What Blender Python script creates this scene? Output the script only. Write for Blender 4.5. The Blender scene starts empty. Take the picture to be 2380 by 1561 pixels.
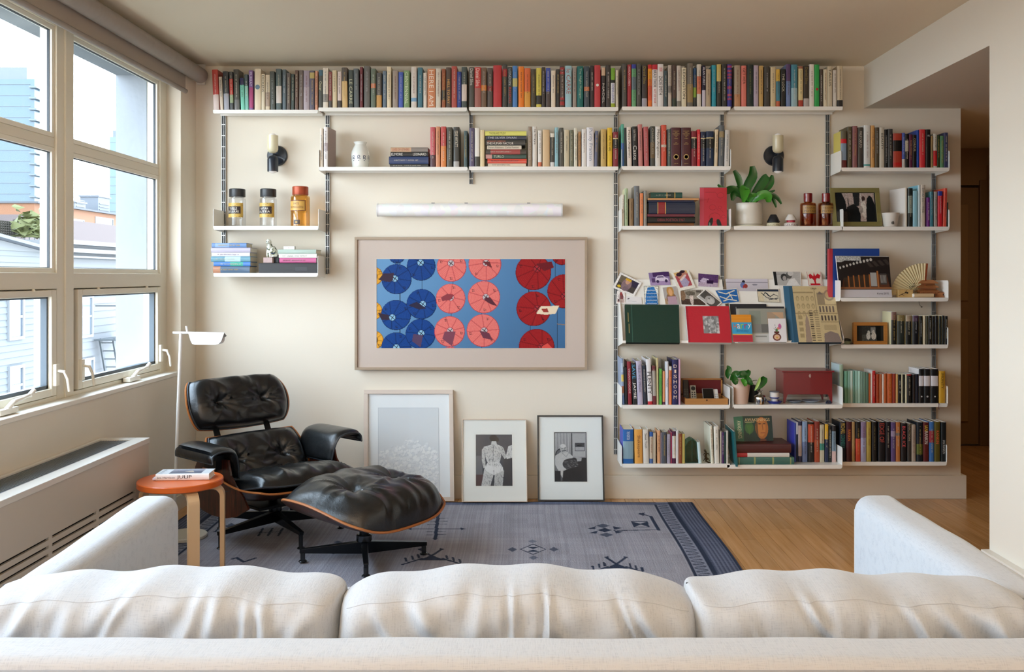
import bpy, math, random
import numpy as np
from mathutils import Vector, Matrix

random.seed(7)
SC = bpy.context.scene
# ------------------------------------------------------------------ camera
F, CX, CY, CAMY, CAMZ = 2202.0, 1228.0, 642.0, -6.0, 1.403
cam_d = bpy.data.cameras.new('camera'); cam = bpy.data.objects.new('camera', cam_d)
SC.collection.objects.link(cam); SC.camera = cam
cam.location = (0, CAMY, CAMZ); cam.rotation_euler = (math.radians(90), 0, 0)
cam_d.sensor_width = 36; cam_d.lens = F / 2380 * 36
cam_d.shift_x = -(CX - 1190) / 2380; cam_d.shift_y = -(780.5 - CY) / 2380
cam_d.clip_end = 1000
# ------------------------------------------------------------------ sky, lights, exposure
W = bpy.data.worlds.new('world'); SC.world = W; W.use_nodes = True
wn = W.node_tree.nodes; wl = W.node_tree.links
bg = wn['Background']
tc = wn.new('ShaderNodeTexCoord'); sx = wn.new('ShaderNodeSeparateXYZ'); rp = wn.new('ShaderNodeValToRGB')
wl.new(tc.outputs['Generated'], sx.inputs[0]); wl.new(sx.outputs['Z'], rp.inputs[0])
rp.color_ramp.elements[0].position = 0.0; rp.color_ramp.elements[0].color = (0.86, 0.91, 1.0, 1)
rp.color_ramp.elements[1].position = 0.75; rp.color_ramp.elements[1].color = (0.70, 0.83, 1.0, 1)
wl.new(rp.outputs[0], bg.inputs[0]); bg.inputs[1].default_value = 14.0
SC.view_settings.view_transform = 'Standard'; SC.view_settings.look = 'None'
SC.view_settings.gamma = 1.0; SC.view_settings.use_curve_mapping = False
SC.view_settings.exposure = 0.0
SC.cycles.use_denoising = True
SC.cycles.max_bounces = 8; SC.cycles.diffuse_bounces = 6; SC.cycles.glossy_bounces = 4
SC.cycles.transmission_bounces = 8; SC.cycles.transparent_max_bounces = 12
SC.cycles.caustics_reflective = False; SC.cycles.caustics_refractive = False
SC.cycles.sample_clamp_indirect = 6.0

def area(name, loc, rot, sx_, sy_, power, col, portal=False):
    d = bpy.data.lights.new(name, 'AREA'); d.shape = 'RECTANGLE'; d.size = sx_; d.size_y = sy_
    d.energy = power; d.color = col
    if portal: d.cycles.is_portal = True
    o = bpy.data.objects.new(name, d); SC.collection.objects.link(o)
    o.location = loc; o.rotation_euler = rot
    return o
R90 = math.pi / 2
# portals guide sky light through the two banks of windows (they add no light of their own)
area('sky_portal', (-2.30, -2.95, 1.72), (0, -R90, 0), 1.85, 5.4, 1, (1, 1, 1), True)
# unseen soft fill lights added behind the camera to brighten the room
area('overhead_fill_light', (0.9, -7.2, 2.66), (0, 0, 0), 2.2, 1.0, 5, (1.0, 0.90, 0.78))  # added warm fill from above, no fitting built for it
area('upward_fill_light', (-0.9, -6.9, 1.75), (math.pi, 0, 0), 1.8, 1.2, 95, (1.0, 0.89, 0.75))  # added, shines upward so the ceiling reads brighter and warmer
area('rear_fill_light', (-0.2, -8.4, 1.7), (R90, 0, 0), 3.2, 1.6, 20, (0.78, 0.89, 1.0))  # added cool fill, the rear wall has no window

# ------------------------------------------------------------------ colour and materials
def lin(c): return c / 12.92 if c <= 0.04045 else ((c + 0.055) / 1.055) ** 2.4
def rgb(h):
    if not isinstance(h, str): return tuple(h)
    if len(h) == 3: h = h[0]*2 + h[1]*2 + h[2]*2
    return tuple(lin(int(h[i:i+2], 16) / 255) for i in (0, 2, 4))
_M = {}
def M(h, rough=0.5, metal=0.0, bump=None, coat=0.0, spec=0.5, emit=0, var=None, sheen=0):
    """plain procedural material; bump=(scale, strength, stretch); var=(scale, amount) mottles the colour"""
    key = (h, rough, metal, bump, coat, spec, emit, var, sheen)
    if key in _M: return _M[key]
    m = bpy.data.materials.new('mat'); m.use_nodes = True
    n = m.node_tree.nodes; l = m.node_tree.links; b = n['Principled BSDF']
    c = rgb(h) + (1,)
    b.inputs['Base Color'].default_value = c
    b.inputs['Roughness'].default_value = rough; b.inputs['Metallic'].default_value = metal
    b.inputs['Coat Weight'].default_value = coat; b.inputs['Specular IOR Level'].default_value = spec
    if sheen: b.inputs['Sheen Weight'].default_value = sheen
    if emit:
        b.inputs['Emission Color'].default_value = c; b.inputs['Emission Strength'].default_value = emit
    if bump or var:
        t = n.new('ShaderNodeTexCoord')
    if bump:
        mp = n.new('ShaderNodeMapping'); nz = n.new('ShaderNodeTexNoise'); bp = n.new('ShaderNodeBump')
        mp.inputs['Scale'].default_value = bump[2] if len(bump) > 2 else (1, 1, 1)
        nz.inputs['Scale'].default_value = bump[0]; nz.inputs['Detail'].default_value = 4
        bp.inputs['Strength'].default_value = bump[1]; bp.inputs['Distance'].default_value = 0.01
        l.new(t.outputs['Object'], mp.inputs[0]); l.new(mp.outputs[0], nz.inputs[0])
        l.new(nz.outputs[0], bp.inputs['Height']); l.new(bp.outputs[0], b.inputs['Normal'])
    if var:
        mp2 = n.new('ShaderNodeMapping'); nz2 = n.new('ShaderNodeTexNoise'); mx = n.new('ShaderNodeMix'); mx.data_type = 'RGBA'
        mp2.inputs['Scale'].default_value = var[2] if len(var) > 2 else (1, 1, 1)
        nz2.inputs['Scale'].default_value = var[0]; nz2.inputs['Detail'].default_value = 5
        l.new(t.outputs['Object'], mp2.inputs[0]); l.new(mp2.outputs[0], nz2.inputs[0])
        l.new(nz2.outputs[0], mx.inputs[0])
        mx.inputs[6].default_value = tuple(x * (1 - var[1]) for x in c[:3]) + (1,)
        mx.inputs[7].default_value = tuple(min(1, x * (1 + var[1])) for x in c[:3]) + (1,)
        l.new(mx.outputs[2], b.inputs['Base Color'])
    _M[key] = m
    return m
def glass(h='ffffff', rough=0.0, solid=False, tint=1.0):
    key = ('glass', h, rough, solid, tint)
    if key in _M: return _M[key]
    m = bpy.data.materials.new('glass'); m.use_nodes = True
    n = m.node_tree.nodes; l = m.node_tree.links; b = n['Principled BSDF']
    if solid:   # bottles and jars
        tr = n.new('ShaderNodeBsdfTransparent'); gl = n.new('ShaderNodeBsdfGlossy'); mx = n.new('ShaderNodeMixShader')
        tr.inputs[0].default_value = rgb(h) + (1,); gl.inputs['Roughness'].default_value = 0.08
        fr = n.new('ShaderNodeLayerWeight'); fr.inputs[0].default_value = 0.25; mm = n.new('ShaderNodeMath'); mm.operation = 'MULTIPLY_ADD'
        mm.inputs[1].default_value = 0.35; mm.inputs[2].default_value = 0.03; l.new(fr.outputs['Facing'], mm.inputs[0])
        l.new(mm.outputs[0], mx.inputs[0]); l.new(tr.outputs[0], mx.inputs[1]); l.new(gl.outputs[0], mx.inputs[2])
        l.new(mx.outputs[0], n['Material Output'].inputs[0])
    else:
        tr = n.new('ShaderNodeBsdfTransparent'); gl = n.new('ShaderNodeBsdfGlossy'); mx = n.new('ShaderNodeMixShader')
        tr.inputs[0].default_value = rgb(h) + (1,); gl.inputs['Roughness'].default_value = rough
        mx.inputs[0].default_value = 0.008
        l.new(tr.outputs[0], mx.inputs[1]); l.new(gl.outputs[0], mx.inputs[2])
        l.new(mx.outputs[0], n['Material Output'].inputs[0])
    _M[key] = m
    return m
def attr_mat(name, rough=0.55, coat=0.0, bump=None, var=None, spec=0.5):
    """colour comes from the mesh's own 'Col' attribute (flat print)"""
    m = bpy.data.materials.new(name); m.use_nodes = True
    n = m.node_tree.nodes; l = m.node_tree.links; b = n['Principled BSDF']
    a = n.new('ShaderNodeAttribute'); a.attribute_name = 'Col'
    b.inputs['Roughness'].default_value = rough; b.inputs['Coat Weight'].default_value = coat
    b.inputs['Specular IOR Level'].default_value = spec
    src = a.outputs['Color']
    if var:
        t = n.new('ShaderNodeTexCoord'); mp = n.new('ShaderNodeMapping'); nz = n.new('ShaderNodeTexNoise')
        mp.inputs['Scale'].default_value = var[2]; nz.inputs['Scale'].default_value = var[0]; nz.inputs['Detail'].default_value = 6
        mr = n.new('ShaderNodeMapRange'); mr.inputs[1].default_value = 0.3; mr.inputs[2].default_value = 0.7
        mr.inputs[3].default_value = 1 - var[1]; mr.inputs[4].default_value = 1 + var[1]
        vm = n.new('ShaderNodeVectorMath'); vm.operation = 'SCALE'
        l.new(t.outputs['Object'], mp.inputs[0]); l.new(mp.outputs[0], nz.inputs[0]); l.new(nz.outputs[0], mr.inputs[0])
        l.new(src, vm.inputs[0]); l.new(mr.outputs[0], vm.inputs['Scale']); src = vm.outputs[0]
    l.new(src, b.inputs['Base Color'])
    if bump:
        t = n.new('ShaderNodeTexCoord'); mp = n.new('ShaderNodeMapping'); nz = n.new('ShaderNodeTexNoise'); bp = n.new('ShaderNodeBump')
        mp.inputs['Scale'].default_value = bump[2]; nz.inputs['Scale'].default_value = bump[0]
        bp.inputs['Strength'].default_value = bump[1]; bp.inputs['Distance'].default_value = 0.01
        l.new(t.outputs['Object'], mp.inputs[0]); l.new(mp.outputs[0], nz.inputs[0])
        l.new(nz.outputs[0], bp.inputs['Height']); l.new(bp.outputs[0], b.inputs['Normal'])
    return m
PRINT = attr_mat('printed_cover', 0.45, 0.15)
PAPER = attr_mat('printed_paper', 0.6, spec=.15)

# ------------------------------------------------------------------ geometry helpers
def X(px, Y): return (px - CX) * (Y - CAMY) / F          # picture column -> metres at depth plane Y
def Z(py, Y): return CAMZ - (py - CY) * (Y - CAMY) / F
def fl(px, py):                                            # point of the floor
    d = F * CAMZ / (py - CY); return Vector(((px - CX) * d / F, CAMY + d, 0))
def onplane(px, py, p0, n):
    d = Vector(((px - CX) / F, 1, -(py - CY) / F)); o = Vector((0, CAMY, CAMZ))
    return o + d * ((Vector(p0) - o).dot(n) / d.dot(n))

class MB:
    def __init__(s): s.v = []; s.f = []; s.c = []; s.sm = []
    def add(s, vs, fs, col=None, smooth=False):
        b = len(s.v); s.v += [tuple(p) for p in vs]
        for f in fs:
            s.f.append(tuple(b + i for i in f)); s.c.append(col); s.sm.append(smooth)
        return s
    def box(s, x0, x1, y0, y1, z0, z1, col=None, mat=None):
        vs = [(x, y, z) for z in (z0, z1) for y in (y0, y1) for x in (x0, x1)]
        if mat: vs = [mat @ Vector(p) for p in vs]
        return s.add(vs, [(0, 2, 3, 1), (4, 5, 7, 6), (0, 1, 5, 4), (2, 6, 7, 3), (0, 4, 6, 2), (1, 3, 7, 5)], col)
    def obox(s, a, b, w, h, col=None, up=(0, 0, 1), w2=None, h2=None):
        """bar from a to b, width w (across), height h (up)"""
        a = Vector(a); b = Vector(b); d = (b - a).normalized(); u = Vector(up)
        sd = d.cross(u).normalized(); u = sd.cross(d); w2 = w2 or w; h2 = h2 or h
        vs = [a + sd*i*w/2 + u*j*h/2 for i, j in ((-1,-1),(1,-1),(1,1),(-1,1))] + [b + sd*i*w2/2 + u*j*h2/2 for i, j in ((-1,-1),(1,-1),(1,1),(-1,1))]
        return s.add(vs, [(0,3,2,1),(4,5,6,7),(0,1,5,4),(1,2,6,5),(2,3,7,6),(3,0,4,7)], col)
    def tube(s, pts, r, n=12, col=None, cap=True, flat=None):
        pts = [Vector(p) for p in pts]; rs = r if isinstance(r, (list, tuple)) else [r]*len(pts)
        vs = []; ref = Vector((0.13, 0.31, 0.94))
        for i, p in enumerate(pts):
            t = (pts[min(i+1, len(pts)-1)] - pts[max(i-1, 0)]).normalized()
            if flat: ref = Vector(flat)
            a = t.cross(ref)
            if a.length < 1e-3: a = t.cross(Vector((1, 0, 0)))
            a.normalize(); b = t.cross(a)
            vs += [p + (a*math.cos(2*math.pi*k/n) + b*math.sin(2*math.pi*k/n)) * rs[i] for k in range(n)]
        fs = [(i*n+k, i*n+(k+1) % n, (i+1)*n+(k+1) % n, (i+1)*n+k) for i in range(len(pts)-1) for k in range(n)]
        b0 = len(s.v); s.add(vs, fs, col, True)
        if cap:
            for f in (tuple(range(n))[::-1], tuple((len(pts)-1)*n+k for k in range(n))): s.f.append(tuple(b0+i for i in f)); s.c.append(col); s.sm.append(False)
        return s
    def lathe(s, prof, n=32, c=(0, 0, 0), col=None, axis='z'):
        vs = []; cx, cy, cz = c
        for r, z in prof:
            for k in range(n):
                a = 2*math.pi*k/n; p = (r*math.cos(a), r*math.sin(a), z)
                if axis == 'y': p = (p[0], -p[2], p[1])
                vs.append((cx+p[0], cy+p[1], cz+p[2]))
        m = len(prof)
        fs = [(i*n+k, i*n+(k+1) % n, (i+1)*n+(k+1) % n, (i+1)*n+k) for i in range(m-1) for k in range(n)]
        if prof[0][0] > 1e-4: fs.append(tuple(range(n))[::-1])
        if prof[-1][0] > 1e-4: fs.append(tuple((m-1)*n+k for k in range(n)))
        return s.add(vs, fs, col, True)
    def prism(s, poly, axis, a0, a1, col=None, smooth=False):
        """poly of 2-D points extruded along axis from a0 to a1"""
        def P(p, a): return {'x': (a, p[0], p[1]), 'y': (p[0], a, p[1]), 'z': (p[0], p[1], a)}[axis]
        n = len(poly); vs = [P(p, a0) for p in poly] + [P(p, a1) for p in poly]
        s.add(vs, [(i, (i+1) % n, n+(i+1) % n, n+i) for i in range(n)], col, smooth)
        return s.add(vs, [tuple(range(n))[::-1], tuple(range(n, 2*n))], col, False)
    def grid(s, P, nu, nv, col=None, closed_u=False):
        """P(i,j) for i in 0..nu, j in 0..nv"""
        vs = [P(i, j) for j in range(nv+1) for i in range(nu+1)]; w = nu+1
        return s.add(vs, [(j*w+i, j*w+i+1, (j+1)*w+i+1, (j+1)*w+i) for j in range(nv) for i in range(nu)], col, True)
    def build(s, name, mat, parent=None, bevel=0, seg=2, merge=False, wn=True):
        me = bpy.data.meshes.new(name); me.from_pydata(s.v, [], s.f); me.update()
        me.materials.append(mat)
        me.polygons.foreach_set('use_smooth', s.sm)
        if any(c is not None for c in s.c):
            a = me.attributes.new('Col', 'FLOAT_COLOR', 'FACE')
            buf = np.ones((len(s.f), 4), 'f')
            for i, c in enumerate(s.c): buf[i, :3] = rgb(c or 'ccc')
            a.data.foreach_set('color', buf.ravel())
        if merge or any(s.sm):
            import bmesh
            bm = bmesh.new(); bm.from_mesh(me)
            if merge: bmesh.ops.remove_doubles(bm, verts=bm.verts, dist=1e-5)
            bmesh.ops.recalc_face_normals(bm, faces=bm.faces); bm.to_mesh(me); bm.free()
            if any(s.sm): me.set_sharp_from_angle(angle=1.2 if merge else .62)
        o = bpy.data.objects.new(name, me); SC.collection.objects.link(o)
        if parent is not None: o.parent = parent
        if bevel:
            bv = o.modifiers.new('bevel', 'BEVEL'); bv.width = bevel; bv.segments = seg; bv.limit_method = 'ANGLE'; bv.angle_limit = 0.9
        return o
def tag(o, label, cat, group=None):
    o['label'] = label; o['category'] = cat
    if group: o['group'] = group
    return o
def thing(name, label, cat, loc=(0, 0, 0), rotz=0, group=None):
    o = bpy.data.objects.new(name, None); SC.collection.objects.link(o); o.empty_display_size = 0.05
    o.location = loc; o.rotation_euler = (0, 0, rotz)
    return tag(o, label, cat, group)
def struct(o, kind='structure'): o['kind'] = kind; return o
def bxo(name, m, x0, x1, y0, y1, z0, z1, parent=None, bevel=0): return MB().box(x0, x1, y0, y1, z0, z1).build(name, m, parent, bevel)
def local(o): return Matrix.Translation(-Vector(o.location))

# ------------------------------------------------------------------ tiny raster for flat prints (pictures, covers, rug)
class R:
    def __init__(s, w, h, bgc='fff'):
        s.w, s.h = w, h; s.a = np.ones((h, w, 3)) * np.array(rgb(bgc))
        s.xx, s.yy = np.meshgrid(np.arange(w) + .5, np.arange(h) + .5)
    def put(s, m, c, al=1.0): s.a[m] = s.a[m]*(1-al) + np.array(rgb(c))*al; return s
    def rect(s, x0, y0, x1, y1, c, al=1.0): return s.put((s.xx >= x0) & (s.xx < x1) & (s.yy >= y0) & (s.yy < y1), c, al)
    def ell(s, cx, cy, rx, ry, c, al=1.0, rot=0):
        dx, dy = s.xx-cx, s.yy-cy; k, q = math.cos(rot), math.sin(rot)
        return s.put(((dx*k+dy*q)/rx)**2 + ((-dx*q+dy*k)/ry)**2 <= 1, c, al)
    def poly(s, pts, c, al=1.0):
        m = np.zeros((s.h, s.w), bool); n = len(pts)
        for i in range(n):
            (x0, y0), (x1, y1) = pts[i], pts[(i+1) % n]
            if y0 == y1: continue
            cnd = ((s.yy > y0) != (s.yy > y1)) & (s.xx < (x1-x0)*(s.yy-y0)/(y1-y0)+x0); m ^= cnd
        return s.put(m, c, al)
    def line(s, pts, w, c, al=1.0):
        for (x0, y0), (x1, y1) in zip(pts, pts[1:]):
            dx, dy = x1-x0, y1-y0; L = dx*dx+dy*dy+1e-9
            t = np.clip(((s.xx-x0)*dx+(s.yy-y0)*dy)/L, 0, 1)
            s.put((s.xx-x0-t*dx)**2+(s.yy-y0-t*dy)**2 <= (w/2)**2, c, al)
        return s
    def grad(s, c0, c1, vert=True):
        t = (s.yy/s.h if vert else s.xx/s.w)[..., None]; s.a = np.array(rgb(c0))*(1-t)+np.array(rgb(c1))*t; return s
    def noise(s, amt, seed=1, step=1):
        r = np.random.RandomState(seed); n = r.uniform(1-amt, 1+amt, (s.h//step+1, s.w//step+1))
        s.a = np.clip(s.a * np.kron(n, np.ones((step, step)))[:s.h, :s.w, None], 0, 1); return s
def sheet(name, ras, c4, parent=None, mat=None, thick=0, edge='eee'):
    """flat printed sheet over corners TL, TR, BR, BL"""
    tl, tr, br, bl = [Vector(p) for p in c4]; w, h = ras.w, ras.h
    u = (np.arange(w)/(w-1))[None, :, None]; v = (np.arange(h)/(h-1))[:, None, None]
    P = [np.array(p)[None, None, :] for p in (tl, tr, br, bl)]
    co = (P[0]*(1-u)+P[1]*u)*(1-v)+(P[3]*(1-u)+P[2]*u)*v; co = co.reshape(-1, 3)
    i, j = np.meshgrid(np.arange(w-1), np.arange(h-1)); b = (j*w+i).ravel()
    fa = np.stack([b, b+w, b+w+1, b+1], 1)
    cols = ras.a.reshape(-1, 3)
    if thick:   # a real thickness behind the print
        n = (tr-tl).cross(bl-tl).normalized()*thick; k = len(co)
        ex = [tl, tr, br, bl, tl+n, tr+n, br+n, bl+n]
        co = np.vstack([co, np.array(ex)]); cols = np.vstack([cols, np.tile(np.array(rgb(edge)), (8, 1))])
        extra = [(k, k+1, k+5, k+4), (k+1, k+2, k+6, k+5), (k+2, k+3, k+7, k+6), (k+3, k, k+4, k+7), (k+4, k+5, k+6, k+7)]
        fa = np.vstack([fa, np.array(extra)])
    me = bpy.data.meshes.new(name); nf = len(fa)
    me.vertices.add(len(co)); me.vertices.foreach_set('co', co.astype('f').ravel())
    me.loops.add(nf*4); me.loops.foreach_set('vertex_index', fa.astype('i').ravel())
    me.polygons.add(nf); me.polygons.foreach_set('loop_start', np.arange(0, nf*4, 4, dtype='i'))
    me.update(calc_edges=True)
    a = me.attributes.new('Col', 'FLOAT_COLOR', 'POINT')
    a.data.foreach_set('color', np.hstack([cols, np.ones((len(cols), 1))]).astype('f').ravel())
    me.materials.append(mat or PAPER)
    o = bpy.data.objects.new(name, me); SC.collection.objects.link(o)
    if parent is not None: o.parent = parent
    return o
# ------------------------------------------------------------------ lettering
_T = {}
def text_geo(body):
    if body in _T: return _T[body]
    cu = bpy.data.curves.new('t', 'FONT'); cu.body = body; cu.size = 1; cu.resolution_u = 2
    ob = bpy.data.objects.new('t', cu); SC.collection.objects.link(ob)
    bpy.context.view_layer.update()
    me = bpy.data.meshes.new_from_object(ob)
    vs = np.array([v.co[:] for v in me.vertices]) if len(me.vertices) else np.zeros((1, 3))
    fs = [tuple(p.vertices) for p in me.polygons]
    bpy.data.objects.remove(ob); bpy.data.curves.remove(cu); bpy.data.meshes.remove(me)
    lo, hi = vs.min(0), vs.max(0)
    _T[body] = ((vs-lo)/np.maximum(hi-lo, 1e-6), fs, (hi-lo)[0]/max((hi-lo)[1], 1e-6)); return _T[body]
def put_text(mb, body, O, U, V, col=None):
    """text filling the parallelogram origin O, right U, up V"""
    vs, fs, _ = text_geo(body); O, U, V = Vector(O), Vector(U), Vector(V)
    mb.add([O + U*float(p[0]) + V*float(p[1]) for p in vs], fs, col)
def lettering(name, body, O, U, V, col, parent=None, rough=0.5, metal=0):
    mb = MB(); put_text(mb, body, O, U, V); return mb.build(name, M(col, rough, metal), parent)
# ================================================================== SETTING
WALL = M('e6ddcd', 0.75, bump=(60, 0.03))
CEIL = M('e6d9c2', 0.8)
TRIM = M('e2d9c8', 0.5)
WINF = M('e6dfcd', 0.35)
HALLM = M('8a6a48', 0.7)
XL, XR, ZC, ZB = -2.106, 2.125, 2.733, 2.466
YW = -0.26          # where the window recess starts
SILL, HEAD = 0.83, 2.60
YE = -8.6
# back wall with its end face at the hall
struct(bxo('wall_back', WALL, XL-.4, 2.738, 0, .14, 0, ZC+.1))
# left wall: pieces round the window bank
mb = MB(); mb.box(XL-.19, XL, YW, .0, 0, ZC+.1); mb.box(XL-.19, XL, YE, YW, 0, SILL-.022); mb.box(XL-.19, XL, YE, YW, HEAD, ZC+.1)
mb.box(XL-.19, XL, YE, -5.75, SILL-.022, HEAD)
struct(mb.build('wall_left', WALL))
struct(bxo('ceiling', CEIL, XL-.4, XR+.02, YE, .1, ZC, ZC+.1))
# beam over the opening on the right and the wall standing nearer the camera
mb = MB(); mb.box(XR, XR+.16, -1.634, 0, ZB, ZC+.1); mb.box(XR, XR+.16, YE, -1.634, 0, ZC+.1)
struct(mb.build('wall_right', M('e9e3d6', .7)))
struct(bxo('wall_rear', WALL, XL-.4, XR+.2, YE-.1, YE, 0, ZC+.1))
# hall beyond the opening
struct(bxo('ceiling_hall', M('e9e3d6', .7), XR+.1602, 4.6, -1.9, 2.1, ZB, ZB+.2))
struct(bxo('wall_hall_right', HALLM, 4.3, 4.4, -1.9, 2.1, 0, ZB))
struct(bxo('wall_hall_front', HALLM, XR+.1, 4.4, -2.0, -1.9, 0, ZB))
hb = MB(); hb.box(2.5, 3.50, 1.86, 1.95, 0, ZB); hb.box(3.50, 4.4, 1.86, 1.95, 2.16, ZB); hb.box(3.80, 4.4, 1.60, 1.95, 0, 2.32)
hb.box(3.3, 3.9, 1.955, 2.0, -.1, ZB); struct(hb.build('wall_hall_back', M('9a7d58', .7)))  # unseen box added behind the door to block daylight leaking round it
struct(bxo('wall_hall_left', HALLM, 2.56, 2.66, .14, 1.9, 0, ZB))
area('hall_fill_light', (3.4, .2, ZB-.02), (0, 0, 0), .3, .3, 6, (1, .72, .45))  # unseen fill light added to lift the dark hall
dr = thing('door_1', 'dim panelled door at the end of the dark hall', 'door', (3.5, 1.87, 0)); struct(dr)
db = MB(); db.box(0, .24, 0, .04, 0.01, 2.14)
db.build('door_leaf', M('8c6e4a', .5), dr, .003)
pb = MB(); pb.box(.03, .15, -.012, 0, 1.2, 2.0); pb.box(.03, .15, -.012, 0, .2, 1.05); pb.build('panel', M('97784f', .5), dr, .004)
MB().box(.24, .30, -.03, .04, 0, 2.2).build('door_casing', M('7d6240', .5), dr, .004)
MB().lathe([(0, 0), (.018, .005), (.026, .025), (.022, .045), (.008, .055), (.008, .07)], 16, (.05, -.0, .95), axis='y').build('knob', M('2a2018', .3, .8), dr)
# baseboards
bb = MB(); bb.box(XL+.0, 2.765, -.022, 0, 0, .147); bb.box(2.7385, 2.765, .0, .14, 0, .147)
struct(bb.build('baseboard_back', TRIM, None, .002))
struct(bxo('baseboard_right', M('e6e1d8', .5), XR-.04, XR, YE, -1.634, 0, .147, None, .002))
struct(bxo('baseboard_left', TRIM, XL, XL+.015, -1.33, -.02, 0, .09, None, .002))

# ---------------------------------------------------------------- floor of real boards
fm = bpy.data.materials.new('maple_board'); fm.use_nodes = True
n = fm.node_tree.nodes; l = fm.node_tree.links; b = n['Principled BSDF']
oi = n.new('ShaderNodeObjectInfo'); tcn = n.new('ShaderNodeTexCoord'); mp = n.new('ShaderNodeMapping'); nz = n.new('ShaderNodeTexNoise')
geo = n.new('ShaderNodeNewGeometry')
mp.inputs['Scale'].default_value = (30, 1.6, 1); nz.inputs['Scale'].default_value = 1.5; nz.inputs['Detail'].default_value = 7
l.new(geo.outputs['Position'], mp.inputs[0]); l.new(mp.outputs[0], nz.inputs[0])
cr = n.new('ShaderNodeValToRGB'); cr.color_ramp.elements[0].position = .25; cr.color_ramp.elements[1].position = .75
cr.color_ramp.elements[0].color = rgb('b8854c') + (1,); cr.color_ramp.elements[1].color = rgb('d2a06a') + (1,)
l.new(nz.outputs[0], cr.inputs[0])
hs = n.new('ShaderNodeHueSaturation'); mr = n.new('ShaderNodeMapRange'); mr.inputs[3].default_value = .86; mr.inputs[4].default_value = 1.1
l.new(oi.outputs['Random'], mr.inputs[0]); l.new(mr.outputs[0], hs.inputs['Value']); l.new(cr.outputs[0], hs.inputs['Color'])
l.new(hs.outputs[0], b.inputs['Base Color']); b.inputs['Roughness'].default_value = .26; b.inputs['Coat Weight'].default_value = .25; b.inputs['Coat Roughness'].default_value = .2
floor = struct(bxo('floor', M('4a2e18', .8), XL-.3, 4.4, YE, 1.95, -.06, -.012))
unit = MB().box(0, 1, 0, 1, -.014, 0).build('plank', fm, floor)
umesh = unit.data; bpy.data.objects.remove(unit)
PWD = .0872
def plank(x, y0, y1):
    o = bpy.data.objects.new('plank', umesh); SC.collection.objects.link(o); o.parent = floor
    o.location = (x+.001, y0+.001, 0); o.scale = (PWD-.002, y1-y0-.0022, 1)
rnd = random.Random(5)
px0 = X(1672, -.0)+.006
k0 = -8; k1 = 36
for k in range(k0, k1):
    x = px0 + k*PWD
    y = -3.1 - rnd.random()*1.0
    first = True
    while y < 1.86:
        L = rnd.choice([.55, .8, 1.1, 1.4, 1.75]) * (.85+.3*rnd.random()); y1 = min(y+L, 1.86)
        if x < 2.66 and y < 0 <= y1 and False: y1 = 0
        if 1.86-y1 < .25: y1 = 1.86
        plank(x, y, y1); y = y1
fb = MB(); x = px0 + k0*PWD - PWD
while x > XL-.3:
    y = YE + rnd.random()
    while y < 0:
        y1 = min(y + 1 + rnd.random(), 0.0); fb.box(x+.0005, x+PWD-.0005, y+.0005, y1-.0005, -.014, 0); y = y1
    x -= PWD
for k in range(k0, k1):
    x = px0+k*PWD; y = YE
    fb.box(x+.0005, x+PWD-.0005, YE, -4.2, -.014, 0)
w = fb.build('planks_under_rug', fm, floor); w['kind'] = 'stuff'

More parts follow.
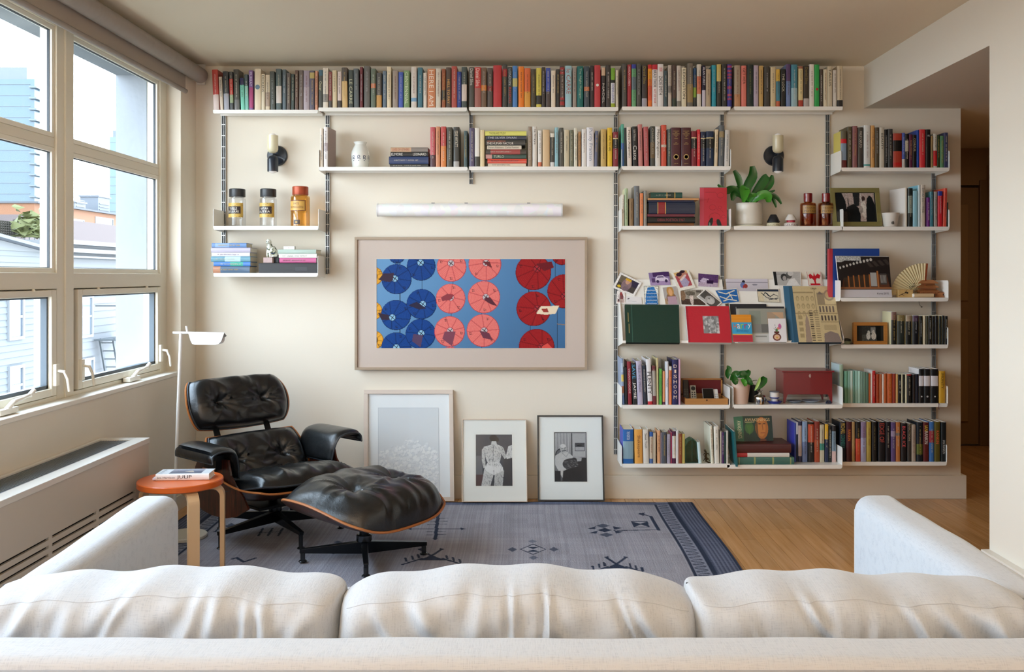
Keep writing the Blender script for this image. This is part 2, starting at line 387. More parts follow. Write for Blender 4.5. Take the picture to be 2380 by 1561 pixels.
# ---------------------------------------------------------------- windows in the left wall
XG = -2.215         # glass plane
def win_bay(idx, ya, yb, crank=True):
    """ya nearer the corner (larger Y), yb nearer the camera; frame members all real"""
    r = thing('window_%d' % idx, 'tall cream window bay with two fixed lights over a crank sash', 'window', (0, ya, 0)); struct(r)
    if idx > 1: r['label'] = 'cream framed window bay nearer the camera along the left wall'
    a, b_ = 0, yb-ya
    x0, x1 = -2.27, -2.19
    fr = MB()
    fr.box(x0, x1, a-.10, a, SILL, HEAD); fr.box(x0, x1, b_, b_+.05, SILL, HEAD)
    fr.box(x0, x1, b_+.05, a-.10, HEAD-.035, HEAD+.02); fr.box(x0, x1, b_+.05, a-.10, SILL-.01, SILL+.02)
    fr.box(x0, x1+.004, b_+.05, a-.10, 1.345, 1.42)
    fr.box(x0, x1-.01, b_+.05, a-.10, 2.0, 2.046)
    fr.box(x0, -2.238, b_+.05, b_+.115, SILL+.02, 1.345); fr.box(x0, -2.238, a-.155, a-.10, SILL+.02, 1.345)
    fr.box(x0, -2.238, b_+.115, a-.155, SILL+.02, .875); fr.box(x0, -2.238, b_+.115, a-.155, 1.32, 1.345)
    fr.build('frame', WINF, r, .004)
    bd = MB()   # glazing beads round each fixed light
    for z0, z1 in ((1.42, 2.0), (2.046, HEAD-.035)):
        for q in ((a-.125, a-.10), (b_+.05, b_+.075)): bd.box(-2.235, -2.2, q[0], q[1], z0, z1)
        bd.box(-2.235, -2.2, b_+.075, a-.125, z0, z0+.022); bd.box(-2.235, -2.2, b_+.075, a-.125, z1-.022, z1)
    bd.build('glazing_bead', M('efeadb', .35), r, .002)
    gk = MB()
    for z0, z1 in ((1.442, 1.978), (2.068, HEAD-.057)):
        gk.box(-2.222, -2.210, a-.128, a-.124, z0, z1); gk.box(-2.222, -2.210, b_+.074, b_+.078, z0, z1)
        gk.box(-2.222, -2.210, b_+.078, a-.128, z0, z0+.003); gk.box(-2.222, -2.210, b_+.078, a-.128, z1-.003, z1)
    gk.build('gasket', M('30343a', .6), r)
    for z0, z1 in ((1.44, 1.98), (2.066, HEAD-.055)):
        bxo('pane', glass('f6fafa'), XG-.003, XG, b_+.075, a-.125, z0, z1, r)
    sa = MB(); s0, s1, z0, z1 = b_+.085, a-.125, .855, 1.34
    t = .045
    sa.box(x0+.01, x1+.012, s0, s0+t, z0, z1); sa.box(x0+.01, x1+.012, s1-t, s1, z0, z1)
    sa.box(x0+.01, x1+.012, s0+t, s1-t, z0, z0+t-.01); sa.box(x0+.01, x1+.012, s0+t, s1-t, z1-t+.015, z1)
    sh = sa.build('sash', WINF, r, .003)
    gs = MB()
    gs.box(-2.225, -2.196, s0+t, s0+t+.012, z0+t-.01, z1-t+.015); gs.box(-2.225, -2.196, s1-t-.012, s1-t, z0+t-.01, z1-t+.015)
    gs.box(-2.225, -2.196, s0+t, s1-t, z0+t-.01, z0+t+.006); gs.box(-2.225, -2.196, s0+t, s1-t, z1-t+.007, z1-t+.015)
    gs.build('gasket', M('4a545c', .5), sh)
    bxo('pane', glass('f4f9fb'), XG-.004, XG-.001, s0+t+.01, s1-t-.01, z0+t, z1-t+.01, sh)
    for yy in (s0+.02, s1-.02):
        cl = MB(); cl.box(x1+.010, x1+.028, yy-.016, yy+.016, .90, 1.0)
        cl.tube([(x1+.025, yy, .97), (x1+.055, yy+.004, .965), (x1+.066, yy+.012, .93), (x1+.07, yy+.02, .87)], [.007, .008, .007, .006], 10)
        cl.build('latch', M('eee8d8', .3), sh, .002)
    if crank:
        yc = (s0+s1)/2 + .10
        ck = MB(); ck.box(x1+.012, x1+.05, yc-.11, yc+.03, SILL+.005, SILL+.028)
        ck.tube([(x1+.035, yc-.04, SILL+.02), (x1+.05, yc-.01, SILL+.052), (x1+.05, yc+.06, SILL+.058), (x1+.05, yc+.12, SILL+.066)], [.013, .011, .007, .008], 12)
        ck.tube([(x1+.05, yc+.115, SILL+.062), (x1+.052, yc+.15, SILL+.082)], [.011, .010], 12)
        ck.build('crank_handle', M('f2eee4', .25), sh, .002)
    for yy in (s0+.22, s1-.2):
        c2 = MB(); c2.lathe([(0, 0), (.007, .002), (.007, .008), (0, .01)], 10, (x1+.012, yy, z1+.001), axis='y'); c2.build('screw_clip', WINF, sh)
    return r
bays = [(YW, -1.50), (-1.50, -2.76), (-2.76, -4.02), (-4.02, -5.28)]
for i, (a, b_) in enumerate(bays): win_bay(i+1, a, b_)
for i in range(2, 5):
    bpy.data.objects['window_%d' % i]['label'] = ['cream window bay cut by the left picture edge', 'cream window bay out of frame beside the sofa', 'cream window bay beside the camera'][i-2]
mb = MB()
for _, yb in bays: mb.box(-2.30, -2.182, yb-.03, yb+.05, SILL, HEAD)
mb.box(-2.30, -2.182, -5.75, -5.31, SILL, HEAD)
struct(mb.build('trim_mullions', WINF, None, .004))
struct(bxo('trim_sill', M('efeadf', .35), -2.42, XL+.006, -5.75, YW, SILL-.022, SILL+.001, None, .003))
# outer concrete reveals
CONC = M('84878c', .85, bump=(30, .2), var=(6, .06))
mb = MB(); mb.box(-2.455, -2.271, -.362, .1, -3, 4.2); mb.box(-2.455, -2.298, -5.9, -.36, HEAD, 4.2)
struct(mb.build('trim_concrete_reveal', CONC))
# roller blind
rb = thing('roller_blind', 'grey-brown fabric roller blind rolled up above the windows', 'blind', (-2.045, -.09, 2.655))
FAB = M('9a9088', .85, bump=(400, .25), var=(3, .08, (1, 8, 1)))
MB().tube([(0, 0, 0), (0, -5.6, 0)], .047, 28).build('fabric_roll', FAB, rb)
dp = MB(); dp.box(-.047, -.043, -5.6, -.14, -.13, .0); dp.build('hanging_fabric', M('a89b8e', .8), rb)
MB().tube([(-.042, -5.6, -.125), (-.042, -.14, -.125)], .014, 12).build('bottom_bar', FAB, rb)
MB().box(-.05, -.035, -5.6, -.10, .045, .075).build('mount_rail', M('e8e0d0', .5), rb)
mbk = MB(); mbk.tube([(0, .0, 0), (0, .03, 0)], .03, 20); mbk.box(-.03, .02, .02, .035, -.05, .075); mbk.build('end_bracket', M('d8d4cc', .3), rb)

# ---------------------------------------------------------------- radiator cabinet
cb = thing('heater_cabinet', 'low beige metal heating cabinet with slots under the windows', 'heater', (XL+.002, -1.34, 0))
CAB = M('c9c0b2', .45)
c = MB(); D = .237; L = -5.2
c.box(.0, D-.045, L, -.002, .02, .585); c.box(D-.045, D-.0005, -.012, -.001, .02, .585)
c.build('body', CAB, cb)
fp = MB(); z = .585        # slotted front sheet built from strips
segs = []; y = -.16
while y > L: segs.append((y-.378, y)); y -= .406
rows = [.383, .351, .319, .287]
fp.box(D-.012, D, L, 0, .395-.006, z); fp.box(D-.012, D, L, 0, .02, rows[-1]-.0055)
fp.box(D-.012, D, -.16, 0, rows[-1]-.0055, .389)
for a_, b_ in segs:
    fp.box(D-.012, D, a_-.028, a_, rows[-1]-.0055, .389)
    for i, r_ in enumerate(rows):
        top = .389 if i == 0 else rows[i-1]-.0055
        fp.box(D-.012, D, a_, b_, r_+.0055, top)
fp.build('front_panel', CAB, cb)
MB().box(D-.045, D-.043, L, -.014, .03, .58).build('slot_backing', M('1c1a18', .9), cb)  # near-black sheet, stands in for the shade inside the slots
tp = MB(); tp.box(-.0, .022, L, 0, .585, .61); tp.box(.172, D+.004, L, .004, .585, .61); tp.box(.022, .172, -.05, .004, .585, .61)
tp.build('top_cover', M('dcd8d0', .3), cb, .002)
MB().box(.022, .172, L, -.05, .586, .590).build('grille_backing', M('3a4046', .8), cb)
for k in range(13):
    MB().box(.0265+k*.0115, .0305+k*.0115, L, -.05, .590, .604).build('grille_bar', M('98a0a6', .35, .6), cb)
# ================================================================== OUTSIDE, across the street
def facade(name, label, m, x, y0, y1, z0, z1, wins=(), wm='6b7174', sid=None, depth=6):
    o = thing(name, label, 'building', (x, y0, 0))
    mb = MB()
    if sid:
        z = z0
        while z < z1:
            zz = min(z+sid, z1); mb.add([(0, 0, z), (0, y1-y0, z), (-.025, y1-y0, zz), (-.025, 0, zz)], [(0, 1, 2, 3)]); 
            mb.add([(-.025, 0, zz), (-.025, y1-y0, zz), (0, y1-y0, zz), (0, 0, zz)], [(0, 1, 2, 3)]); z += sid
        mb.box(-depth, -.03, 0, y1-y0, z0, z1)
    else: mb.box(-depth, 0, 0, y1-y0, z0, z1)
    mb.build('clapboard_wall' if sid else 'wall', m, o)
    for (a, b_, c, d) in wins:
        f = MB(); t = .08
        f.box(-.02, .05, a-t-y0, a-y0, c-t, d+t); f.box(-.02, .05, b_-y0, b_+t-y0, c-t, d+t)
        f.box(-.02, .05, a-y0, b_-y0, c-t, c); f.box(-.02, .05, a-y0, b_-y0, d, d+t); f.box(-.01, .035, a-y0, b_-y0, (c+d)/2-.03, (c+d)/2+.03)
        fo = f.build('window', M('6a6c6d', .6), o)
        MB().box(.001, .012, a-y0, b_-y0, c, d).build('pane', M(wm, .2), fo)
    return o
def dY(px, x): return CAMY + F*(-x)/(CX-px)         # depth where column px meets plane X=x
def zz(py, Y): return CAMZ-(py-CY)*(Y-CAMY)/F
xa = -13.0
ya0, ya1 = dY(-330, xa), dY(103, xa)
def wrect(p0, p1, q0, q1, x):
    a, b_ = dY(p0, x), dY(p1, x); ym = (a+b_)/2; return (a, b_, zz(q1, ym), zz(q0, ym))
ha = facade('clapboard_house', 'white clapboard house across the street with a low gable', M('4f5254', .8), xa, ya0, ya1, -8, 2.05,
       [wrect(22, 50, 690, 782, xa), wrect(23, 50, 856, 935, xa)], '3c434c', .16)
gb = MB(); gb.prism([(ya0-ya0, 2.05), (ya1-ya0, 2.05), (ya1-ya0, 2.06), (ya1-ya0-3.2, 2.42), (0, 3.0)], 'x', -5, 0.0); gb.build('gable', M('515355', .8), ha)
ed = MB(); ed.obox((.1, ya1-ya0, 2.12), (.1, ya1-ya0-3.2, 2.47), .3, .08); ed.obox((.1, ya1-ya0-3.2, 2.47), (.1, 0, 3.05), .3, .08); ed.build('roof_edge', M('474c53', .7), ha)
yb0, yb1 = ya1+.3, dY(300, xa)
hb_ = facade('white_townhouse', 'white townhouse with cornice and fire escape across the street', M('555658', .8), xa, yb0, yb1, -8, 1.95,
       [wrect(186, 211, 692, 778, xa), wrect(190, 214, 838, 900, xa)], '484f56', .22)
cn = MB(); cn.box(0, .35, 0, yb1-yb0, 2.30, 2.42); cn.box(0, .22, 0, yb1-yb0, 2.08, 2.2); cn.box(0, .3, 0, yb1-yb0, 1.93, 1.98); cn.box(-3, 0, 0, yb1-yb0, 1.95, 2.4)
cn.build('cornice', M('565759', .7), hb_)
fe = MB(); yy0, yy1 = dY(214, xa)-yb0, dY(262, xa)-yb0; zf = zz(785, dY(238, xa))
fe.box(.05, .75, yy0, yy1, zf-.04, zf)
for k in range(14):
    yk = yy0+(yy1-yy0)*k/13; fe.tube([(.75, yk, zf), (.75, yk, zf+1.0)], .012, 6)
fe.tube([(.75, yy0, zf+1), (.75, yy1, zf+1)], .018, 6); fe.tube([(.1, yy0, zf+1), (.75, yy0, zf+1)], .018, 6)
for dx in (.15, .55): fe.obox((dx, yy0+.2, zf), (dx, yy1-.1, zf-3.0), .05, .12)
for k in range(12):
    t = (k+.5)/12; fe.box(.15, .55, yy0+.2+(yy1-.3-yy0)*t, yy0+.35+(yy1-.3-yy0)*t, zf-3*t-.01, zf-3*t+.01)
fe.build('fire_escape', M('3b3f41', .6), hb_)
# brick parapet, orange block, roof things, towers
xp = -22
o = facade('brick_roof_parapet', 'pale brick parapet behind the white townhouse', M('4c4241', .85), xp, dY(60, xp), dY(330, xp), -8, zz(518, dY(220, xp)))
xo = -34
o2 = facade('orange_block', 'orange brick apartment block with flat roof in the distance', M('68442c', .8), xo, dY(80, xo), dY(345, xo), -10, zz(490, dY(200, xo)),
       [wrect(92, 104, 512, 545, xo), wrect(170, 194, 512, 528, xo), wrect(222, 262, 508, 548, xo)], '414245')
MB().box(-6, .3, -.1, dY(345, xo)-dY(80, xo), zz(490, dY(200, xo)), zz(486, dY(200, xo))).build('roof_edge', M('3b3c40', .7), o2)
ztop_ = zz(486, dY(200, xo)); hv = MB(); hv.box(-3, -1, 0, 2.2, 0, 1.5)
for (p0, p1, q) in ((174, 199, 470), (228, 255, 457)):
    a, b_ = dY(p0, xo-2), dY(p1, xo-2); z0 = ztop_; z1 = max(zz(q, a), z0+.5)
    u = MB(); u.box(-1.5, 0, 0, b_-a, 0, z1-z0); u.box(-1.6, .1, -.1, b_-a+.1, z1-z0, z1-z0+.12)
    for k in range(4): u.box(.0, .05, .2, b_-a-.2, .15+k*.25, .22+k*.25)
    tag(u.build('rooftop_unit', M('484c53' if q == 457 else '57595d', .6)), 'grey rooftop box on the orange block, %s' % ('taller one' if q == 457 else 'lower one'), 'vent').location = (xo-2, a, z0)
am = MB(); a = dY(184, xo); am.tube([(0, 0, 0), (0, 0, 2.2)], .06, 8); am.tube([(0, -.3, 1.8), (0, .3, 1.8)], .03, 6)
tag(am.build('antenna_mast', M('353739', .5)), 'thin mast on the distant orange roof', 'mast').location = (xo-1, a, ztop_)
def tower(px0_, px1_, ytop, d, hcol, fcol, label, fins=True, fl_=3.0):
    x0, x1 = (px0_-CX)*d/F, (px1_-CX)*d/F; zt = CAMZ+(CY-ytop)*d/F
    o = thing('glass_tower', label, 'building', (x0, CAMY+d, -40)); w_ = x1-x0; h_ = zt+40
    MB().box(0, w_, 0, w_, 0, h_).build('curtain_wall', M(hcol, .25, bump=(.35, .3)), o)
    fb = MB(); z = 36
    while z < h_-1:
        fb.box(w_*.93, w_+.9, -.8, w_*.4, z, z+.45); fb.box(-.1, w_*.93, -.15, 0, z+1, z+1.12); z += fl_
    fb.build('balconies', M(fcol, .5), o)
    MB().box(w_*.05, w_*.82, w_*.1, w_*.8, h_, h_+ w_*.22).build('roof_box', M('484e55', .5), o)
    return o
tower(-60, 80, 184, 260, '324653', '4a5259', 'pale blue glass high-rise with balconies, left of the window mullion')
tower(255, 330, 318, 330, '41565c', '535a60', 'slim pale teal high-rise partly behind the concrete reveal')
tl = MB(); xt = -16.5; a, b_ = dY(-20, xt), dY(36, xt); z0, z1 = zz(550, b_), zz(517, b_)
for k in range(12):
    t = a+(b_-a)*k/11; tl.box(-.02, .02, t-.02, t+.02, z0, z1)
for k in range(7):
    z = z0+(z1-z0)*k/6; tl.box(-.02, .02, a, b_, z-.02, z+.02)
tl.box(-.06, .06, b_-.05, b_+.1, z0, z1+.1)
o = tag(tl.build('roof_trellis', M('2f2a20', .8)), 'wooden trellis on the far roof terrace', 'trellis'); o.location = (xt, 0, 0)
rs = random.Random(3)
sb = MB()
for k in range(260):
    cx_, cz_ = rs.gauss(0, .45), abs(rs.gauss(0, .3)); r_ = .08+rs.random()*.08; an = rs.random()*6
    sb.add([(rs.gauss(0, .2), cx_+r_*math.cos(an+q), cz_+r_*math.sin(an+q)) for q in (0, 1.6, 3.1, 4.7)], [(0, 1, 2, 3)])
sho = tag(sb.build('terrace_shrub', M('4b4e27', .7)), 'yellow-green shrub beside the roof trellis', 'shrub'); sho.location = (xt+.6, dY(42, xt), zz(548, dY(42, xt)))
rl = MB(); a, b_ = dY(56, xt), dY(92, xt)
for k in range(5): rl.tube([(0, a, zz(560, b_)+k*.12), (0, b_, zz(560, b_)+k*.12)], .012, 6)
for k in range(4): rl.tube([(0, a+(b_-a)*k/3, zz(562, b_)), (0, a+(b_-a)*k/3, zz(540, b_))], .02, 6)
tag(rl.build('terrace_railing', M('3f4043', .5)), 'thin metal railing beside the terrace shrub', 'railing').location = (xt, 0, 0)
struct(bxo('ground', M('4a4a48', .9), -500, -2.7, -60, 500, -12.2, -12))
# ================================================================== SHELVING
SHW = M('f2efe8', .32)
ALU = M('a4a6a6', .4, .35); ALUD = M('585c5e', .6, .1); ALUL = M('d6d6d2', .3, .6)
def track(px, ytop, ybot, label):
    x = X(px, -.012); z0, z1 = Z(ybot, -.02), Z(ytop, -.02)
    t = thing('shelf_track', label, 'shelf rail', (x, 0, z0), 0, 'upright aluminium shelf tracks'); h = z1-z0
    m = MB(); m.box(-.0115, .0115, -.006, 0, 0, h)
    for s in (-.0105, 0, .0105): m.box(s-.0018, s+.0018, -.018, -.006, 0, h)
    m.build('extrusion', ALU, t)
    g = MB(); g.box(-.0087, -.0018, -.0065, -.006, 0, h); g.box(.0018, .0087, -.0065, -.006, 0, h); g.build('groove', ALUD, t)
    k = MB(); z = .03
    while z < h: k.box(-.012, .012, -.0185, -.006, z, z+.003); z += .07
    k.build('notches', ALUL, t)['kind'] = 'stuff'
TR = [(520, 266, 636, 'first aluminium track, left of the small wall lamp and jars'),
      (761.5, 266, 636, 'aluminium track left of the framed screen'),
      (1095, 266, 427, 'short aluminium track ending above the framed screen'),
      (1431, 266, 1056, 'long aluminium track just right of the framed screen'),
      (1678, 266, 1066, 'long aluminium track behind the hanging fern leaf'),
      (1923, 266, 1066, 'long aluminium track behind the amber bottles'),
      (2170, 345, 1070, 'aluminium track nearest the dark hall')]
for t in TR: track(*t)

def shelf(code, x0, x1, yt, d, label, pl=True, pr=True, ph=.105, lip=.023):
    Y = -d; z = Z(yt, Y); a, b_ = X(x0, Y), X(x1, Y); w_ = b_-a
    t = thing('wall_shelf', label, 'shelf', (a, 0, z), 0, 'white metal wall shelves')
    m = MB(); m.box(0, w_, Y+.001, -.02, -.0022, 0); m.box(0, w_, -.022, -.020, -.014, .012)
    m.build('shelf_plate', SHW, t)
    q = .008
    MB().prism([(0, 0), (w_, 0), (w_, -lip+q), (w_-q*.3, -lip+q*.3), (w_-q, -lip), (q, -lip), (q*.3, -lip+q*.3), (0, -lip+q)], 'y', Y, Y+.0022).build('front_lip', SHW, t)
    for s, on in ((0, pl), (1, pr)):
        if not on: continue
        xx = -.0035 if s == 0 else w_+.0005
        poly = [(-.018, -.03), (Y+.02, -.022), (Y+.002, -.012), (Y-.001, 0), (Y-.001, ph-.012), (Y+.003, ph-.003), (Y+.012, ph), (-.018, ph+.0)]
        MB().prism(poly, 'x', xx, xx+.0026).build('end_panel', SHW, t)
    return dict(Y=Y, z=z, a=a, b=b_, d=d)
S = {}
A_ = 'shelf of the top row, '
for c in [
 ('A1', 495, 738.5, 254.8, .16, 'shallow white shelf at the left end of the top row', False, False),
 ('A2', 740, 1085, 249.8, .22, 'wide white shelf of the top row above the white vase', False, False),
 ('A3', 1090, 1437, 249, .22, 'wide white shelf of the top row above the yellow book in a pile', False, False),
 ('A4', 1446, 1698, 247.5, .22, 'narrow white shelf of the top row above the twin maroon volumes', False, False),
 ('A5', 1706.5, 1958.7, 247.3, .22, 'white shelf at the right end of the top row', False, False),
 ('B2', 742, 1086, 387.6, .22, 'white shelf holding the blue and white vase', True, False),
 ('B3', 1090, 1437, 386.7, .22, 'white shelf with a lying pile topped by a yellow book', False, False),
 ('B4', 1446, 1698, 386, .22, 'white shelf holding the twin maroon volumes', True, True),
 ('B6', 1956, 2206, 389.3, .22, 'uppermost white shelf of the column nearest the hall', True, True),
 ('C1', 496.6, 739.5, 525.3, .22, 'white shelf with three apothecary jars', True, True),
 ('C4', 1446, 1698, 524.8, .22, 'white shelf with the red picture book facing out', True, True),
 ('C5', 1706, 1959, 525.3, .22, 'white shelf with the potted fern and amber bottles', False, True),
 ('C6', 1957, 2205.7, 526.4, .22, 'white shelf with the olive green picture frame', False, True),
 ('D1', 496.6, 738, 634.3, .22, 'lowest white shelf left of the framed screen, with a cat figurine', False, True),
 ('D6', 1954.5, 2203.6, 691.5, .24, 'white shelf with the folding fan and wooden palace model', True, True),
 ('E6', 1955, 2203, 800.5, .22, 'white shelf with the small wooden photo frame', False, True),
 ('F4', 1446, 1695.6, 940.5, .30, 'white shelf of cookbooks beside an open wooden box', True, True),
 ('F5', 1705, 1958, 940, .30, 'white shelf with the red chest and pink plant pot', True, True),
 ('F6', 1958, 2202, 936.9, .22, 'white shelf with a run of pale green and orange paperbacks', False, True),
 ('G4', 1446, 1696, 1077.4, .30, 'lowest white shelf right of the leaning frames', True, False),
 ('G5', 1690, 1957, 1079.8, .30, 'lowest white shelf with lying volumes under a standing green book', False, True),
 ('G6', 1957, 2200, 1073, .22, 'lowest white shelf of the column nearest the hall', False, True)]:
    S[c[0]] = shelf(*c)

# ================================================================== BOOKS
PAGES = M('e4dcc6', .85, bump=(300, .25, (1, 30, .2))); PAGEW = M('efebdf', .85, bump=(300, .25, (1, 30, .2)))
ORD = 'first second third fourth fifth sixth seventh eighth ninth tenth eleventh twelfth thirteenth fourteenth fifteenth sixteenth seventeenth eighteenth nineteenth twentieth'.split()
ORD += ['twenty-' + q for q in ORD[:9]] + ['thirtieth']
def cname(h):
    if len(h) == 3: h = h[0]*2+h[1]*2+h[2]*2
    r, g, b_ = [int(h[i:i+2], 16)/255 for i in (0, 2, 4)]
    mx, mn = max(r, g, b_), min(r, g, b_); v = mx; s = (mx-mn)/(mx+1e-6)
    if mx-mn < .02: hue = 0
    elif mx == r: hue = (60*(g-b_)/(mx-mn)) % 360
    elif mx == g: hue = 60*(b_-r)/(mx-mn)+120
    else: hue = 60*(r-g)/(mx-mn)+240
    if s < .14 or v < .16:
        return 'white' if v > .86 else 'light grey' if v > .68 else 'grey' if v > .42 else 'black' if v < .2 else 'dark grey'
    if v < .27 : return {0: 'dark brown', 1: 'dark brown', 2: 'dark green', 3: 'dark teal', 4: 'navy', 5: 'dark plum'}[int(((hue+30) % 360)//60)] if s > .3 else 'charcoal'
    if 18 <= hue < 70 and s < .35: return 'cream' if v > .8 else 'beige' if v > .6 else 'taupe'
    p = 'pale ' if s < .35 and v > .6 else 'deep ' if v < .5 else ''
    if hue < 12 or hue >= 340: return ('pink' if s < .45 and v > .7 else p+'red') if p != 'pale ' else 'pale pink'
    if hue < 36: return 'brown' if v < .62 else ('tan' if s < .5 else p+'orange')
    if hue < 68: return 'olive' if v < .55 else ('tan' if s < .5 and v < .85 else p+'yellow')
    if hue < 160: return p+'green'
    if hue < 200: return p+'teal'
    if hue < 255: return p+'blue'
    if hue < 300: return p+'purple'
    return p+'plum'
def dark(h):
    c = rgb(h); return .3*c[0]+.55*c[1]+.15*c[2] < .25
def book_mesh(w_, h_, d_, col, side, bands, rnd_, rounded=True):
    """spine at y=0 facing -Y, thickness along x, returns cover and page builders"""
    t = .0024; m = MB(); nb = 6
    bulge = min(.006, w_*.16) if rounded else .0008
    out = [(0, d_), (0, .006)] + [(w_*(.5-.5*math.cos(math.pi*i/nb)), -bulge*math.sin(math.pi*i/nb)+.002) for i in range(nb+1)] + [(w_, .006), (w_, d_)]
    inn = [(t, d_), (t, .008)] + [(t+(w_-2*t)*(.5-.5*math.cos(math.pi*i/nb)), -bulge*math.sin(math.pi*i/nb)+.002+t) for i in range(nb+1)] + [(w_-t, .008), (w_-t, d_)]
    cuts = {0.0, 1.0}
    for a, b_, c in bands: cuts |= {a, b_}
    cuts = sorted(cuts); N = len(out)
    def colat(f):
        r = col
        for a, b_, c in bands:
            if a <= f < b_: r = c
        return r
    for f0, f1 in zip(cuts, cuts[1:]):
        if f1-f0 < 1e-4: continue
        z1, z0 = h_*(1-f0), h_*(1-f1); cc = colat((f0+f1)/2)
        vs = [(x, y, z0) for x, y in out]+[(x, y, z1) for x, y in out]
        for i in range(N-1):
            spine = 2 <= i < N-3
            m.add([vs[i], vs[i+1], vs[N+i+1], vs[N+i]], [(0, 1, 2, 3)], cc if (spine or i in (1, N-3)) else side)
        vi = [(x, y, z0) for x, y in inn]+[(x, y, z1) for x, y in inn]
        m.add(vi, [(i+1, i, N+i, N+i+1) for i in range(N-1)], 'ddd')
        for k in (0, N-1): m.add([vs[k], vs[N+k], vi[N+k], vi[k]], [(0, 1, 2, 3)], side)
    for zc, cc in ((0, side), (h_, side)):
        m.add([(x, y, zc) for x, y in out]+[(x, y, zc) for x, y in inn], [(i, i+1, N+i+1, N+i) for i in range(N-1)], cc)
    p = MB(); p.box(t+.0002, w_-t-.0002, .006, d_-.004, .0035, h_-.0035)
    return m, p
def glyphs(m, w_, h_, y, rnd_, frac=(.12, .85), size=.5, n=None):
    """worn illegible spine lettering: runs of small strokes down the spine"""
    z = h_*(1-frac[0]); zend = h_*(1-frac[1]); g = min(w_*size, .0075); x0 = (w_-g)/2
    st = g*.5
    while z-st > zend:
        if rnd_.random() < .14: z -= st*1.2; continue
        k = rnd_.randrange(4); a = st*.17; wd = st*(.6+.35*rnd_.random())
        m.box(x0, x0+g, y-.0003, y, z-a, z)
        if k != 3: m.box(x0, x0+g, y-.0003, y, z-wd, z-wd+a) if k == 0 else m.box(x0+g*.82, x0+g, y-.0003, y, z-wd, z)
        if k in (2, 3): m.box(x0+g*.4, x0+g*.56, y-.0003, y, z-wd*.85, z)
        z -= wd+a*1.3
def parse(line):
    main, *ex = [q.strip() for q in line.split('|')]
    p = main.split(); d = dict(x0=float(p[0]), x1=float(p[1]), yt=float(p[2]), c=p[3], b=[], t=[], l=0, s=None, o=None, y=0, D=None, q='', f=0)
    for e in ex:
        k, v = e.split('=', 1)
        if k == 'b': d['b'] = [(float(a.split('-')[0]), float(a.split('-')[1]), a.split('-')[2]) for a in v.split(',')]
        elif k == 't': d['t'].append(v)
        elif k in ('s', 'o', 'q'): d[k] = v
        else: d[k] = float(v)
    return d
NB = 0; BOOKS = []
def spine_text(parent, b_, w_, h_, bulge):
    """t= TEXT:colour:from:to[:size]   along the spine, top to bottom"""
    for t in b_['t']:
        q = t.split(':'); body, col = q[0], q[1]; f0, f1 = float(q[2]) if len(q) > 2 else .08, float(q[3]) if len(q) > 3 else .8
        sz = float(q[4]) if len(q) > 4 else .62; xo = float(q[5]) if len(q) > 5 else 0
        mb = MB(); y = -bulge+.0012
        if body.startswith('^'):      # upright letters one above the other
            body = body[1:]; k = len(body); st = (f1-f0)*h_/k
            for i, ch in enumerate(body):
                ww = w_*sz*(.45 if ch == 'I' else .85); put_text(mb, ch, ((w_-ww)/2, y, h_*(1-f0)-st*(i+1)+st*.18), (ww, 0, 0), (0, 0, st*.64))
        else:
            g = w_*sz; put_text(mb, body, ((w_-g)/2+xo*w_, y, h_*(1-f0)), (0, 0, -(f1-f0)*h_), (g, 0, 0))
        mb.build('lettering', M(col, .5), parent)
def mkbook(b_, Y, zb, label, group, zt=None, dmax=.2, lying=False):
    global NB
    NB += 1; rn = random.Random(NB*13+5)
    sc = (Y-CAMY)/F
    if lying:
        h_ = (b_['x1']-b_['x0'])*sc; w_ = (b_['yb']-b_['yt'])*sc
    else:
        w_ = (b_['x1']-b_['x0'])*sc; h_ = Z(b_['yt'], Y)-zb
    w_ = max(w_, .004)
    d_ = b_['D'] or min(dmax, max(.11, h_*.64)) - rn.random()*.008
    c = b_['c']; bulge = min(.006, w_*.16)
    bs = b_['b']
    side = b_['s'] or (c if len(bs) < 1 else c)
    m, p = book_mesh(w_, h_, d_, c, side, bs, rn)
    r = thing('book', label, 'book', (0, 0, 0), 0, group)
    m.build('cover', PRINT, r); p.build('page_block', PAGES if rn.random() < .6 else PAGEW, r)
    if b_['t']: spine_text(r, b_, w_, h_, bulge)
    elif not b_['q'] and w_ > .012:
        bright = not dark(c); pc = b_['o'] or rn.choice(['5a4a3c', '4a4a52', '7a3a30', '2f3a4a'] if bright else ['cfc6ae', 'b8b8b8', 'c9a860', 'd8d2c4'])
        g = MB(); glyphs(g, w_, h_, -bulge+.0016, rn, (.08+rn.random()*.1, .6+rn.random()*.28), .30+.14*rn.random())
        if g.v: g.build('lettering', M(pc, .5), r)
    if lying:
        r.rotation_euler = (0, -R90, 0)     # local z -> -world x ; handled below
        # top of the book to the left, spine lettering upright
        Mx = Matrix(((0, 0, -1, 0), (0, 1, 0, 0), (1, 0, 0, 0), (0, 0, 0, 1)))
        r.matrix_world = Matrix.Translation((X(b_['x1'], Y), Y+b_['f'], zb)) @ Matrix(((0, 0, -1, 0), (0, 1, 0, 0), (1, 0, 0, 0), (0, 0, 0, 1)))
        r.rotation_mode = 'XYZ'
    else:
        lean = math.atan2(b_['l']*sc, h_) if b_['l'] else 0
        r.location = (X(b_['x0'], Y), Y+b_['f'], zb)
        yaw = math.radians(b_['y'])
        if lean > 0: r.location.x += 0
        r.rotation_euler = (0, lean, yaw)
        # a leaning book stands on one lower edge
        if lean > 0: r.location.z += w_*math.sin(lean)
    BOOKS.append(r)
    return r
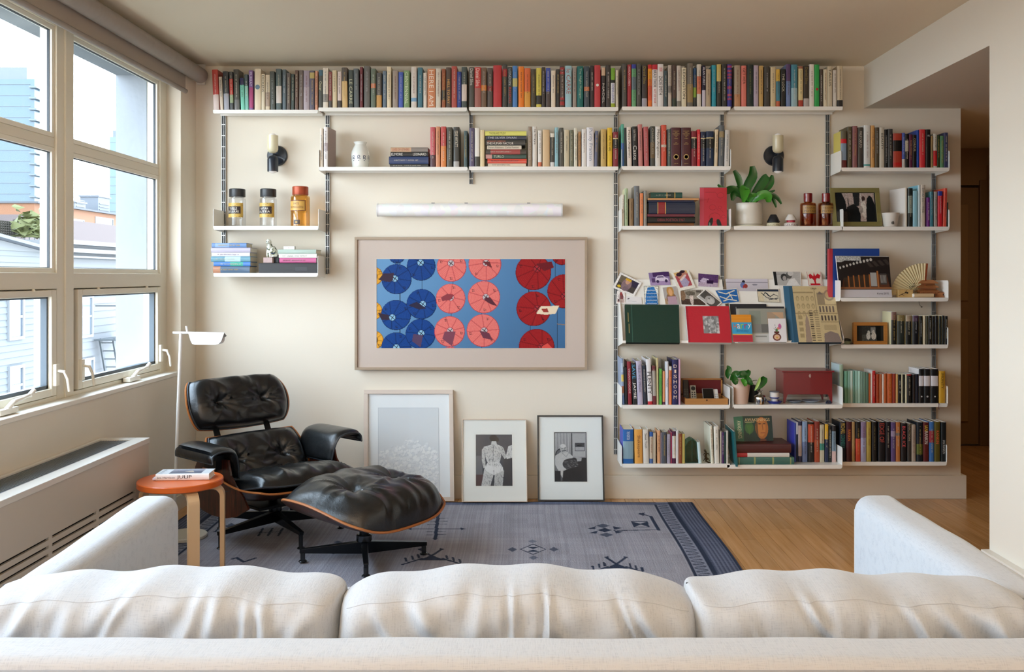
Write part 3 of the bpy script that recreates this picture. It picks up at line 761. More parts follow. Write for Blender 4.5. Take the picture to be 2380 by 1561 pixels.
def row(code, phrase, text, group, yf=0, dmax=None, ybot=None):
    s = S[code]; Y = s['Y']+.010+yf; zb = s['z']+.0005
    bl = [parse(q) for q in text.strip().splitlines() if q.strip()]
    sc = (Y-CAMY)/F
    prev = None; used = {}
    for i, b_ in enumerate(bl):
        w_ = b_['x1']-b_['x0']; h_ = Z(b_['yt'], Y)-zb
        if prev is not None and b_['x0'] < prev+.25: b_['x0'] = prev+.25
        prev = b_['x1']
        nm = cname(b_['c'])
        if b_['b']:
            big = max(b_['b'], key=lambda q: q[1]-q[0]); n2 = cname(big[2])
            if n2 != nm and big[1]-big[0] > .14: nm += ' and ' + n2
        sz = 'thin ' if w_ < 7.6 else 'thick ' if w_ > 15 else ''
        pos = ORD[i]+' from left' if i < len(bl)-1 or len(bl) < 4 else 'last on the right'
        b_['lab'] = '%s%s book, %s on %s' % (sz, nm, pos, phrase)
        mkbook(b_, Y, zb, b_['lab'], group, dmax=dmax or s['d']-.055)
def pile(code, phrase, text, group, z=None, yf=0, dmax=.15):
    """lying books, listed from the top of the pile down: x0 x1 ytop colour | yb=bottom"""
    s = S[code]; Y = s['Y']+.010+yf; sc = (Y-CAMY)/F
    bl = [parse(q) for q in text.strip().splitlines() if q.strip()]
    n = len(bl); zb = s['z']+.0005 if z is None else z
    names = ['topmost', 'second from top', 'third from top', 'fourth from top', 'fifth from top', 'sixth from top', 'seventh from top', 'eighth from top']
    for i in range(n-1, -1, -1):
        b_ = bl[i]; h = (b_['yb']-b_['yt'])*sc
        pos = names[i] if i < n-1 else 'bottom one'
        if i == 0: pos = 'topmost'
        lab = 'lying %s book, %s in %s' % (cname(b_['c']), pos, phrase)
        mkbook(b_, Y, zb, lab, group, dmax=dmax, lying=True)
        zb += h+.0004
    return zb
G1 = 'books along the top row of shelves'; G2 = 'books on the second row of shelves'; G3 = 'books on the wall shelves'
row('A1', 'top left shelf', '''
496.4 509.6 162 c0483f | b=.62-1-d8c4bc | l=-4 | o=f0d8d0
512 519 178.5 d9c9b4 | l=-4
521 533 166 44474a | b=.58-1-a6a6b0 | l=-3.5
535 543 166.5 4b4d4c | b=.19-.6-c8443f,.6-.82-9aa884 | l=-3
545 557 161.5 54524c | b=.75-1-6c6a68 | l=-2.5
560 569 181 7fd0b8 | b=0-.22-332f58 | l=-3
570 578 173 4c5a5c | b=.32-1-84c4b4 | l=-2.5
579 588.5 163.5 83609a | b=.43-.95-b04a7c | t=MURRAY:d8d0e8:.04:.4 | l=-1
591.5 606.5 160 ead9bd | q=1
607.5 615.5 172 dfd2b8 | t=DICKENS:332c28:.04:.5:.6
617 627 174 dccbb0 | b=.5-.9-b09a88
629 639.5 166 565a55 | l=-2
642 654.5 160 5a6664 | b=.42-.84-d9ccc2 | l=-1
656.5 664.5 161.5 627078
666 675 170 655b54
677 683.5 172 45504c
685.5 693 163 6b5348
695 704.5 163 74665e
705.5 719.5 164 a89aa6 | b=.42-1-b8aab0
720 731 164 66606e | b=.05-.2-c4b070
732.5 738.3 165 e9a583''', G1)
row('A2', 'second shelf of top row', '''
741 749.5 162.5 50524e | b=0-.15-44687c | t=Oscar:d8cfa8:.3:.55:.7
750.5 762.5 158 e8dccb | b=.66-.86-9a9288
764 771 166.5 90504e | b=.8-1-54504c
773 783 163.5 ddcba6 | l=-1
784.5 793.5 166.5 e0cdc4 | b=.8-1-443c38
795.5 808 157 60584f | b=.34-1-dcb980 | l=-1.5
810 821 162.5 444c48 | t=LE CARRE:c8c8a8:.25:.9:.6
823 834.5 159.5 62686a | l=-1.5
836.5 843 155.6 733238
846 860 153.5 6b6863
862 873 159.5 6c7868 | b=.38-.5-d0805c
875 887 169 5e5a55 | b=.64-1-cf9c58
889.5 898 165 6b7c8c
899.5 909 155 ead9b8
912.5 925 164 a8998c
926.5 937 167.5 4a62b8
938.5 951.5 164 86a272 | t=CENTENNIAL:dfe4c4:.05:.9:.55
955.5 968.5 155.5 dfd6cc | b=.76-.85-7fa8c8
971 982 157 4d7c8c
984 992 169 e4d9cb
993.5 1012 160 d88e64 | t=HERE I AM:f6e6d2:.04:.95:.55
1013 1024.5 159 ddd3c2
1027 1035.5 160 a05c3c | b=.55-.8-4a4440
1037 1048 156.5 5c4b40 | t=HELL TO PAY:d8a050:.3:.9:.5
1049.5 1062 154 b8564c
1062.7 1072 166.5 34468c
1073 1085 155.5 4c5652 | b=.43-.84-dcccc0''', G1)
row('A3', 'third shelf of top row', '''
1090.5 1102 156.5 545049 | t=Daniel Silva:d8d4cc:.03:.45:.6
1103 1118 156.5 c8423e | b=.52-1-a86a60 | t=Daniel Silva:f4dcd4:.03:.48:.6
1118.7 1130.7 157 78604c | b=.44-.58-d88438
1133 1145 158 5c504a | b=.46-.58-7c2c28
1146.6 1165.8 152 c0383c | q=1
1168 1178.6 150 444440 | b=.1-.28-a02c34
1180 1190.5 155.5 424442 | t=LONDON:ccc:.05:.45:.5 | t=RISING:b83830:.5:.9:.5
1191.4 1202.5 153 5286c4 | b=.3-.5-c8c078
1205 1217.7 154.5 f4862c
1219 1233 158.5 e2703e | b=.6-1-e0a044
1234.5 1245 161 504838
1246.5 1258.4 158 dccb58 | b=.7-.92-34322c
1259.2 1267 156 453c38
1269 1279 158 4656a8 | b=.6-1-584c48
1281 1291 164 ecdcc4
1293 1300.7 161 383632
1301.5 1312 153 564840 | b=.04-.1-a83434,.14-.2-a83434,.76-.82-a83434,.86-.95-a83434
1313.5 1328.7 153 a6ccd4 | t=le CARRE:b05c50:.08:.68:.62
1331 1340 156 a0948a
1341.4 1355.8 154 1c6e68 | t=The Night Manager:b8d0b8:.05:.8:.4
1357.4 1370 154 465058 | b=.5-.6-c87850
1371.8 1380.5 152.5 382c2c
1381.4 1395.7 151.5 c43f44 | q=1
1398 1407 157 3a3230 | b=0-.2-d8b898 | t=NADEL:dcd4c8:.4:.9:.5
1408.5 1419 151 433c38 | o=d8d0c8
1420 1429.3 158 e4e4e0 | b=0-.3-7cac34,.3-.38-222822,.9-1-a0b030 | t=DENNIS LEHANE:5450a4:.4:.88:.6
1431 1437 162.7 ddd2bc''', G1)
row('A4', 'fourth shelf of top row', '''
1446 1456.5 148.5 56534e
1458.4 1467 150 a8343a | t=HARLAN COBEN:e8c8c8:.05:.5:.5
1468.3 1478.5 149.5 6ca878 | b=0-.1-4048a0,.3-.6-687c84
1479.7 1490 148 54544e
1492 1504 151 443c3a | t=Daniel Silva:a89440:.04:.45:.5 | b=.8-1-a8a4ac
1506 1515 150 f08038 | b=0-.1-d83030,.1-.35-f0a028,.5-.85-e06040
1516 1528 150 e8e0de | b=0-.12-c82c3c | t=BRAD THOR:242424:.14:.54:.55 | t=ACT OF WAR:c83838:.58:.92:.4
1528.6 1542 149 e8e4e2 | b=.08-.17-e8e4e2 | t=NW:d02838:.09:.18:.6 | t=ZADIE SMITH:2c342c:.28:.72:.6
1543.2 1551 164 425458
1553 1561 151.3 cbbdae | b=.5-.66-8c847c
1562.6 1571.7 150.7 544038 | b=.8-1-3c4438
1573 1582.7 152.5 cfc6ba | b=.86-1-8c8478
1584 1595.5 157.4 e4d8b8 | t=LEXINGTON:3c3830:.05:.8:.5
1597.3 1610.7 147 746c60 | b=.48-.9-9c8458
1612 1618.6 158 24486c | b=.5-.76-84a438,.76-1-303430
1620 1629.6 149.5 ddd4c4 | b=.28-.7-d87c5c
1632 1640 152 221c34 | b=.6-1-ccc4d0 | t=ALAN FURST:e8e4ec:.04:.48:.6
1641 1652 161 b8a488
1654.5 1664.3 151.3 2c98aa
1666 1676 149.5 36342c | b=0-.4-d4bc6c
1677.7 1689.3 149 343430
1690.5 1700.8 149.5 38388c | b=.03-.08-a83868,.13-.18-a83868,.22-.27-a83868,.3-.34-a83868,.52-.58-a83868,.7-.75-a83868,.8-.84-a83868''', G1)
row('A5', 'last shelf of top row', '''
1707 1721 152 ac9a84 | b=.7-1-c08c64
1723 1735 152.7 e07e70 | t=GET HER:4c3028:.06:.45:.5
1736.2 1750.6 150 23302c | o=8a8c50
1752 1763 152 b8a8b6
1764.5 1774 152.7 c8a462
1776.4 1789 154 44413b
1791 1803 156 d8c49c
1804 1813 161 dcb44c | b=.32-.85-4a889a,.85-1-c86848
1815 1826 161 20221f | t=THE LOCK:d8d0b8:.12:.6:.45
1827.5 1837.5 149 7488b4 | b=0-.4-5c4470
1839 1853.3 150 4a8a9c | b=.56-1-a0c0c8
1856 1866.6 154 e0cc94 | b=0-.06-a46850,.84-1-b04030
1868 1880.4 152.7 3b3228 | b=.8-1-b8b0ac | t=Daniel Silva:8a7840:.04:.45:.5
1881.2 1892.4 149.5 e8e2d6
1893.2 1904.4 150 2fa450 | q=1
1905.6 1912.6 161 4b4038
1914 1922.7 161.5 ddd0b2
1923.3 1934.6 154 ccc0a4 | t=TALLIS:5c5844:.06:.5:.5
1936.5 1944.7 162.8 d8d0c4
1946.2 1959 153.3 cfbfa2 | b=.84-1-26221f''', G1)
row('B2', 'vase shelf', '''
743.5 750.5 298 e6d8c6
752.5 762 295 e4dcd8 | s=a08c88 | y=-7 | b=.4-.6-b8a8a8
1000 1011.5 295 c85a60 | b=.7-1-5c3c44
1013 1023 294 d8926a
1024.6 1037 294 c4504c | b=.48-1-e08848
1038.6 1051 295.5 545248
1054 1067.5 295 444440 | b=.86-1-b0aca8 | t=EDIE WYATT:d8ceb8:.1:.5:.5
1078.5 1086 304 465c5c''', G2)
pile('B2', 'pile on vase shelf', '''
908 994.6 341.4 cca888 | yb=352.2 | b=.55-1-8a8078 | t=LIVES OF OTHERS:a85848:.05:.5:.5
908 995 352.4 2a2826 | yb=362.6 | t=ELMORE:e8e4dc:.02:.32:.6 | t=LEONARD:e8e4dc:.6:.95:.6
904 996 363 566078 | yb=380.5 | b=0-1-34446c
906 995 381 3c3c3a | yb=387.6''', G2)
row('B3', 'shelf left of maroon sets', '''
1091 1102.7 297.5 5c5470
1103.7 1114.7 297.5 e8e2d8 | b=.74-1-44443c | q=1
1116 1126 302 e6d2a6 | q=1
1227.4 1236.2 294 988470
1237.7 1248 294 dfd8ce | t=la Vraye:4c4844:.08:.45:.6
1250.4 1259 303 eee8e0 | b=.88-1-d87858
1261 1277.6 301.5 d9ba90 | q=1
1279 1288.7 309.5 48463e | b=0-.12-e4dccc,.87-1-d8d8d4
1289.5 1298 296 90bcc4
1300 1309.5 296.8 55534b
1311 1323 301.5 cfc2a4
1324 1332.7 302 74745f
1334 1342 297.5 e4dfca
1344 1350 306 b88a5c
1352 1363 300 e8e4de
1363.8 1380.5 296 e9e6e8 | t=Purity Franzen:9098ac:.03:.85:.6
1381.5 1388.5 304 686c84 | l=2
1396.5 1409 300 c9a964
1411.7 1423 296.8 e8be34 | t=WHO YOU ARE:2c2818:.2:.6:.5
1425 1436.5 306.3 84242f | b=.18-.21-e8d8a0,.21-.48-1c1814''', G2)
pile('B3', 'pile under the yellow book', '''
1127.5 1223.5 302.3 e6e276 | yb=312.9 | t=THE BLAKE STUDY:7c7c48:.1:.5:.5
1129 1223.5 313.5 3f4350 | yb=322.6 | t=THE SILVER SWAN:c8ccd8:.05:.75:.5
1129 1221 323 45433e | yb=336.2 | t=THE HUMAN FACTOR:ece4d8:.03:.7:.42:-.14 | t=GRAHAM GREENE:b8705c:.03:.5:.3:.22
1132 1212 336.7 e0d4c0 | yb=345.6 | t=Distant Relations  Carlos Fuentes:544c44:.03:.92:.45
1129 1223 346 4c443c | yb=357.6 | b=.12-.85-a84c48
1129 1223 358 40584e | yb=367.8 | b=0-.15-c89890 | t=TURLO:d0d8c0:.2:.45:.6
1133 1224 368.3 dc5240 | yb=379
1134 1222.5 379.3 ddcfb8 | yb=386.7''', G2)
row('B4', 'shelf of the maroon sets', '''
1444 1450 288.5 58ae96 | b=.45-1-4478bc
1450.8 1456.3 297 26302f | q=1
1458 1468.5 295 e6dace | l=-2 | t=Maya Angelou:3c3830:.08:.78:.55
1471 1482.5 294 242422 | l=-2 | t=Caste:ece8e0:.48:.84:.7 | t=Isabel Wilkerson:b8b4ac:.08:.36:.5
1484 1494 289 c8827c | l=-1.5
1497.5 1508.5 294.5 b85c5c | l=-2
1511.5 1522 293.5 454640 | b=.4-.8-6b5638 | t=CHANGELESS:a8a090:.05:.7:.4
1523 1535 294 e2ddd6 | t=Maya Angelou:4c4844:.08:.78:.55
1537 1549 290 d2543f | b=.48-.54-c8b8a8
1551.6 1559 300 586460
1560 1582.5 296.5 4c1c24 | q=1
1583.5 1606 296.5 4a1b22 | q=1
1607 1619.5 304.5 7c1828 | b=.18-.205-e4cc98,.205-.5-10100e
1620.5 1627.5 300.7 dc2c34
1629 1640.3 306 0e2040 | b=.18-.205-dcc890,.205-.48-0c0e10
1641.6 1658.7 305 0e2848 | b=.18-.205-dcc890,.205-.48-0c0e10
1660 1667.5 300.7 e0ccaa | l=2.5
1670 1681.5 291 5e6468 | l=2.5 | b=.15-.3-948058
1683.5 1694.5 302 cfcbc4 | l=2''', G2)
row('B6', 'highest shelf by the hall', '''
1954.5 1968 304 64604c | b=.22-.34-c8242c,.34-.8-8498ac,.8-1-6c2c28 | s=d8c860 | q=1
1970 1980 294 585038
1981.5 1993 293 8c5c5c
1994.5 2005.7 296 44403a | t=PHILIP CAPUTO:d0c8b8:.1:.5:.5
2008 2023 290.7 d9dad6 | b=.92-.96-4c9c94
2024.3 2033 291.5 ce9c5c
2034.3 2043 296 544a38
2044.3 2055.7 296 c6c0b0 | t=BEAUTY:2c2824:.15:.55:.4
2056.5 2063.6 300.7 191a1a
2064.3 2075 299.3 3a3a3a
2076.5 2096.5 310 aa3c2a | b=.2-.52-0d0d0c,.85-.95-b81c1c | q=1
2097 2103.6 308.5 4f64b4 | b=.75-1-d0ccc8
2104.3 2112 310.7 101010 | b=.2-.52-b0a894
2113.6 2120.7 312 5c1a3c
2121.5 2130 313.6 12110f | t=CORPUS:c8b898:.1:.5:.5
2131 2136.3 302 2048a4 | q=1
2137 2150.7 300.7 d6343c
2152 2163 300.7 0c0c0d | t=WHAT:d8d8d8:.14:.19:.6
2163.8 2168.8 315.7 aa8c5c
2170 2178 310.7 cdc6b6 | b=.5-.95-c82424
2178.8 2184.5 314 2a3c18
2185.7 2193.6 315.7 5c8c64
2194.3 2203.6 308 34385c''', G2)
row('C4', 'red picture book shelf', '''
1445 1450.8 452 e0d8c8 | D=.17
1452 1459.6 437.7 a8ba92 | s=e4e0b4 | D=.15
1462.6 1472.4 461 8a6c48 | o=2c2418
1474 1486 432 686c70 | s=8c8474 | D=.16
1487.3 1495 448.6 e2844f
1496.3 1503.5 443 8c8880''', G3)
zt = pile('C4', 'pile under the green book', '''
1506 1613.7 464 121c3c | yb=468.4 | q=1
1507.7 1615.5 468.7 1c2840 | yb=496 | q=1 | b=.19-.205-d8b060,.205-.355-8c2028,.355-.37-d8b060
1504.7 1613.7 496.6 6c2c38 | yb=503.2 | q=1
1505 1615.6 503.5 0d1615 | yb=517.6 | t=OBRA POETICA 1967:8c3440:.2:.78:.42
1505 1613 518 74441f | yb=524.8 | q=1''', G3, dmax=.18)
s_ = S['C4']; Y = s_['Y']+.01
tag(bxo('wooden_board', M('c9925e', .5, var=(4, .15, (1, 10, 10))), X(1505.3, Y), X(1624.7, Y), Y, Y+.16, zt, zt+.012, None, .0015), 'thin light wooden board between the navy pile and green book', 'board')
mkbook(dict(parse('1512 1585.7 443 1d4c42 | b=.5-.53-c8a050,.53-.75-1c3028,.75-.78-c8a050'), yb=456.6), Y+.015, zt+.0125, 'green book with gold bands lying on the wooden board', G3, lying=True, dmax=.12)
row('C6', 'shelf of the olive frame', '''
2104 2109 436 e6dfd0 | s=e8e2dc | D=.18 | y=9 | q=1
2111 2121.4 437 16211f | b=.2-.65-7c8c84
2122 2133.6 443 8cc0d0 | q=1
2134.2 2138.8 430 cfe6ee | s=7cc0d4 | q=1
2140 2150.7 429.5 ccc0b0 | t=DAVID GOTTFRIED:3c3830:.08:.68:.45
2154 2161.4 458.6 6e2a7c
2162 2169 445 3c7c8c
2171.4 2178.6 445 a69c94 | o=4c4844
2180 2190.7 444 cc2434 | b=0-.13-2c3c9c
2192 2199.5 437.5 dc5440 | l=2.5
2201 2204.5 470 1c2c24 | q=1''', G3)
row('E6', 'small wooden frame shelf', '''
2072 2083.4 724.5 101614 | b=0-.25-806058 | s=e2dcb4 | D=.15
2086 2101.6 732 1c2220 | b=0-.2-8c7c50,.2-.95-28302c | s=ddd6b4
2106 2118 733 131716 | b=0-.2-a49078 | s=ddd6b4
2121.5 2135.3 733 0d121a | b=0-.2-4c344c | s=ddd6b4
2137.3 2144 734 121a1a | s=ddd6b4
2146.5 2151 733 ddd2b4 | q=1
2152.6 2157 734 404030 | q=1
2158.6 2165.6 733 0e0e12 | s=ddd6b4
2167.3 2172.5 734 15161a | s=ddd6b4 | q=1
2174 2180 733 101014 | s=ddd6b4 | q=1
2183 2188 734 202420 | s=ddd6b4 | q=1
2190 2195 733 1b1f1e | s=ddd6b4 | q=1
2196.5 2203 734 0d0f12 | s=ddd6b4''', G3)
row('F4', 'cookbook shelf', '''
1446 1451.5 832.7 8c9cb8 | b=.1-.3-a8b8cc,.35-.5-d8c060,.6-.75-a86848,.8-1-6888c0 | l=-3 | D=.22 | q=1
1453 1458.6 854 131c20 | l=-2 | q=1
1460 1468.6 839.6 8c1c2c | l=-2.5 | D=.2 | t=VEGAN FOODS:e8d8d8:.16:.74:.42
1471 1481 843 12181c | l=-4 | t=SAVE:4ca4d0:.04:.38:.72 | t=JAMIE:ece8e4:.47:.86:.72
1482 1495 838.4 b9b2c9 | l=-4 | D=.22 | t=TABLES AND SPREADS:5c5478:.08:.72:.4
1496 1503.7 849 232b3c | l=-3.5
1506 1517 834 e2dedf | b=.93-1-c42434 | l=-4.5 | D=.23 | t=PLENTY:242424:.28:.77:.78
1518 1525.7 850 6c222b | b=.12-.78-aaa49a | l=-2.5
1526.5 1531 831.4 c9b988 | l=-1 | D=.22 | q=1
1532.5 1538.8 856.6 5cac44
1540.5 1545.5 862.3 e29b6c | b=.92-1-5c2040 | q=1
1546.8 1553.7 839.6 d9dde6 | D=.22 | t=Nadiya:4c4c54:.4:.6:.6
1555.3 1561.3 851 e88452 | b=0-.1-d8d8d0
1562.5 1576 835.2 1c1c54 | D=.23 | t=^DISHOOM:e4cfc0:.09:.89:.68
1577.3 1581.4 835 d9a9c9 | D=.22 | q=1''', G3, dmax=.2)
row('F6', 'pale green paperback shelf', '''
1951.5 1960 846.7 9cb49c | s=c4dce0 | D=.16 | q=1
1963 1971 862 6ca489 | q=1
1971.5 1976.5 862.5 8fbcaa | q=1
1977 1982 861.5 cbe0d4 | q=1
1982.5 1987.4 862 6c9c8c | q=1
1988 1993.3 861 9ccaba | q=1
1994 2000.6 862 aad4c6 | q=1
2001.3 2006 863 7c9c8c | q=1
2006.7 2012.7 864 6b8b79 | q=1
2013 2018.8 866 5b7b69 | q=1
2019.4 2023.6 868 ba5c2b | q=1
2024.2 2027.5 866 e9e2da | s=f0eee8 | q=1
2028 2035 861 ba2323 | s=eae6e0 | D=.15
2037 2043 869 aa4322 | q=1
2044.3 2050.2 869 b2633c | q=1
2050.6 2054.4 869 e9e2da | q=1
2055 2061 868 ba5c2b | q=1
2062.5 2073.5 868 c25d2c
2074.6 2082 868 9a3a2a | q=1
2082.6 2087.3 869 d2aa6b | q=1
2088 2094.7 870 0e1212
2095.2 2098 869 e2debb | q=1
2098.4 2103.5 870 121a12 | q=1
2104 2108 869 e2debc | q=1
2108.8 2118.3 869 161616 | b=0-.05-a02424
2121.6 2127.7 870 221a1a | q=1
2128.3 2135 869 0e1426 | q=1
2136.4 2147 857 0c0e10 | b=.2-.5-dcd8dc | s=f0eef0 | D=.16 | q=1
2147.8 2162 857 0d0f12 | b=.2-.5-dcd8dc | s=f0eef0 | D=.16 | q=1
2164 2180.8 857 0b0e13 | b=.2-.5-dcd8dc | s=f0eef0 | D=.16 | q=1
2182.8 2197 862 cc9c2c | t=MONTY:3c3018:.08:.55:.4''', G3)
row('G4', 'lowest shelf by leaning frames', '''
1448 1472.4 997.3 1f62a8 | b=.35-.86-84a4b4 | s=5058b8 | D=.2 | t=THE NORTON:d8e0e8:.06:.3:.3
1475.5 1494 997.5 e2a34c | l=-1.5 | t=Shakespeare:5c3a24:.18:.82:.45
1495.7 1509 997.5 dad5cc | l=-2 | t=Sweet Tooth:2c2a28:.12:.55:.42
1509.8 1517.8 1003 cabaa4 | b=0-.15-2c5ca2,.85-1-4c6ca2
1518.4 1524.7 1006 c2b29b | q=1
1527.9 1534.8 1000 dba274
1535.4 1538.2 1005 8c8292 | q=1
1538.8 1549.3 1004 4a4e56
1550.6 1558 1008.6 aaa2b4
1558.9 1562 1005 a23a5b | q=1
1562.7 1570.7 1001.7 4c143b | b=.15-.84-ddd8d2
1571.4 1577 1000.4 e2dedd | q=1
1577.7 1585.2 1007.4 8c4a2b
1586 1592 1008 baaa5b | q=1
1624.5 1631 1027 cbe2e2 | l=-4 | q=1
1653 1659 989 e2dfcb | l=-3.5 | D=.2
1661 1672 990.3 e2dfd4 | l=-2 | D=.2
1673.8 1677.2 1002 c2baab | q=1
1677.8 1682.8 1004 4c2c62
1683.4 1687.3 1004 1a3c3a | q=1
1688.2 1692.5 1001 cac6bb''', G3, dmax=.18)
zt = pile('G5', 'pile under the standing green book', '''
1711.4 1838.5 1031 4c1b1b | yb=1052.2 | q=1
1712.6 1834.5 1052.8 dcd8d0 | yb=1062.4 | b=0-.2-b02c30 | q=1
1712 1845.5 1063 3d6c62 | yb=1079.8 | b=.04-.05-b0b078,.3-.33-98a068,.62-.65-98a068,.93-.95-98a068 | q=1''', G3, dmax=.27)
row('G5', 'lowest shelf under red chest', '''
1846.5 1850.5 982.5 3c4c9c | s=2838b4 | D=.17 | q=1
1851 1855 981 cacad2 | b=.3-1-16223a | q=1
1855.6 1863.7 979 2c2c4b | b=.1-.85-b8a8a8
1865 1877 979 8ca4c4 | b=.5-1-6c7ca4
1878.4 1891.8 981 1a1614 | b=.05-.5-bc4a2c
1893 1905 979 aa4a2b | b=0-.45-8c3428
1905.8 1916 986.6 c2baa0 | b=.5-.68-3c8c7b
1917.4 1925.3 985.3 1a2a4b | b=0-.4-e2b234
1926 1933 990 0e1212
1933.8 1943 989 7c92a2 | b=.7-1-caaaa4,0-.15-242428''', G3, yf=.07)
row('G6', 'lowest shelf by the hall', '''
1951.7 1965.7 980 121a2b | t=MICHAEL:c8a848:.03:.3:.7 | t=CONNELLY:2c7c6c:.32:.66:.7 | s=101820
1967 1979.7 979.5 4c1b23 | t=RANKIN:d87828:.2:.48:.5
1980.4 1987 980 aa8a5b | q=1
1989 2000.3 980 161616 | b=.42-1-cc4a34
2001 2013.5 980 a4a6c4 | b=0-.4-8c7c9c
2014.3 2024.6 980 b29c4c
2026.8 2037.9 980 1a1a1a | o=8c7c48
2041.5 2057 980 12141a | t=EDGE OF:b84840:.03:.52:.7
2058.5 2069.5 980 16161f
2071 2082 981 5c4a7b | b=.22-.36-9c8cac
2082.8 2092.4 981 ba723c | b=.27-.34-6c6460
2094.6 2106.4 983 16161a | t=BLACK ICE:e45c60:.08:.62:.6
2109.3 2118 984 3b3632 | t=EVICTION:b8a888:.02:.45:.5
2119 2128.5 987 aa9a8b
2130.7 2144.7 981 0e1a26 | b=.55-.82-5c6428
2146 2158.7 981 5c1a1b | t=IAN:f0d050:.08:.22:.6 | t=RANKIN:ece4dc:.23:.55:.6
2160 2171 980 3c72b2 | b=.22-.52-a03444
2172 2185 980 5c521b | t=RANKIN:e86440:.22:.55:.5
2187.4 2199.5 981 0c161a | t=IAN RANKIN:c8c8c4:.45:.8:.45''', G3)
# small printed devices on a few spines
def disc_on(bx, by, r, col, Y, name='emblem', parent=None, inner=None):
    p = Vector((X(bx, Y), Y-.0075, Z(by, Y)))
    mb = MB(); n_ = 24; rr = r*(Y-CAMY)/F
    mb.lathe([(rr, 0), (rr, .0006), (0, .0006)], n_, (0, 0, 0), axis='y')
    o = mb.build(name, M(col, .5), parent); o.location = p if parent is None else parent.matrix_world.inverted() @ p
    return o
def emblem(near_x, code, by, r, col):
    """put an emblem on the spine standing at picture column near_x on a shelf"""
    Y = S[code]['Y']+.01; bpy.context.view_layer.update()
    zt_ = S[code]['z']
    best = min((b for b in BOOKS if abs(b.location.z-zt_) < .02), key=lambda b: abs(b.matrix_world.translation.x-X(near_x, Y)))
    w_ = max(v.co.x for v in best.children[0].data.vertices)
    rr = r*(Y-CAMY)/F; bl = min(.006, w_*.16)
    mb = MB(); mb.lathe([(rr, 0), (rr, .0005), (0, .0005)], 20, (w_/2, -bl+.0016, Z(by, Y)-best.location.z), axis='y')
    return mb.build('emblem', M(col, .5), best)
for a in [(1560, 'B4', 364.5, 6, 'c8a868'), (1560, 'B4', 364.5, 4.3, '5c2428'), (1583.5, 'B4', 364.5, 6, 'c8a868'), (1583.5, 'B4', 364.5, 4.3, '5c2428'),
          (591.5, 'A1', 202.5, 5.5, '6a8498'), (1381.4, 'A3', 198, 3.2, 'ece4dc'), (1893.2, 'A5', 207.5, 3, 'b02c2c'),
          (2136.4, 'F6', 921, 1.8, 'c8c8c4'), (2147.8, 'F6', 921, 2.2, 'c8c8c4'), (2164, 'F6', 921, 1.8, 'c8c8c4')]: emblem(*a)
for nx in (1560, 1583.5):
    Y = S['B4']['Y']+.01; zt_ = S['B4']['z']
    best = min((b for b in BOOKS if abs(b.location.z-zt_) < .02), key=lambda b: abs(b.location.x-X(nx, Y)))
    w_ = max(v.co.x for v in best.children[0].data.vertices); h_ = max(v.co.z for v in best.children[0].data.vertices); mb = MB()
    for f0, txt, ww in ((.08, 'HARVARD', .62), (.115, 'AND', .25), (.15, 'RADCLIFFE', .7), (.185, 'CLASS', .45), (.22, 'OF', .18), (.27, '1984', .36), (.38, 'THE', .22), (.415, 'REPORT', .5), (.92, '2014', .4)):
        mb = MB(); put_text(mb, txt, (w_*(1-ww)/2, -min(.006, w_*.16)+.0012, h_*(1-f0-.025)), (w_*ww, 0, 0), (0, 0, h_*.024)); mb.build('lettering', M('c8a868', .5), best)
    pass
# ================================================================== SLOPING DISPLAY SHELVES
PT = Vector((0, -.025, Z(649, -.025))); PBm = Vector((0, -.27, Z(792, -.27)))
PN = Vector((0, PBm.z-PT.z, -(PBm.y-PT.y))).normalized()
if PN.y > 0: PN = -PN
def slope_pt(px, py, off=0): return onplane(px, py, PT+PN*off, PN)
def disp(x0t, x1t, x0b, x1b, label, left=False, right=False):
    tl, tr, br, bl = slope_pt(x0t, 649), slope_pt(x1t, 649), slope_pt(x1b, 793), slope_pt(x0b, 793)
    xl, xr = bl.x, br.x
    t = thing('display_shelf', label, 'shelf', (0, 0, 0), 0, 'sloping white display shelves')
    d = PN*-.0025
    P0, P1 = Vector((xl, PT.y, PT.z)), Vector((xr, PT.y, PT.z)); Q0, Q1 = Vector((xl, PBm.y, PBm.z)), Vector((xr, PBm.y, PBm.z))
    MB().add([P0, P1, Q1, Q0, P0+d, P1+d, Q1+d, Q0+d], [(0,1,2,3), (4,7,6,5), (0,4,5,1), (1,5,6,2), (2,6,7,3), (3,7,4,0)]).build('sloping_plate', SHW, t)
    MB().box(xl, xr, PBm.y-.022, PBm.y, PBm.z-.012, PBm.z-.009).box(xl, xr, PBm.y-.024, PBm.y-.022, PBm.z-.012, PBm.z+.004).build('front_lip', SHW, t)
    for on, x in ((left, xl-.003), (right, xr)):
        if on: MB().prism([(-.015, PT.z), (PT.y, PT.z), (PBm.y-.02, PBm.z+.02), (PBm.y-.024, PBm.z-.012), (-.015, PBm.z-.05)], 'x', x, x+.003).build('end_cheek', SHW, t)
disp(1430, 1683, 1447, 1697, 'sloping white display shelf under the green and red albums', True)
disp(1686, 1937, 1706, 1958, 'sloping white display shelf under the architecture poster book', False, True)
def photo(label, ras, pts, lift=.004, name='photograph', cat='photo', thick=.0006, group=None):
    """pts: TL,TR,BR,BL in the picture, lying on the sloping plate"""
    c = [slope_pt(x, y, lift) for x, y in pts]
    return tag(sheet(name, ras, c, None, PAPER, thick), label, cat, group)
GP = 'photographs and postcards on the sloping display shelves'
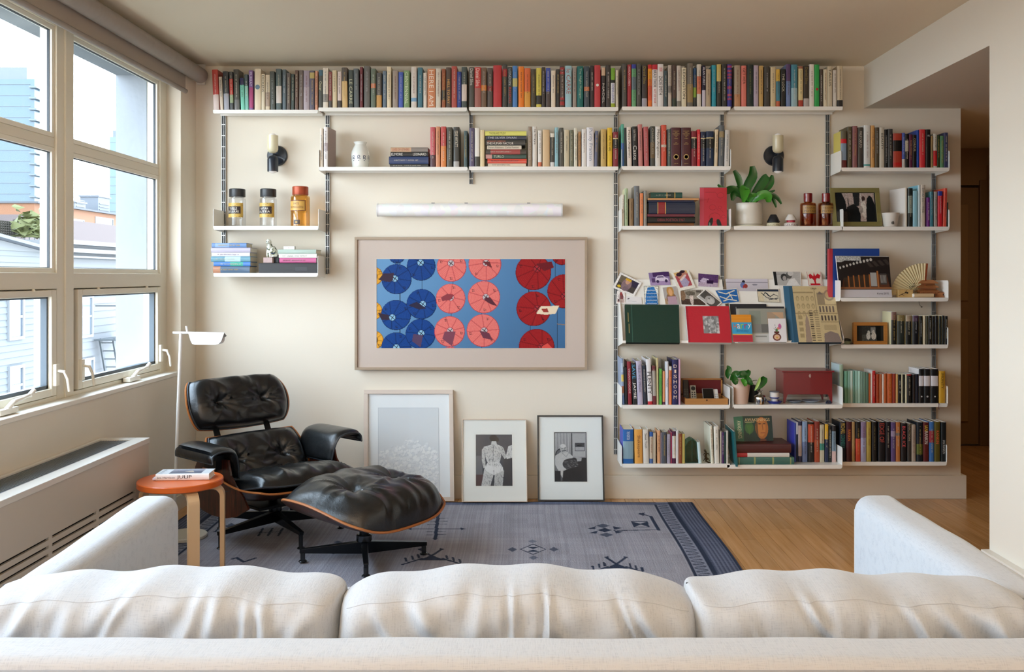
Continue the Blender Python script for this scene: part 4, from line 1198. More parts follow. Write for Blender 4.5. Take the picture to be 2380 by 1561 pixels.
r = R(64, 52, 'eeeae6'); r.rect(6, 6, 58, 46, '4c4440'); r.rect(6, 6, 28, 28, '706454').rect(34, 6, 58, 26, '3c3448'); r.ell(30, 28, 13, 20, '8c7478'); r.ell(30, 18, 6, 8, 'c89c84'); r.rect(22, 8, 38, 15, 'd8a830'); r.ell(14, 40, 5, 4, 'd8b838'); r.rect(26, 34, 40, 46, '7c6870'); r.noise(.15, 1, 2)
photo('white-bordered snapshot of someone in a yellow hat, tilted at far left', r, [(1442, 632), (1492, 657), (1474, 688), (1424, 668)], .008)
r = R(34, 36, 'ece6e2'); r.ell(18, 16, 9, 12, '7c4c50'); r.ell(18, 7, 5, 5, 'a04848'); r.rect(4, 22, 30, 32, 'c8b0a8'); r.ell(10, 26, 4, 4, '5c4044'); r.noise(.2, 4, 2)
photo('small card with a red and white figure under the tilted snapshot', r, [(1434, 676), (1452, 678), (1454, 706), (1432, 705)], .006, 'greeting_card', 'card')
r = R(60, 32, 'e8e4e4'); r.line([(6, 12), (14, 9)], 2, '6c6468'); r.line([(8, 20), (40, 22)], 1, 'a8a4a8'); r.rect(8, 8, 12, 13, '585058')
photo('white card with faint grey handwriting beside the figure card', r, [(1455, 688), (1491, 690), (1492, 706), (1454, 705)], .005, 'note_card', 'card')
r = R(72, 44, '8c78a4'); r.rect(14, 0, 72, 16, '4a3060'); r.rect(0, 30, 72, 44, 'a890b8'); r.poly([(22, 18), (30, 12), (50, 12), (58, 20), (66, 22), (66, 30), (20, 30)], 'd8cce0'); r.poly([(30, 14), (48, 14), (54, 19), (27, 19)], '6c5c80'); r.ell(58, 30, 5, 5, '3c2c50').ell(28, 31, 5, 5, '3c2c50'); r.rect(8, 20, 20, 34, '58406c'); r.noise(.12, 2, 2)
photo('purple-toned snapshot of a parked van', r, [(1507, 634), (1554, 630), (1559, 662), (1512, 663)], .006)
r = R(38, 46, 'ece8dc'); r.rect(1, 1, 37, 45, '3c4044').rect(2, 2, 36, 46, 'eae8dc'); r.poly([(10, 4), (26, 3), (33, 20), (36, 46), (3, 46), (5, 22)], '3a78b8'); r.noise(.35, 3, 2)
for k in range(5): r.line([(6, 12+k*8), (34, 11+k*8)], .9, 'dce0e0')
photo('blue and cream drawn tower postcard', r, [(1496, 664), (1531, 664), (1531, 707), (1498, 707)], .005, 'postcard', 'card')
r = R(44, 58, 'eae6da'); r.rect(6, 9, 38, 50, 'b05058'); r.rect(6, 9, 38, 18, 'd8b070'); r.ell(19, 21, 7, 8, 'c88c74').ell(28, 17, 7, 8, 'c08470'); r.ell(17, 16, 7, 5, '3c2430').ell(27, 11, 7, 4, '34202c'); r.poly([(12, 30), (28, 26), (34, 40), (26, 50), (14, 50)], 'a8a0bc'); r.line([(16, 31), (30, 22)], 5, 'e0ccc8'); r.noise(.1, 5, 2)
photo('white-bordered snapshot of two people hugging, tilted left', r, [(1557, 629), (1597, 618), (1617, 668), (1579, 676)], .011)
r = R(44, 40, 'b0a8a4'); r.ell(22, 26, 15, 13, '8c6850'); r.ell(22, 10, 11, 11, 'c09050'); r.ell(22, 12, 6, 8, 'dca878'); r.rect(10, 22, 36, 40, 'b89aa8'); r.rect(0, 26, 8, 40, 'b09070')
photo('photo of a curly blond child in a pink shirt', r, [(1540, 668), (1571, 665), (1581, 707), (1547, 707)], .006)
r = R(66, 36, '9c9488'); r.rect(0, 22, 66, 36, '4c3c34'); r.ell(6, 14, 8, 12, '886c54'); r.ell(30, 22, 5, 14, 'd8c8c0'); r.ell(28, 9, 14, 5, '6c6458'); r.rect(46, 2, 60, 7, '5c544c'); r.noise(.3, 6, 2)
photo('faded sepia postcard of figures outdoors under the hugging couple', r, [(1581, 673), (1633, 673), (1640, 709), (1584, 707)], .005, 'postcard', 'card')
r = R(56, 44, 'ece8e4'); r.rect(3, 3, 53, 41, '54504c'); r.ell(30, 22, 13, 15, 'a8a4a0'); r.ell(34, 24, 9, 12, 'c4c0bc'); r.ell(26, 20, 2, 2, '403c38'); r.rect(3, 32, 30, 41, 'bcb8b4'); r.noise(.1, 7, 2)
photo('black and white photo of a bald baby, turned on its corner', r, [(1639, 671), (1678, 703), (1659, 720), (1619, 689)], .009)
r = R(66, 46, '5c3c6c'); r.rect(0, 30, 66, 46, 'b8a4b8'); r.poly([(6, 26), (16, 14), (34, 18), (40, 28), (30, 32), (8, 30)], 'c4b4cc'); r.rect(28, 22, 50, 34, '30183c'); r.noise(.25, 8, 2)
photo('purple-toned snapshot of cars at far right of the upper row', r, [(1623, 635), (1670, 639), (1668, 667), (1623, 665)], .006)
r = R(70, 42, 'e8e4d4'); r.rect(2, 2, 68, 40, '2c68ac')
for pts in ([(8, 6), (30, 14), (60, 6)], [(6, 20), (24, 28), (44, 18), (64, 22)], [(10, 34), (30, 30), (60, 36)], [(40, 10), (46, 30)]): r.line(pts, 3, 'e0dcc8')
r.noise(.12, 9, 2)
photo('blue linocut postcard with cream shapes', r, [(1661, 674), (1713, 670), (1719, 702), (1679, 706)], .006, 'postcard', 'card')
r = R(110, 34, 'c8c2cc'); r.grad('d4ced8', 'c0bac2'); r.rect(0, 9, 110, 11, '8c8894'); r.ell(46, 8, 4, 4, '282430'); r.ell(44, 18, 7, 8, '6c7cb0'); r.ell(51, 20, 5, 6, '9c4038'); r.ell(75, 16, 7, 2, '8c8894'); r.rect(44, 18, 47, 26, 'b03034')
photo('wide pale photo of a small figure on a beach', r, [(1687, 648), (1784, 648), (1786, 677), (1689, 675)], .004)
r = R(70, 46, 'e4dccc'); r.rect(2, 2, 68, 44, '2c3444'); r.rect(3, 9, 67, 43, 'dcd4c0'); r.rect(3, 9, 20, 43, 'd8c8a0', .6)
for pts in ([(14, 14), (30, 30), (60, 34)], [(30, 14), (40, 26), (52, 18), (64, 24)], [(36, 36), (64, 30)], [(20, 22), (26, 12), (36, 24)]): r.line(pts, 2.2, '242c38')
r.noise(.08, 11, 2)
photo('navy and cream ink-drawn postcard with reclining figures', r, [(1758, 671), (1810, 671), (1814, 704), (1762, 702)], .006, 'postcard', 'card')
r = R(76, 48, 'e8e6e0'); r.rect(2, 2, 74, 46, 'b4b2ae'); r.rect(2, 2, 10, 46, '242220'); r.line([(10, 16), (40, 15)], 1, '6c6a66'); r.ell(30, 24, 9, 10, '3c3a38'); r.ell(31, 27, 5, 7, 'a4a09c'); r.ell(44, 18, 8, 10, '5a5854'); r.ell(48, 13, 8, 7, 'cbc8c4'); r.poly([(34, 46), (44, 30), (58, 26), (72, 46)], 'e0deda'); r.noise(.06, 12, 2)
photo('black and white photo of two heads bent together', r, [(1794, 624), (1861, 625), (1862, 664), (1800, 664)], .006)
r = R(46, 56, 'e4dacc'); r.rect(2, 2, 44, 54, 'b83038').rect(3, 3, 43, 53, 'e0d6c6'); r.poly([(6, 24), (12, 18), (20, 26), (23, 14), (26, 26), (34, 18), (42, 24), (38, 34), (30, 32), (26, 38), (26, 48), (21, 48), (20, 38), (14, 33), (8, 35)], 'c0202c'); r.rect(8, 48, 38, 53, 'c0202c'); r.rect(28, 4, 38, 8, 'c04048')
photo('cream postcard with a spread-winged red bird', r, [(1872, 622), (1907, 622), (1913, 664), (1879, 664)], .006, 'postcard', 'card')
# --- albums and books standing in the display lip
def board(name, label, cat, pts, ras, thick, side='222', lift=.02, mat=None, group=None):
    c = [slope_pt(x, y, lift) for x, y in pts]
    t = thing(name, label, cat, (0, 0, 0), 0, group)
    tl, tr, br, bl = c; nrm = (tr-tl).cross(bl-tl).normalized()
    if nrm.y < 0: nrm = -nrm
    k = nrm*thick
    e = nrm*.0015
    MB().add([p+e for p in c]+[p+k for p in c], [(0,1,2,3), (4,7,6,5), (0,4,5,1), (1,5,6,2), (2,6,7,3), (3,7,4,0)]).build('page_block', M(side, .7), t)
    sheet('cover', ras, c, t, mat or PRINT, 0)
    kk = [p+k*1.02 for p in c]; MB().add(kk, [(0, 1, 2, 3)]).build('back_cover', M(side, .6), t)
    return t, c
r = R(90, 62, '1c3a30'); r.rect(11, 0, 12.5, 62, '3c6458'); r.line([(5.5, 14), (6.5, 47)], .9, 'b09c60')
LEATH = attr_mat('album_leather', .35, .2, (80, .08, (1, 1, 1)))
board('photo_album', 'large dark green album on the display shelf', 'album', [(1452, 707), (1578, 708), (1580, 796), (1455, 795)], r, .02, '16241e', .028, LEATH)
r = R(80, 64, 'c22a38'); r.rect(0, 0, 4, 64, 'a82030'); r.rect(30, 18, 59, 48, '8c8c8c'); rr_ = np.random.RandomState(4)
for k in range(60): r.ell(30+rr_.rand()*29, 18+rr_.rand()*30, 1+rr_.rand()*2, 1+rr_.rand()*3, ['b8b8b8', '6c6c6c', 'd8d8d8'][k % 3], .7)
r.put((r.xx < 30) | (r.xx > 59) | (r.yy < 18) | (r.yy > 48), 'c22a38', .0)
for q in ((0, 0, 30, 64), (59, 0, 80, 64), (30, 0, 59, 18), (30, 48, 59, 64)): r.rect(*q, 'c22a38')
r.rect(0, 0, 4, 64, 'a82030')
board('photo_album', 'red album with a square silver photo in its cover', 'album', [(1593, 711), (1694, 711), (1701, 796), (1600, 795)], r, .022, 'd8d4cc', .03, LEATH)
r = R(60, 60, 'b0aca0'); r.rect(0, 0, 60, 4, '2c2c30'); r.rect(4, 5, 60, 42, '9c9c90'); r.rect(16, 8, 30, 44, '8c9488').rect(38, 10, 48, 30, 'b09880').poly([(44, 10), (58, 10), (58, 24)], 'c8a484'); r.rect(10, 30, 30, 44, '8c8c88'); r.rect(30, 30, 46, 44, '70706c'); r.ell(14, 40, 2, 1.5, 'b08070'); r.rect(0, 46, 60, 60, 'c8c8c4'); r.rect(22, 49, 36, 51, '8c8c88')
board('art_book', 'grey catalogue with a pale still life cover behind the small cards', 'book', [(1711, 712), (1822, 712), (1828, 795), (1716, 795)], r, .012, 'b8b4ac', .022)
r = R(60, 14, '2a2a30')
board('dark_folder', 'dark folder edge showing above the grey catalogue', 'folder', [(1696, 706), (1781, 706), (1783, 740), (1700, 740)], r, .004, '222226', .012)
r = R(48, 62, 'e8962c')
for k in range(5): r.rect(0, 3+k*3.6, 48, 3.6+k*3.6, 'd88020')
r.rect(0, 18, 48, 44, '3ca4d0'); r.rect(0, 44, 48, 46, 'd8c060'); r.rect(0, 46, 48, 62, 'c83444')
for k in range(4): r.rect(0, 49+k*3, 48, 49.7+k*3, 'b02838')
t, c = board('greeting_card', 'orange, blue and red birthday card lettered Harry', 'card', [(1699, 731), (1745, 731), (1750, 794), (1704, 794)], r, .002, 'ddd', .038)
tl, tr, br, bl = c; u = (tr-tl); v = (bl-tl); o_ = tl-PN*-.001
mb = MB()
for i, (ch, cl) in enumerate(zip('Harry', ['e87830', 'f0ece4', 'a0cc58', 'c04878', 'f4f0f0'])):
    put_text(mb, ch, tl+PN*.0012+u*(.08+i*.18)+v*.52, u*.15, v*-.17, cl)
mb.build('lettering', PRINT, t); mb = MB(); put_text(mb, 'Birthday', tl+PN*.0012+u*.22+v*.66, u*.6, v*-.1, '2c70a8'); mb.build('lettering', PRINT, t)
r = R(44, 58, 'ece8ea'); r.ell(20, 46, 10, 9, '6c3028').ell(20, 46, 7, 6, 'e0b898'); r.rect(14, 32, 26, 37, '5c2820'); r.ell(28, 20, 4, 7, 'c868a0').ell(24, 25, 3, 3, 'e08878').ell(20, 29, 3, 4, '5c8c4c').line([(16, 14), (19, 32)], .8, '5c4c5c').line([(13, 24), (19, 32)], .8, '4c7c54'); r.ell(20, 47, 2, 2, 'd0a030')
board('greeting_card', 'white card painted with a round red vase of flowers', 'card', [(1785, 740), (1826, 740), (1829, 794), (1788, 794)], r, .002, 'eee', .036)
# tall architecture book: cream cover with line-drawn facades, blue cloth spine
r = R(104, 132, 'cdb98c'); br_, dk = 'a08c68', '5c4c40'
for gx in range(4):
    for gy in range(3): r.ell(10+gx*12, 30+gy*18, 4, 6, 'a8946c'); r.ell(10+gx*12, 31+gy*18, 2.6, 4.4, 'c4b084')
r.rect(0, 14, 50, 17, br_); r.rect(0, 64, 44, 66, br_); r.rect(52, 10, 54, 66, br_)
r.rect(58, 16, 76, 44, '98866a'); r.poly([(60, 20), (66, 12), (74, 20)], '74645c'); r.ell(88, 22, 13, 13, '9c8a70').ell(88, 22, 9, 9, 'c0ac80')
for k in range(5): r.rect(60+k*8, 48, 64+k*8, 62, '6c5c54'); r.rect(62+k*8, 70, 66+k*8, 82, '54463e')
r.rect(58, 44, 104, 46, br_).rect(58, 64, 104, 66, br_).rect(60, 84, 104, 86, br_)
for k in range(14): r.rect(34, 58+k*5.2, 42, 60.4+k*5.2, '40342c' if k % 3 else '7c6c58'); r.rect(46, 58+k*5.2, 56, 60+k*5.2, '8c7a5c')
r.poly([(18, 132), (22, 84), (27, 66), (31, 84), (33, 132)], '94807a', .8)
for k in range(4): r.rect(6, 70+k*14, 16, 79+k*14, 'a8946c'); r.rect(10.6, 70+k*14, 11.4, 79+k*14, 'ccb88c')
r.poly([(62, 132), (64, 112), (80, 106), (98, 112), (104, 132)], '8c7c74'); r.rect(66, 92, 96, 104, 'b8a47c'); r.noise(.07, 15, 1)
t, c = board('architecture_book', 'tall book with beige line-drawn building facades', 'book', [(1841, 665), (1938, 665), (1957, 795), (1857, 795)], r, .02, '1c3444', .034)
tl, tr, br2, bl = c; u = tr-tl; v = bl-tl; mb = MB()
put_text(mb, '1909', tl+PN*.001+u*.44+v*.065, u*.13, v*-.035, '4c4034'); mb.build('lettering', PRINT, t)
a0, a1 = slope_pt(1820, 664, .008), slope_pt(1843, 664, .034); b0, b1 = slope_pt(1833, 795, .008), slope_pt(1857, 795, .034)
am_ = (a0+a1)/2+Vector((0, -.012, 0)); bm_ = (b0+b1)/2+Vector((0, -.012, 0))
MB().add([a0, am_, a1, b1, bm_, b0], [(0, 1, 4, 5), (1, 2, 3, 4)]).build('cloth_spine', M('2c546c', .35), t)

# ================================================================== ITEMS ON THE SHELVES
def onshelf(code, yoff): s = S[code]; return s['Y']+yoff, s['z']+.0005
def at(code, px, yoff): Y, z = onshelf(code, yoff); return Vector((X(px, Y), Y, z)), (Y-CAMY)/F
# vase
p, sc = at('B2', 837.5, .09)
v = thing('face_vase', 'white porcelain vase with blue painted faces', 'vase', p)
H = .162
pr = [(.0, 0), (.047, 0), (.049, .004), (.052, .03), (.056, .065), (.057, .08), (.054, .10), (.044, .125), (.036, .14), (.033, .147), (.035, .153), (.041, H), (.038, H), (.030, .150), (.030, .146), (.04, .125), (.05, .08), (.0, .01)]
MB().lathe(pr, 40).build('body', M('e8e9e2', .15, coat=.5), v)
fm_ = MB()
for i in range(9):
    a = -R90 + (i-4)*.62; 
    for (du, dz, ru, rz) in ((0, .0, .009, .0015), (-.006, .006, .0022, .005), (.006, .006, .0022, .005), (0, -.006, .003, .002), (-.006, -.004, .0018, .006), (.007, -.008, .0018, .005), (0, .013, .008, .0018), (0, -.018, .004, .0018)):
        zc = .062+dz; rad = .0573 if zc > .05 else .0563; n_ = 8; vs = []
        for q in range(n_):
            aa = a+(du+ru*math.cos(q*2*math.pi/n_))/.056; zq = zc+rz*math.sin(q*2*math.pi/n_); vs.append((rad*math.cos(aa), rad*math.sin(aa), zq))
        fm_.add(vs, [tuple(range(n_))])
fm_.build('painted_faces', M('28365c', .25), v)
# jars
def jar(px, label, lid, tint, ytop, wpx, lidw, amber=False):
    p, sc = at('C1', px, .08); h = (525-ytop)*sc; t = thing('apothecary_jar', label, 'jar', p); w_ = wpx*sc/2; hb_ = h*.76
    MB().lathe([(0, 0), (w_*.95, 0), (w_, .004), (w_, hb_*.96), (w_*.93, hb_), (w_*.78, hb_+.003), (w_*.78, h*.83), (w_*.72, h*.83), (w_*.72, hb_), (w_*.94, hb_*.95), (w_*.94, .008), (0, .008)], 40).build('glass_body', glass(tint, solid=True), t)
    lw = lidw*sc/2
    MB().lathe([(0, h*.79), (lw, h*.79), (lw*1.02, h*.80), (lw*1.02, h*.985), (lw*.96, h), (0, h)], 40).build('lid', M(lid, .35, metal=.3 if amber else 0), t)
    return t, w_, h
def wraplabel(t, rad, a0, a1, z0, z1, bgc, parts, name='paper_label'):
    m = MB(); n_ = 14
    def P(a, z, r_): return (r_*math.cos(a), r_*math.sin(a), z)
    m.grid(lambda i, j: P(a0+(a1-a0)*i/n_, z0+(z1-z0)*j, rad), n_, 1, bgc)
    for (u0, u1, v0, v1, c, txt) in parts:
        if txt:
            vs, fs, _ = text_geo(txt)
            m.add([P(a0+(a1-a0)*(u0+(u1-u0)*float(q[0])), z0+(z1-z0)*(v0+(v1-v0)*float(q[1])), rad+.0008) for q in vs], fs, c)
        else: m.grid(lambda i, j: P(a0+(a1-a0)*(u0+(u1-u0)*i/8), z0+(z1-z0)*(v0+(v1-v0)*j), rad+.0004), 8, 1, c)
    m.build(name, PRINT, t)
GL = 'c8a450'
for px, lab, w1, w2 in ((551.5, 'clear jar with black lid and gold label, leftmost of the three', 'TUELLE', 'DE SULFURE'), (623.5, 'clear jar with black lid and gold label, middle of the three', 'NATURA', 'LUTEA')):
    t, w_, h = jar(px, lab, '2c2e30', 'fbfbfb', 437.5, 39, 36)
    dots = [(random.Random(i).random()*.9, 0, (random.Random(i+50).random()*.9), 0, '6c5020', None) for i in range(0)]
    pd = []
    rr2 = random.Random(int(px))
    for i in range(46):
        u, v_ = rr2.random()*.95, rr2.random()*.95; pd.append((u, u+.03, v_, v_+.035, '705828', None))
    wraplabel(t, w_+.0006, -R90-1.2, -R90+1.0, h*.24, h*.62, GL, pd+[(.0, .85, .25, .76, '241c24', None), (.22, .66, .53, .68, 'e4dccc', w1), (.1, .76, .32, .47, 'e4dccc', w2)])
t, w_, h = jar(698, 'amber glass jar with rust red lid and shield label', 'a84a2c', 'f7e3b8', 432, 44, 36, True)
wraplabel(t, w_+.0006, -R90-1.2, -R90+.8, h*.38, h*.65, 'd0a04c', [(0, 1, 0, .08, '6c3418', None), (0, 1, .92, 1, '6c3418', None), (.95, 1, 0, 1, '6c3418', None), (.35, .65, .58, .78, '7c5428', 'PATE'), (.12, .86, .26, .46, '7c5428', 'DE MOLUZEN')])
wraplabel(t, w_+.0006, -R90-.5, -R90+.2, h*.05, h*.16, '3c2414', [(.3, .6, .3, .7, 'b08838', None)], 'square_sticker')

# things on the lowest left shelf
pile('D1', 'pile left of the cat figurine', '''
492 573 563.7 5b7caa | yb=574 | b=.1-.5-7c98bc
490.6 582 574.5 aca4b4 | yb=586 | q=1
492 580.7 586.3 ccd0dd | yb=595.2
490.6 582 595.6 5a8b9c | yb=608 | b=.35-.75-a8c0c4
496.6 582 608.4 3a72ba | yb=618.2 | b=.45-.8-3c9c8c
495.4 580.7 618.6 485f78 | yb=634.3 | b=0-.2-b07858''', G3, dmax=.20)
p, sc = at('D1', 601, .015)
t = thing('black_box', 'flat glossy black box under the pink book', 'box', p); w_, h_ = 138*sc, 23.5*sc
MB().box(0, w_, 0, .17, 0, h_).build('box_body', M('101014', .35), t, .003)
MB().box(w_*.62, w_*.82, -.001, .0, h_*.2, h_*.62).build('face_panel', M('222228', .3), t, .0005)
MB().box(.002, w_-.002, -.0008, 0, h_*.86, h_*.89).build('lid_seam', M('050507', .5), t)
zb = p.z+h_+.0005
zt = pile('D1', 'short pile on the black box', '''
646 734.7 578.2 a6b8ac | yb=588 | q=1
648 736 588.4 e0ddd6 | yb=598.2 | t=EAT DRINK  AND REPEAT:a8a49c:.1:.75:.4
649.4 734.7 598.6 c25d8b | yb=609.6''', G3, z=zb, yf=.005, dmax=.15)
p2, sc = at('D1', 659, .05)
t = thing('white_remote_box', 'small white box on top of the short book pile', 'box', (p2.x, p2.y, zt)); MB().box(0, .068, 0, .03, 0, .021).build('box_body', M('e8e4dc', .4), t, .002); MB().box(.03, .034, -.0006, 0, .009, .012).build('indicator', M('a04038', .4), t)
t = thing('pink_block', 'small marbled pink box under the cat figurine', 'box', (X(612, S['D1']['Y']+.03), S['D1']['Y']+.03, zb))
MB().box(0, .055, 0, .05, 0, .033).build('box_body', M('b89c98', .5, var=(60, .2)), t, .0015)
tag(bxo('dark_box', M('23262c', .4), X(635, -.15), X(647, -.15), -.15, -.06, zb, zb+.05), 'small dark box behind the cat figurine', 'box')
# cat figurine: one continuous glazed body
catm = bpy.data.materials.new('cat_glaze'); catm.use_nodes = True
n = catm.node_tree.nodes; l = catm.node_tree.links; b = n['Principled BSDF']
vr = n.new('ShaderNodeTexNoise'); vr.inputs['Scale'].default_value = 55; cr = n.new('ShaderNodeValToRGB'); tc_ = n.new('ShaderNodeTexCoord')
cr.color_ramp.elements[0].position = .42; cr.color_ramp.elements[0].color = rgb('5c6434') + (1,); cr.color_ramp.elements[1].position = .5; cr.color_ramp.elements[1].color = rgb('d8d8cc') + (1,)
e = cr.color_ramp.elements.new(.36); e.color = rgb('2c3c60') + (1,)
l.new(tc_.outputs['Object'], vr.inputs[0]); l.new(vr.outputs[0], cr.inputs[0]); l.new(cr.outputs[0], b.inputs['Base Color']); b.inputs['Roughness'].default_value = .15
ct = thing('cat_figurine', 'glazed ceramic cat with green and blue flecks, sitting', 'figurine', (X(629, -.165), -.165, zb+.034), -.3)
def ellip(m, c, r_, n1=16, n2=12, col=None, rot=None):
    vs = []
    for j in range(n2+1):
        th = math.pi*j/n2
        for i in range(n1):
            ph = 2*math.pi*i/n1; q = Vector((r_[0]*math.sin(th)*math.cos(ph), r_[1]*math.sin(th)*math.sin(ph), r_[2]*math.cos(th)))
            if rot: q = rot @ q
            vs.append(Vector(c)+q)
    m.add(vs, [(j*n1+i, (j+1)*n1+i, (j+1)*n1+(i+1) % n1, j*n1+(i+1) % n1) for j in range(n2) for i in range(n1)], col, True)
m = MB(); ellip(m, (.008, .01, .035), (.026, .03, .036)); ellip(m, (-.004, -.004, .06), (.018, .02, .03)); ellip(m, (-.012, -.014, .024), (.008, .009, .027)); ellip(m, (.006, -.014, .024), (.008, .009, .027))
ellip(m, (-.006, -.012, .094), (.017, .016, .016)); ellip(m, (-.006, -.026, .089), (.008, .006, .006)); ellip(m, (.022, .012, .018), (.016, .02, .018))
m.tube([(.03, .02, .008), (.04, .0, .007), (.03, -.018, .007), (.01, -.024, .006)], [.007, .006, .006, .004], 8)
for sx_ in (-1, 1): m.add([(-.006+sx_*.004, -.008, .106), (-.006+sx_*.015, -.01, .100), (-.006+sx_*.013, -.008, .122), (-.006+sx_*.010, -.002, .104)], [(0, 1, 2), (1, 3, 2), (3, 0, 2), (0, 3, 1)])
cbody = m.build('body', catm, ct)
rm = cbody.modifiers.new('one_skin', 'REMESH'); rm.mode = 'VOXEL'; rm.voxel_size = .0022; rm.use_smooth_shade = True
ey = MB()
for sx_ in (-1, 1): ellip(ey, (-.006+sx_*.0065, -.0275, .0965), (.0022, .0012, .0028), 8, 6)
ellip(ey, (-.006, -.0325, .0905), (.0018, .001, .0013), 8, 6)
ey.build('eyes_and_nose', M('23241c', .2), ct)

# pots and plants
def leafmesh(m, pts, wid, thick=.0006, curl=.25):
    """leaf along 3-D points with widths, folded a little along its midrib"""
    n_ = len(pts); P = [Vector(q) for q in pts]; vs = []
    for i, p in enumerate(P):
        t = (P[min(i+1, n_-1)]-P[max(i-1, 0)]).normalized(); s = t.cross(Vector((0, -1, 0.25)))
        if s.length < .2: s = t.cross(Vector((0, 0, 1)))
        s.normalize(); nr = s.cross(t).normalized(); w_ = wid[i]
        vs += [p+s*w_+nr*w_*curl, p+s*w_*.5+nr*w_*curl*.3, p, p-s*w_*.5+nr*w_*curl*.3, p-s*w_+nr*w_*curl]
    m.add(vs, [(i*5+k, i*5+k+1, (i+1)*5+k+1, (i+1)*5+k) for i in range(n_-1) for k in range(4)], None, True)
def smooth(pts, k=4):
    P = [Vector(p) for p in pts]; out = []
    for i in range(len(P)-1):
        p0, p1, p2, p3 = P[max(i-1, 0)], P[i], P[i+1], P[min(i+2, len(P)-1)]
        for j in range(k):
            t = j/k; out.append(.5*((2*p1)+(-p0+p2)*t+(2*p0-5*p1+4*p2-p3)*t*t+(-p0+3*p1-3*p2+p3)*t**3))
    return out+[P[-1]]
LEAF = M('1f5a1c', .28, coat=.3, var=(18, .35)); LEAF2 = M('3d8a22', .3, coat=.3, var=(18, .3)); STEM = M('5a5a34', .5)
def px3(px, py, Y): return Vector((X(px, Y), Y, Z(py, Y)))
def leaf(parent, pts, wid, Y, dy=0, mat=None, name='leaf'):
    """pts in picture units with optional depth offsets"""
    P = [px3(q[0], q[1], Y+(q[2] if len(q) > 2 else 0)) for q in pts]
    P4 = smooth(P); W4 = [v.x for v in smooth([(w_*(Y-CAMY)/F, 0, 0) for w_ in wid])]
    m = MB(); leafmesh(m, P4, [max(w_, .0004) for w_ in W4])
    o = m.build(name, mat or LEAF, parent)
    o.location = -Vector(parent.location)
    return o
p, sc = at('C5', 1741, .11); Yp = p.y
t = thing('potted_fern', 'white ribbed ceramic pot with a broad-leaved green fern', 'plant', p)
w_ = 31.2*sc
MB().lathe([(0, 0), (w_*1.15, 0), (w_*1.22, .006), (w_*1.22, .009), (w_*1.05, .009), (w_*1.0, .006), (0, .006)], 40).build('saucer', M('d8d2bc', .4), t)
pp = [(0, .008), (w_*.86, .008), (w_*.93, .014)]
for k in range(24): z = .016+k*.0052; pp.append((w_*(.95+.05*math.sin(math.pi*min(1, (z-.01)/.10)))+(.0006 if k % 2 else 0), z))
pp += [(w_*.98, .142), (w_*.95, .147), (w_*.9, .147), (w_*.88, .125), (0, .125)]
MB().lathe(pp, 48).build('pot', M('d9d3c6', .45, coat=.2, bump=(20, .05)), t)
MB().lathe([(w_*.87, .128), (w_*.5, .132), (0, .134)], 24).build('soil', M('2c2018', .9), t)
FL = [([(1739, 470), (1735, 440), (1749, 410), (1748, 386)], [5, 10, 11, 6], None), ([(1733, 468), (1722, 440), (1716, 415), (1706, 396)], [3, 5, 8, 4], None),
      ([(1733, 462), (1712, 440), (1700, 438), (1686, 444, -.02), (1668, 429, -.02)], [3, 5, 7, 9, 2], None), ([(1742, 468), (1762, 440), (1778, 416), (1785, 409)], [5, 10, 10, 7], None),
      ([(1748, 466), (1777, 440), (1790, 424), (1795, 407)], [5, 9, 9, 3], None), ([(1732, 465, -.04), (1731, 440, -.07), (1730, 446, -.09), (1728, 470, -.11)], [5, 10, 12, 3], LEAF2),
      ([(1745, 468, -.03), (1766, 455, -.06), (1783, 455, -.07), (1786, 470, -.08)], [6, 10, 11, 5], LEAF2), ([(1740, 468, -.03), (1748, 452, -.05), (1750, 458, -.06)], [5, 8, 7], LEAF2),
      ([(1750, 462), (1775, 450), (1790, 447), (1801, 442)], [3, 5, 4, 1.5], None), ([(1755, 462, -.02), (1788, 452, -.04), (1806, 460, -.05), (1816, 474, -.05)], [3, 5, 5, 2], None),
      ([(1760, 458, -.02), (1790, 455, -.04), (1800, 470, -.04), (1804, 482, -.04)], [3, 4, 4, 2], None), ([(1733, 462), (1716, 450), (1706, 452), (1702, 466)], [4, 8, 9, 3], None),
      ([(1741, 470, .02), (1720, 448, .03), (1712, 432, .04)], [6, 10, 4], None), ([(1748, 470), (1765, 452), (1778, 436)], [8, 9, 4], None)]
for pts, wd, mt in FL: leaf(t, pts, wd, Yp, 0, mt)
# small cone-topped shakers
for px, lab, c1, c2, txt, band in ((1797.5, 'small pot with a black cone lid beside the fern', '1c2026', 'dcd4b4', 'LOUBO', None), (1838, 'small pot with a white cone lid and red band', 'e6e0d8', 'e2dcd6', 'ZUSEN', 'b03040')):
    p, sc = at('C5', px, .07); t = thing('lidded_pot', lab, 'pot', p); w_ = 15*sc; h = 28*sc
    MB().lathe([(0, 0), (w_, 0), (w_*1.08, .006), (w_*1.0, h*.28), (w_*.78, h*.34), (0, h*.34)], 30).build('base', M(c2, .35), t)
    MB().lathe([(0, h*.34), (w_*(1.0 if not band else .62), h*.36), (w_*(1.0 if not band else .66), h*.40), (w_*.5, h*.95), (w_*.42, h), (0, h)] if not band else [(0, h*.5), (w_*.86, h*.52), (w_*.9, h*.58), (w_*.5, h*.95), (w_*.42, h), (0, h)], 30).build('cone_lid', M(c1, .4 if not band else .3), t)
    if band: MB().lathe([(w_*.62, h*.34), (w_*.66, h*.5), (w_*.6, h*.51)], 30).build('red_band', M(band, .4), t)
    m = MB(); vs, fs, _ = text_geo(txt)
    m.add([(w_*1.09*math.cos(-R90+(float(q[0])-.5)*1.9), w_*1.09*math.sin(-R90+(float(q[0])-.5)*1.9), .003+float(q[1])*.013) for q in vs], fs); m.build('lettering', M('6c4848' if band else 'a8a080', .5), t)
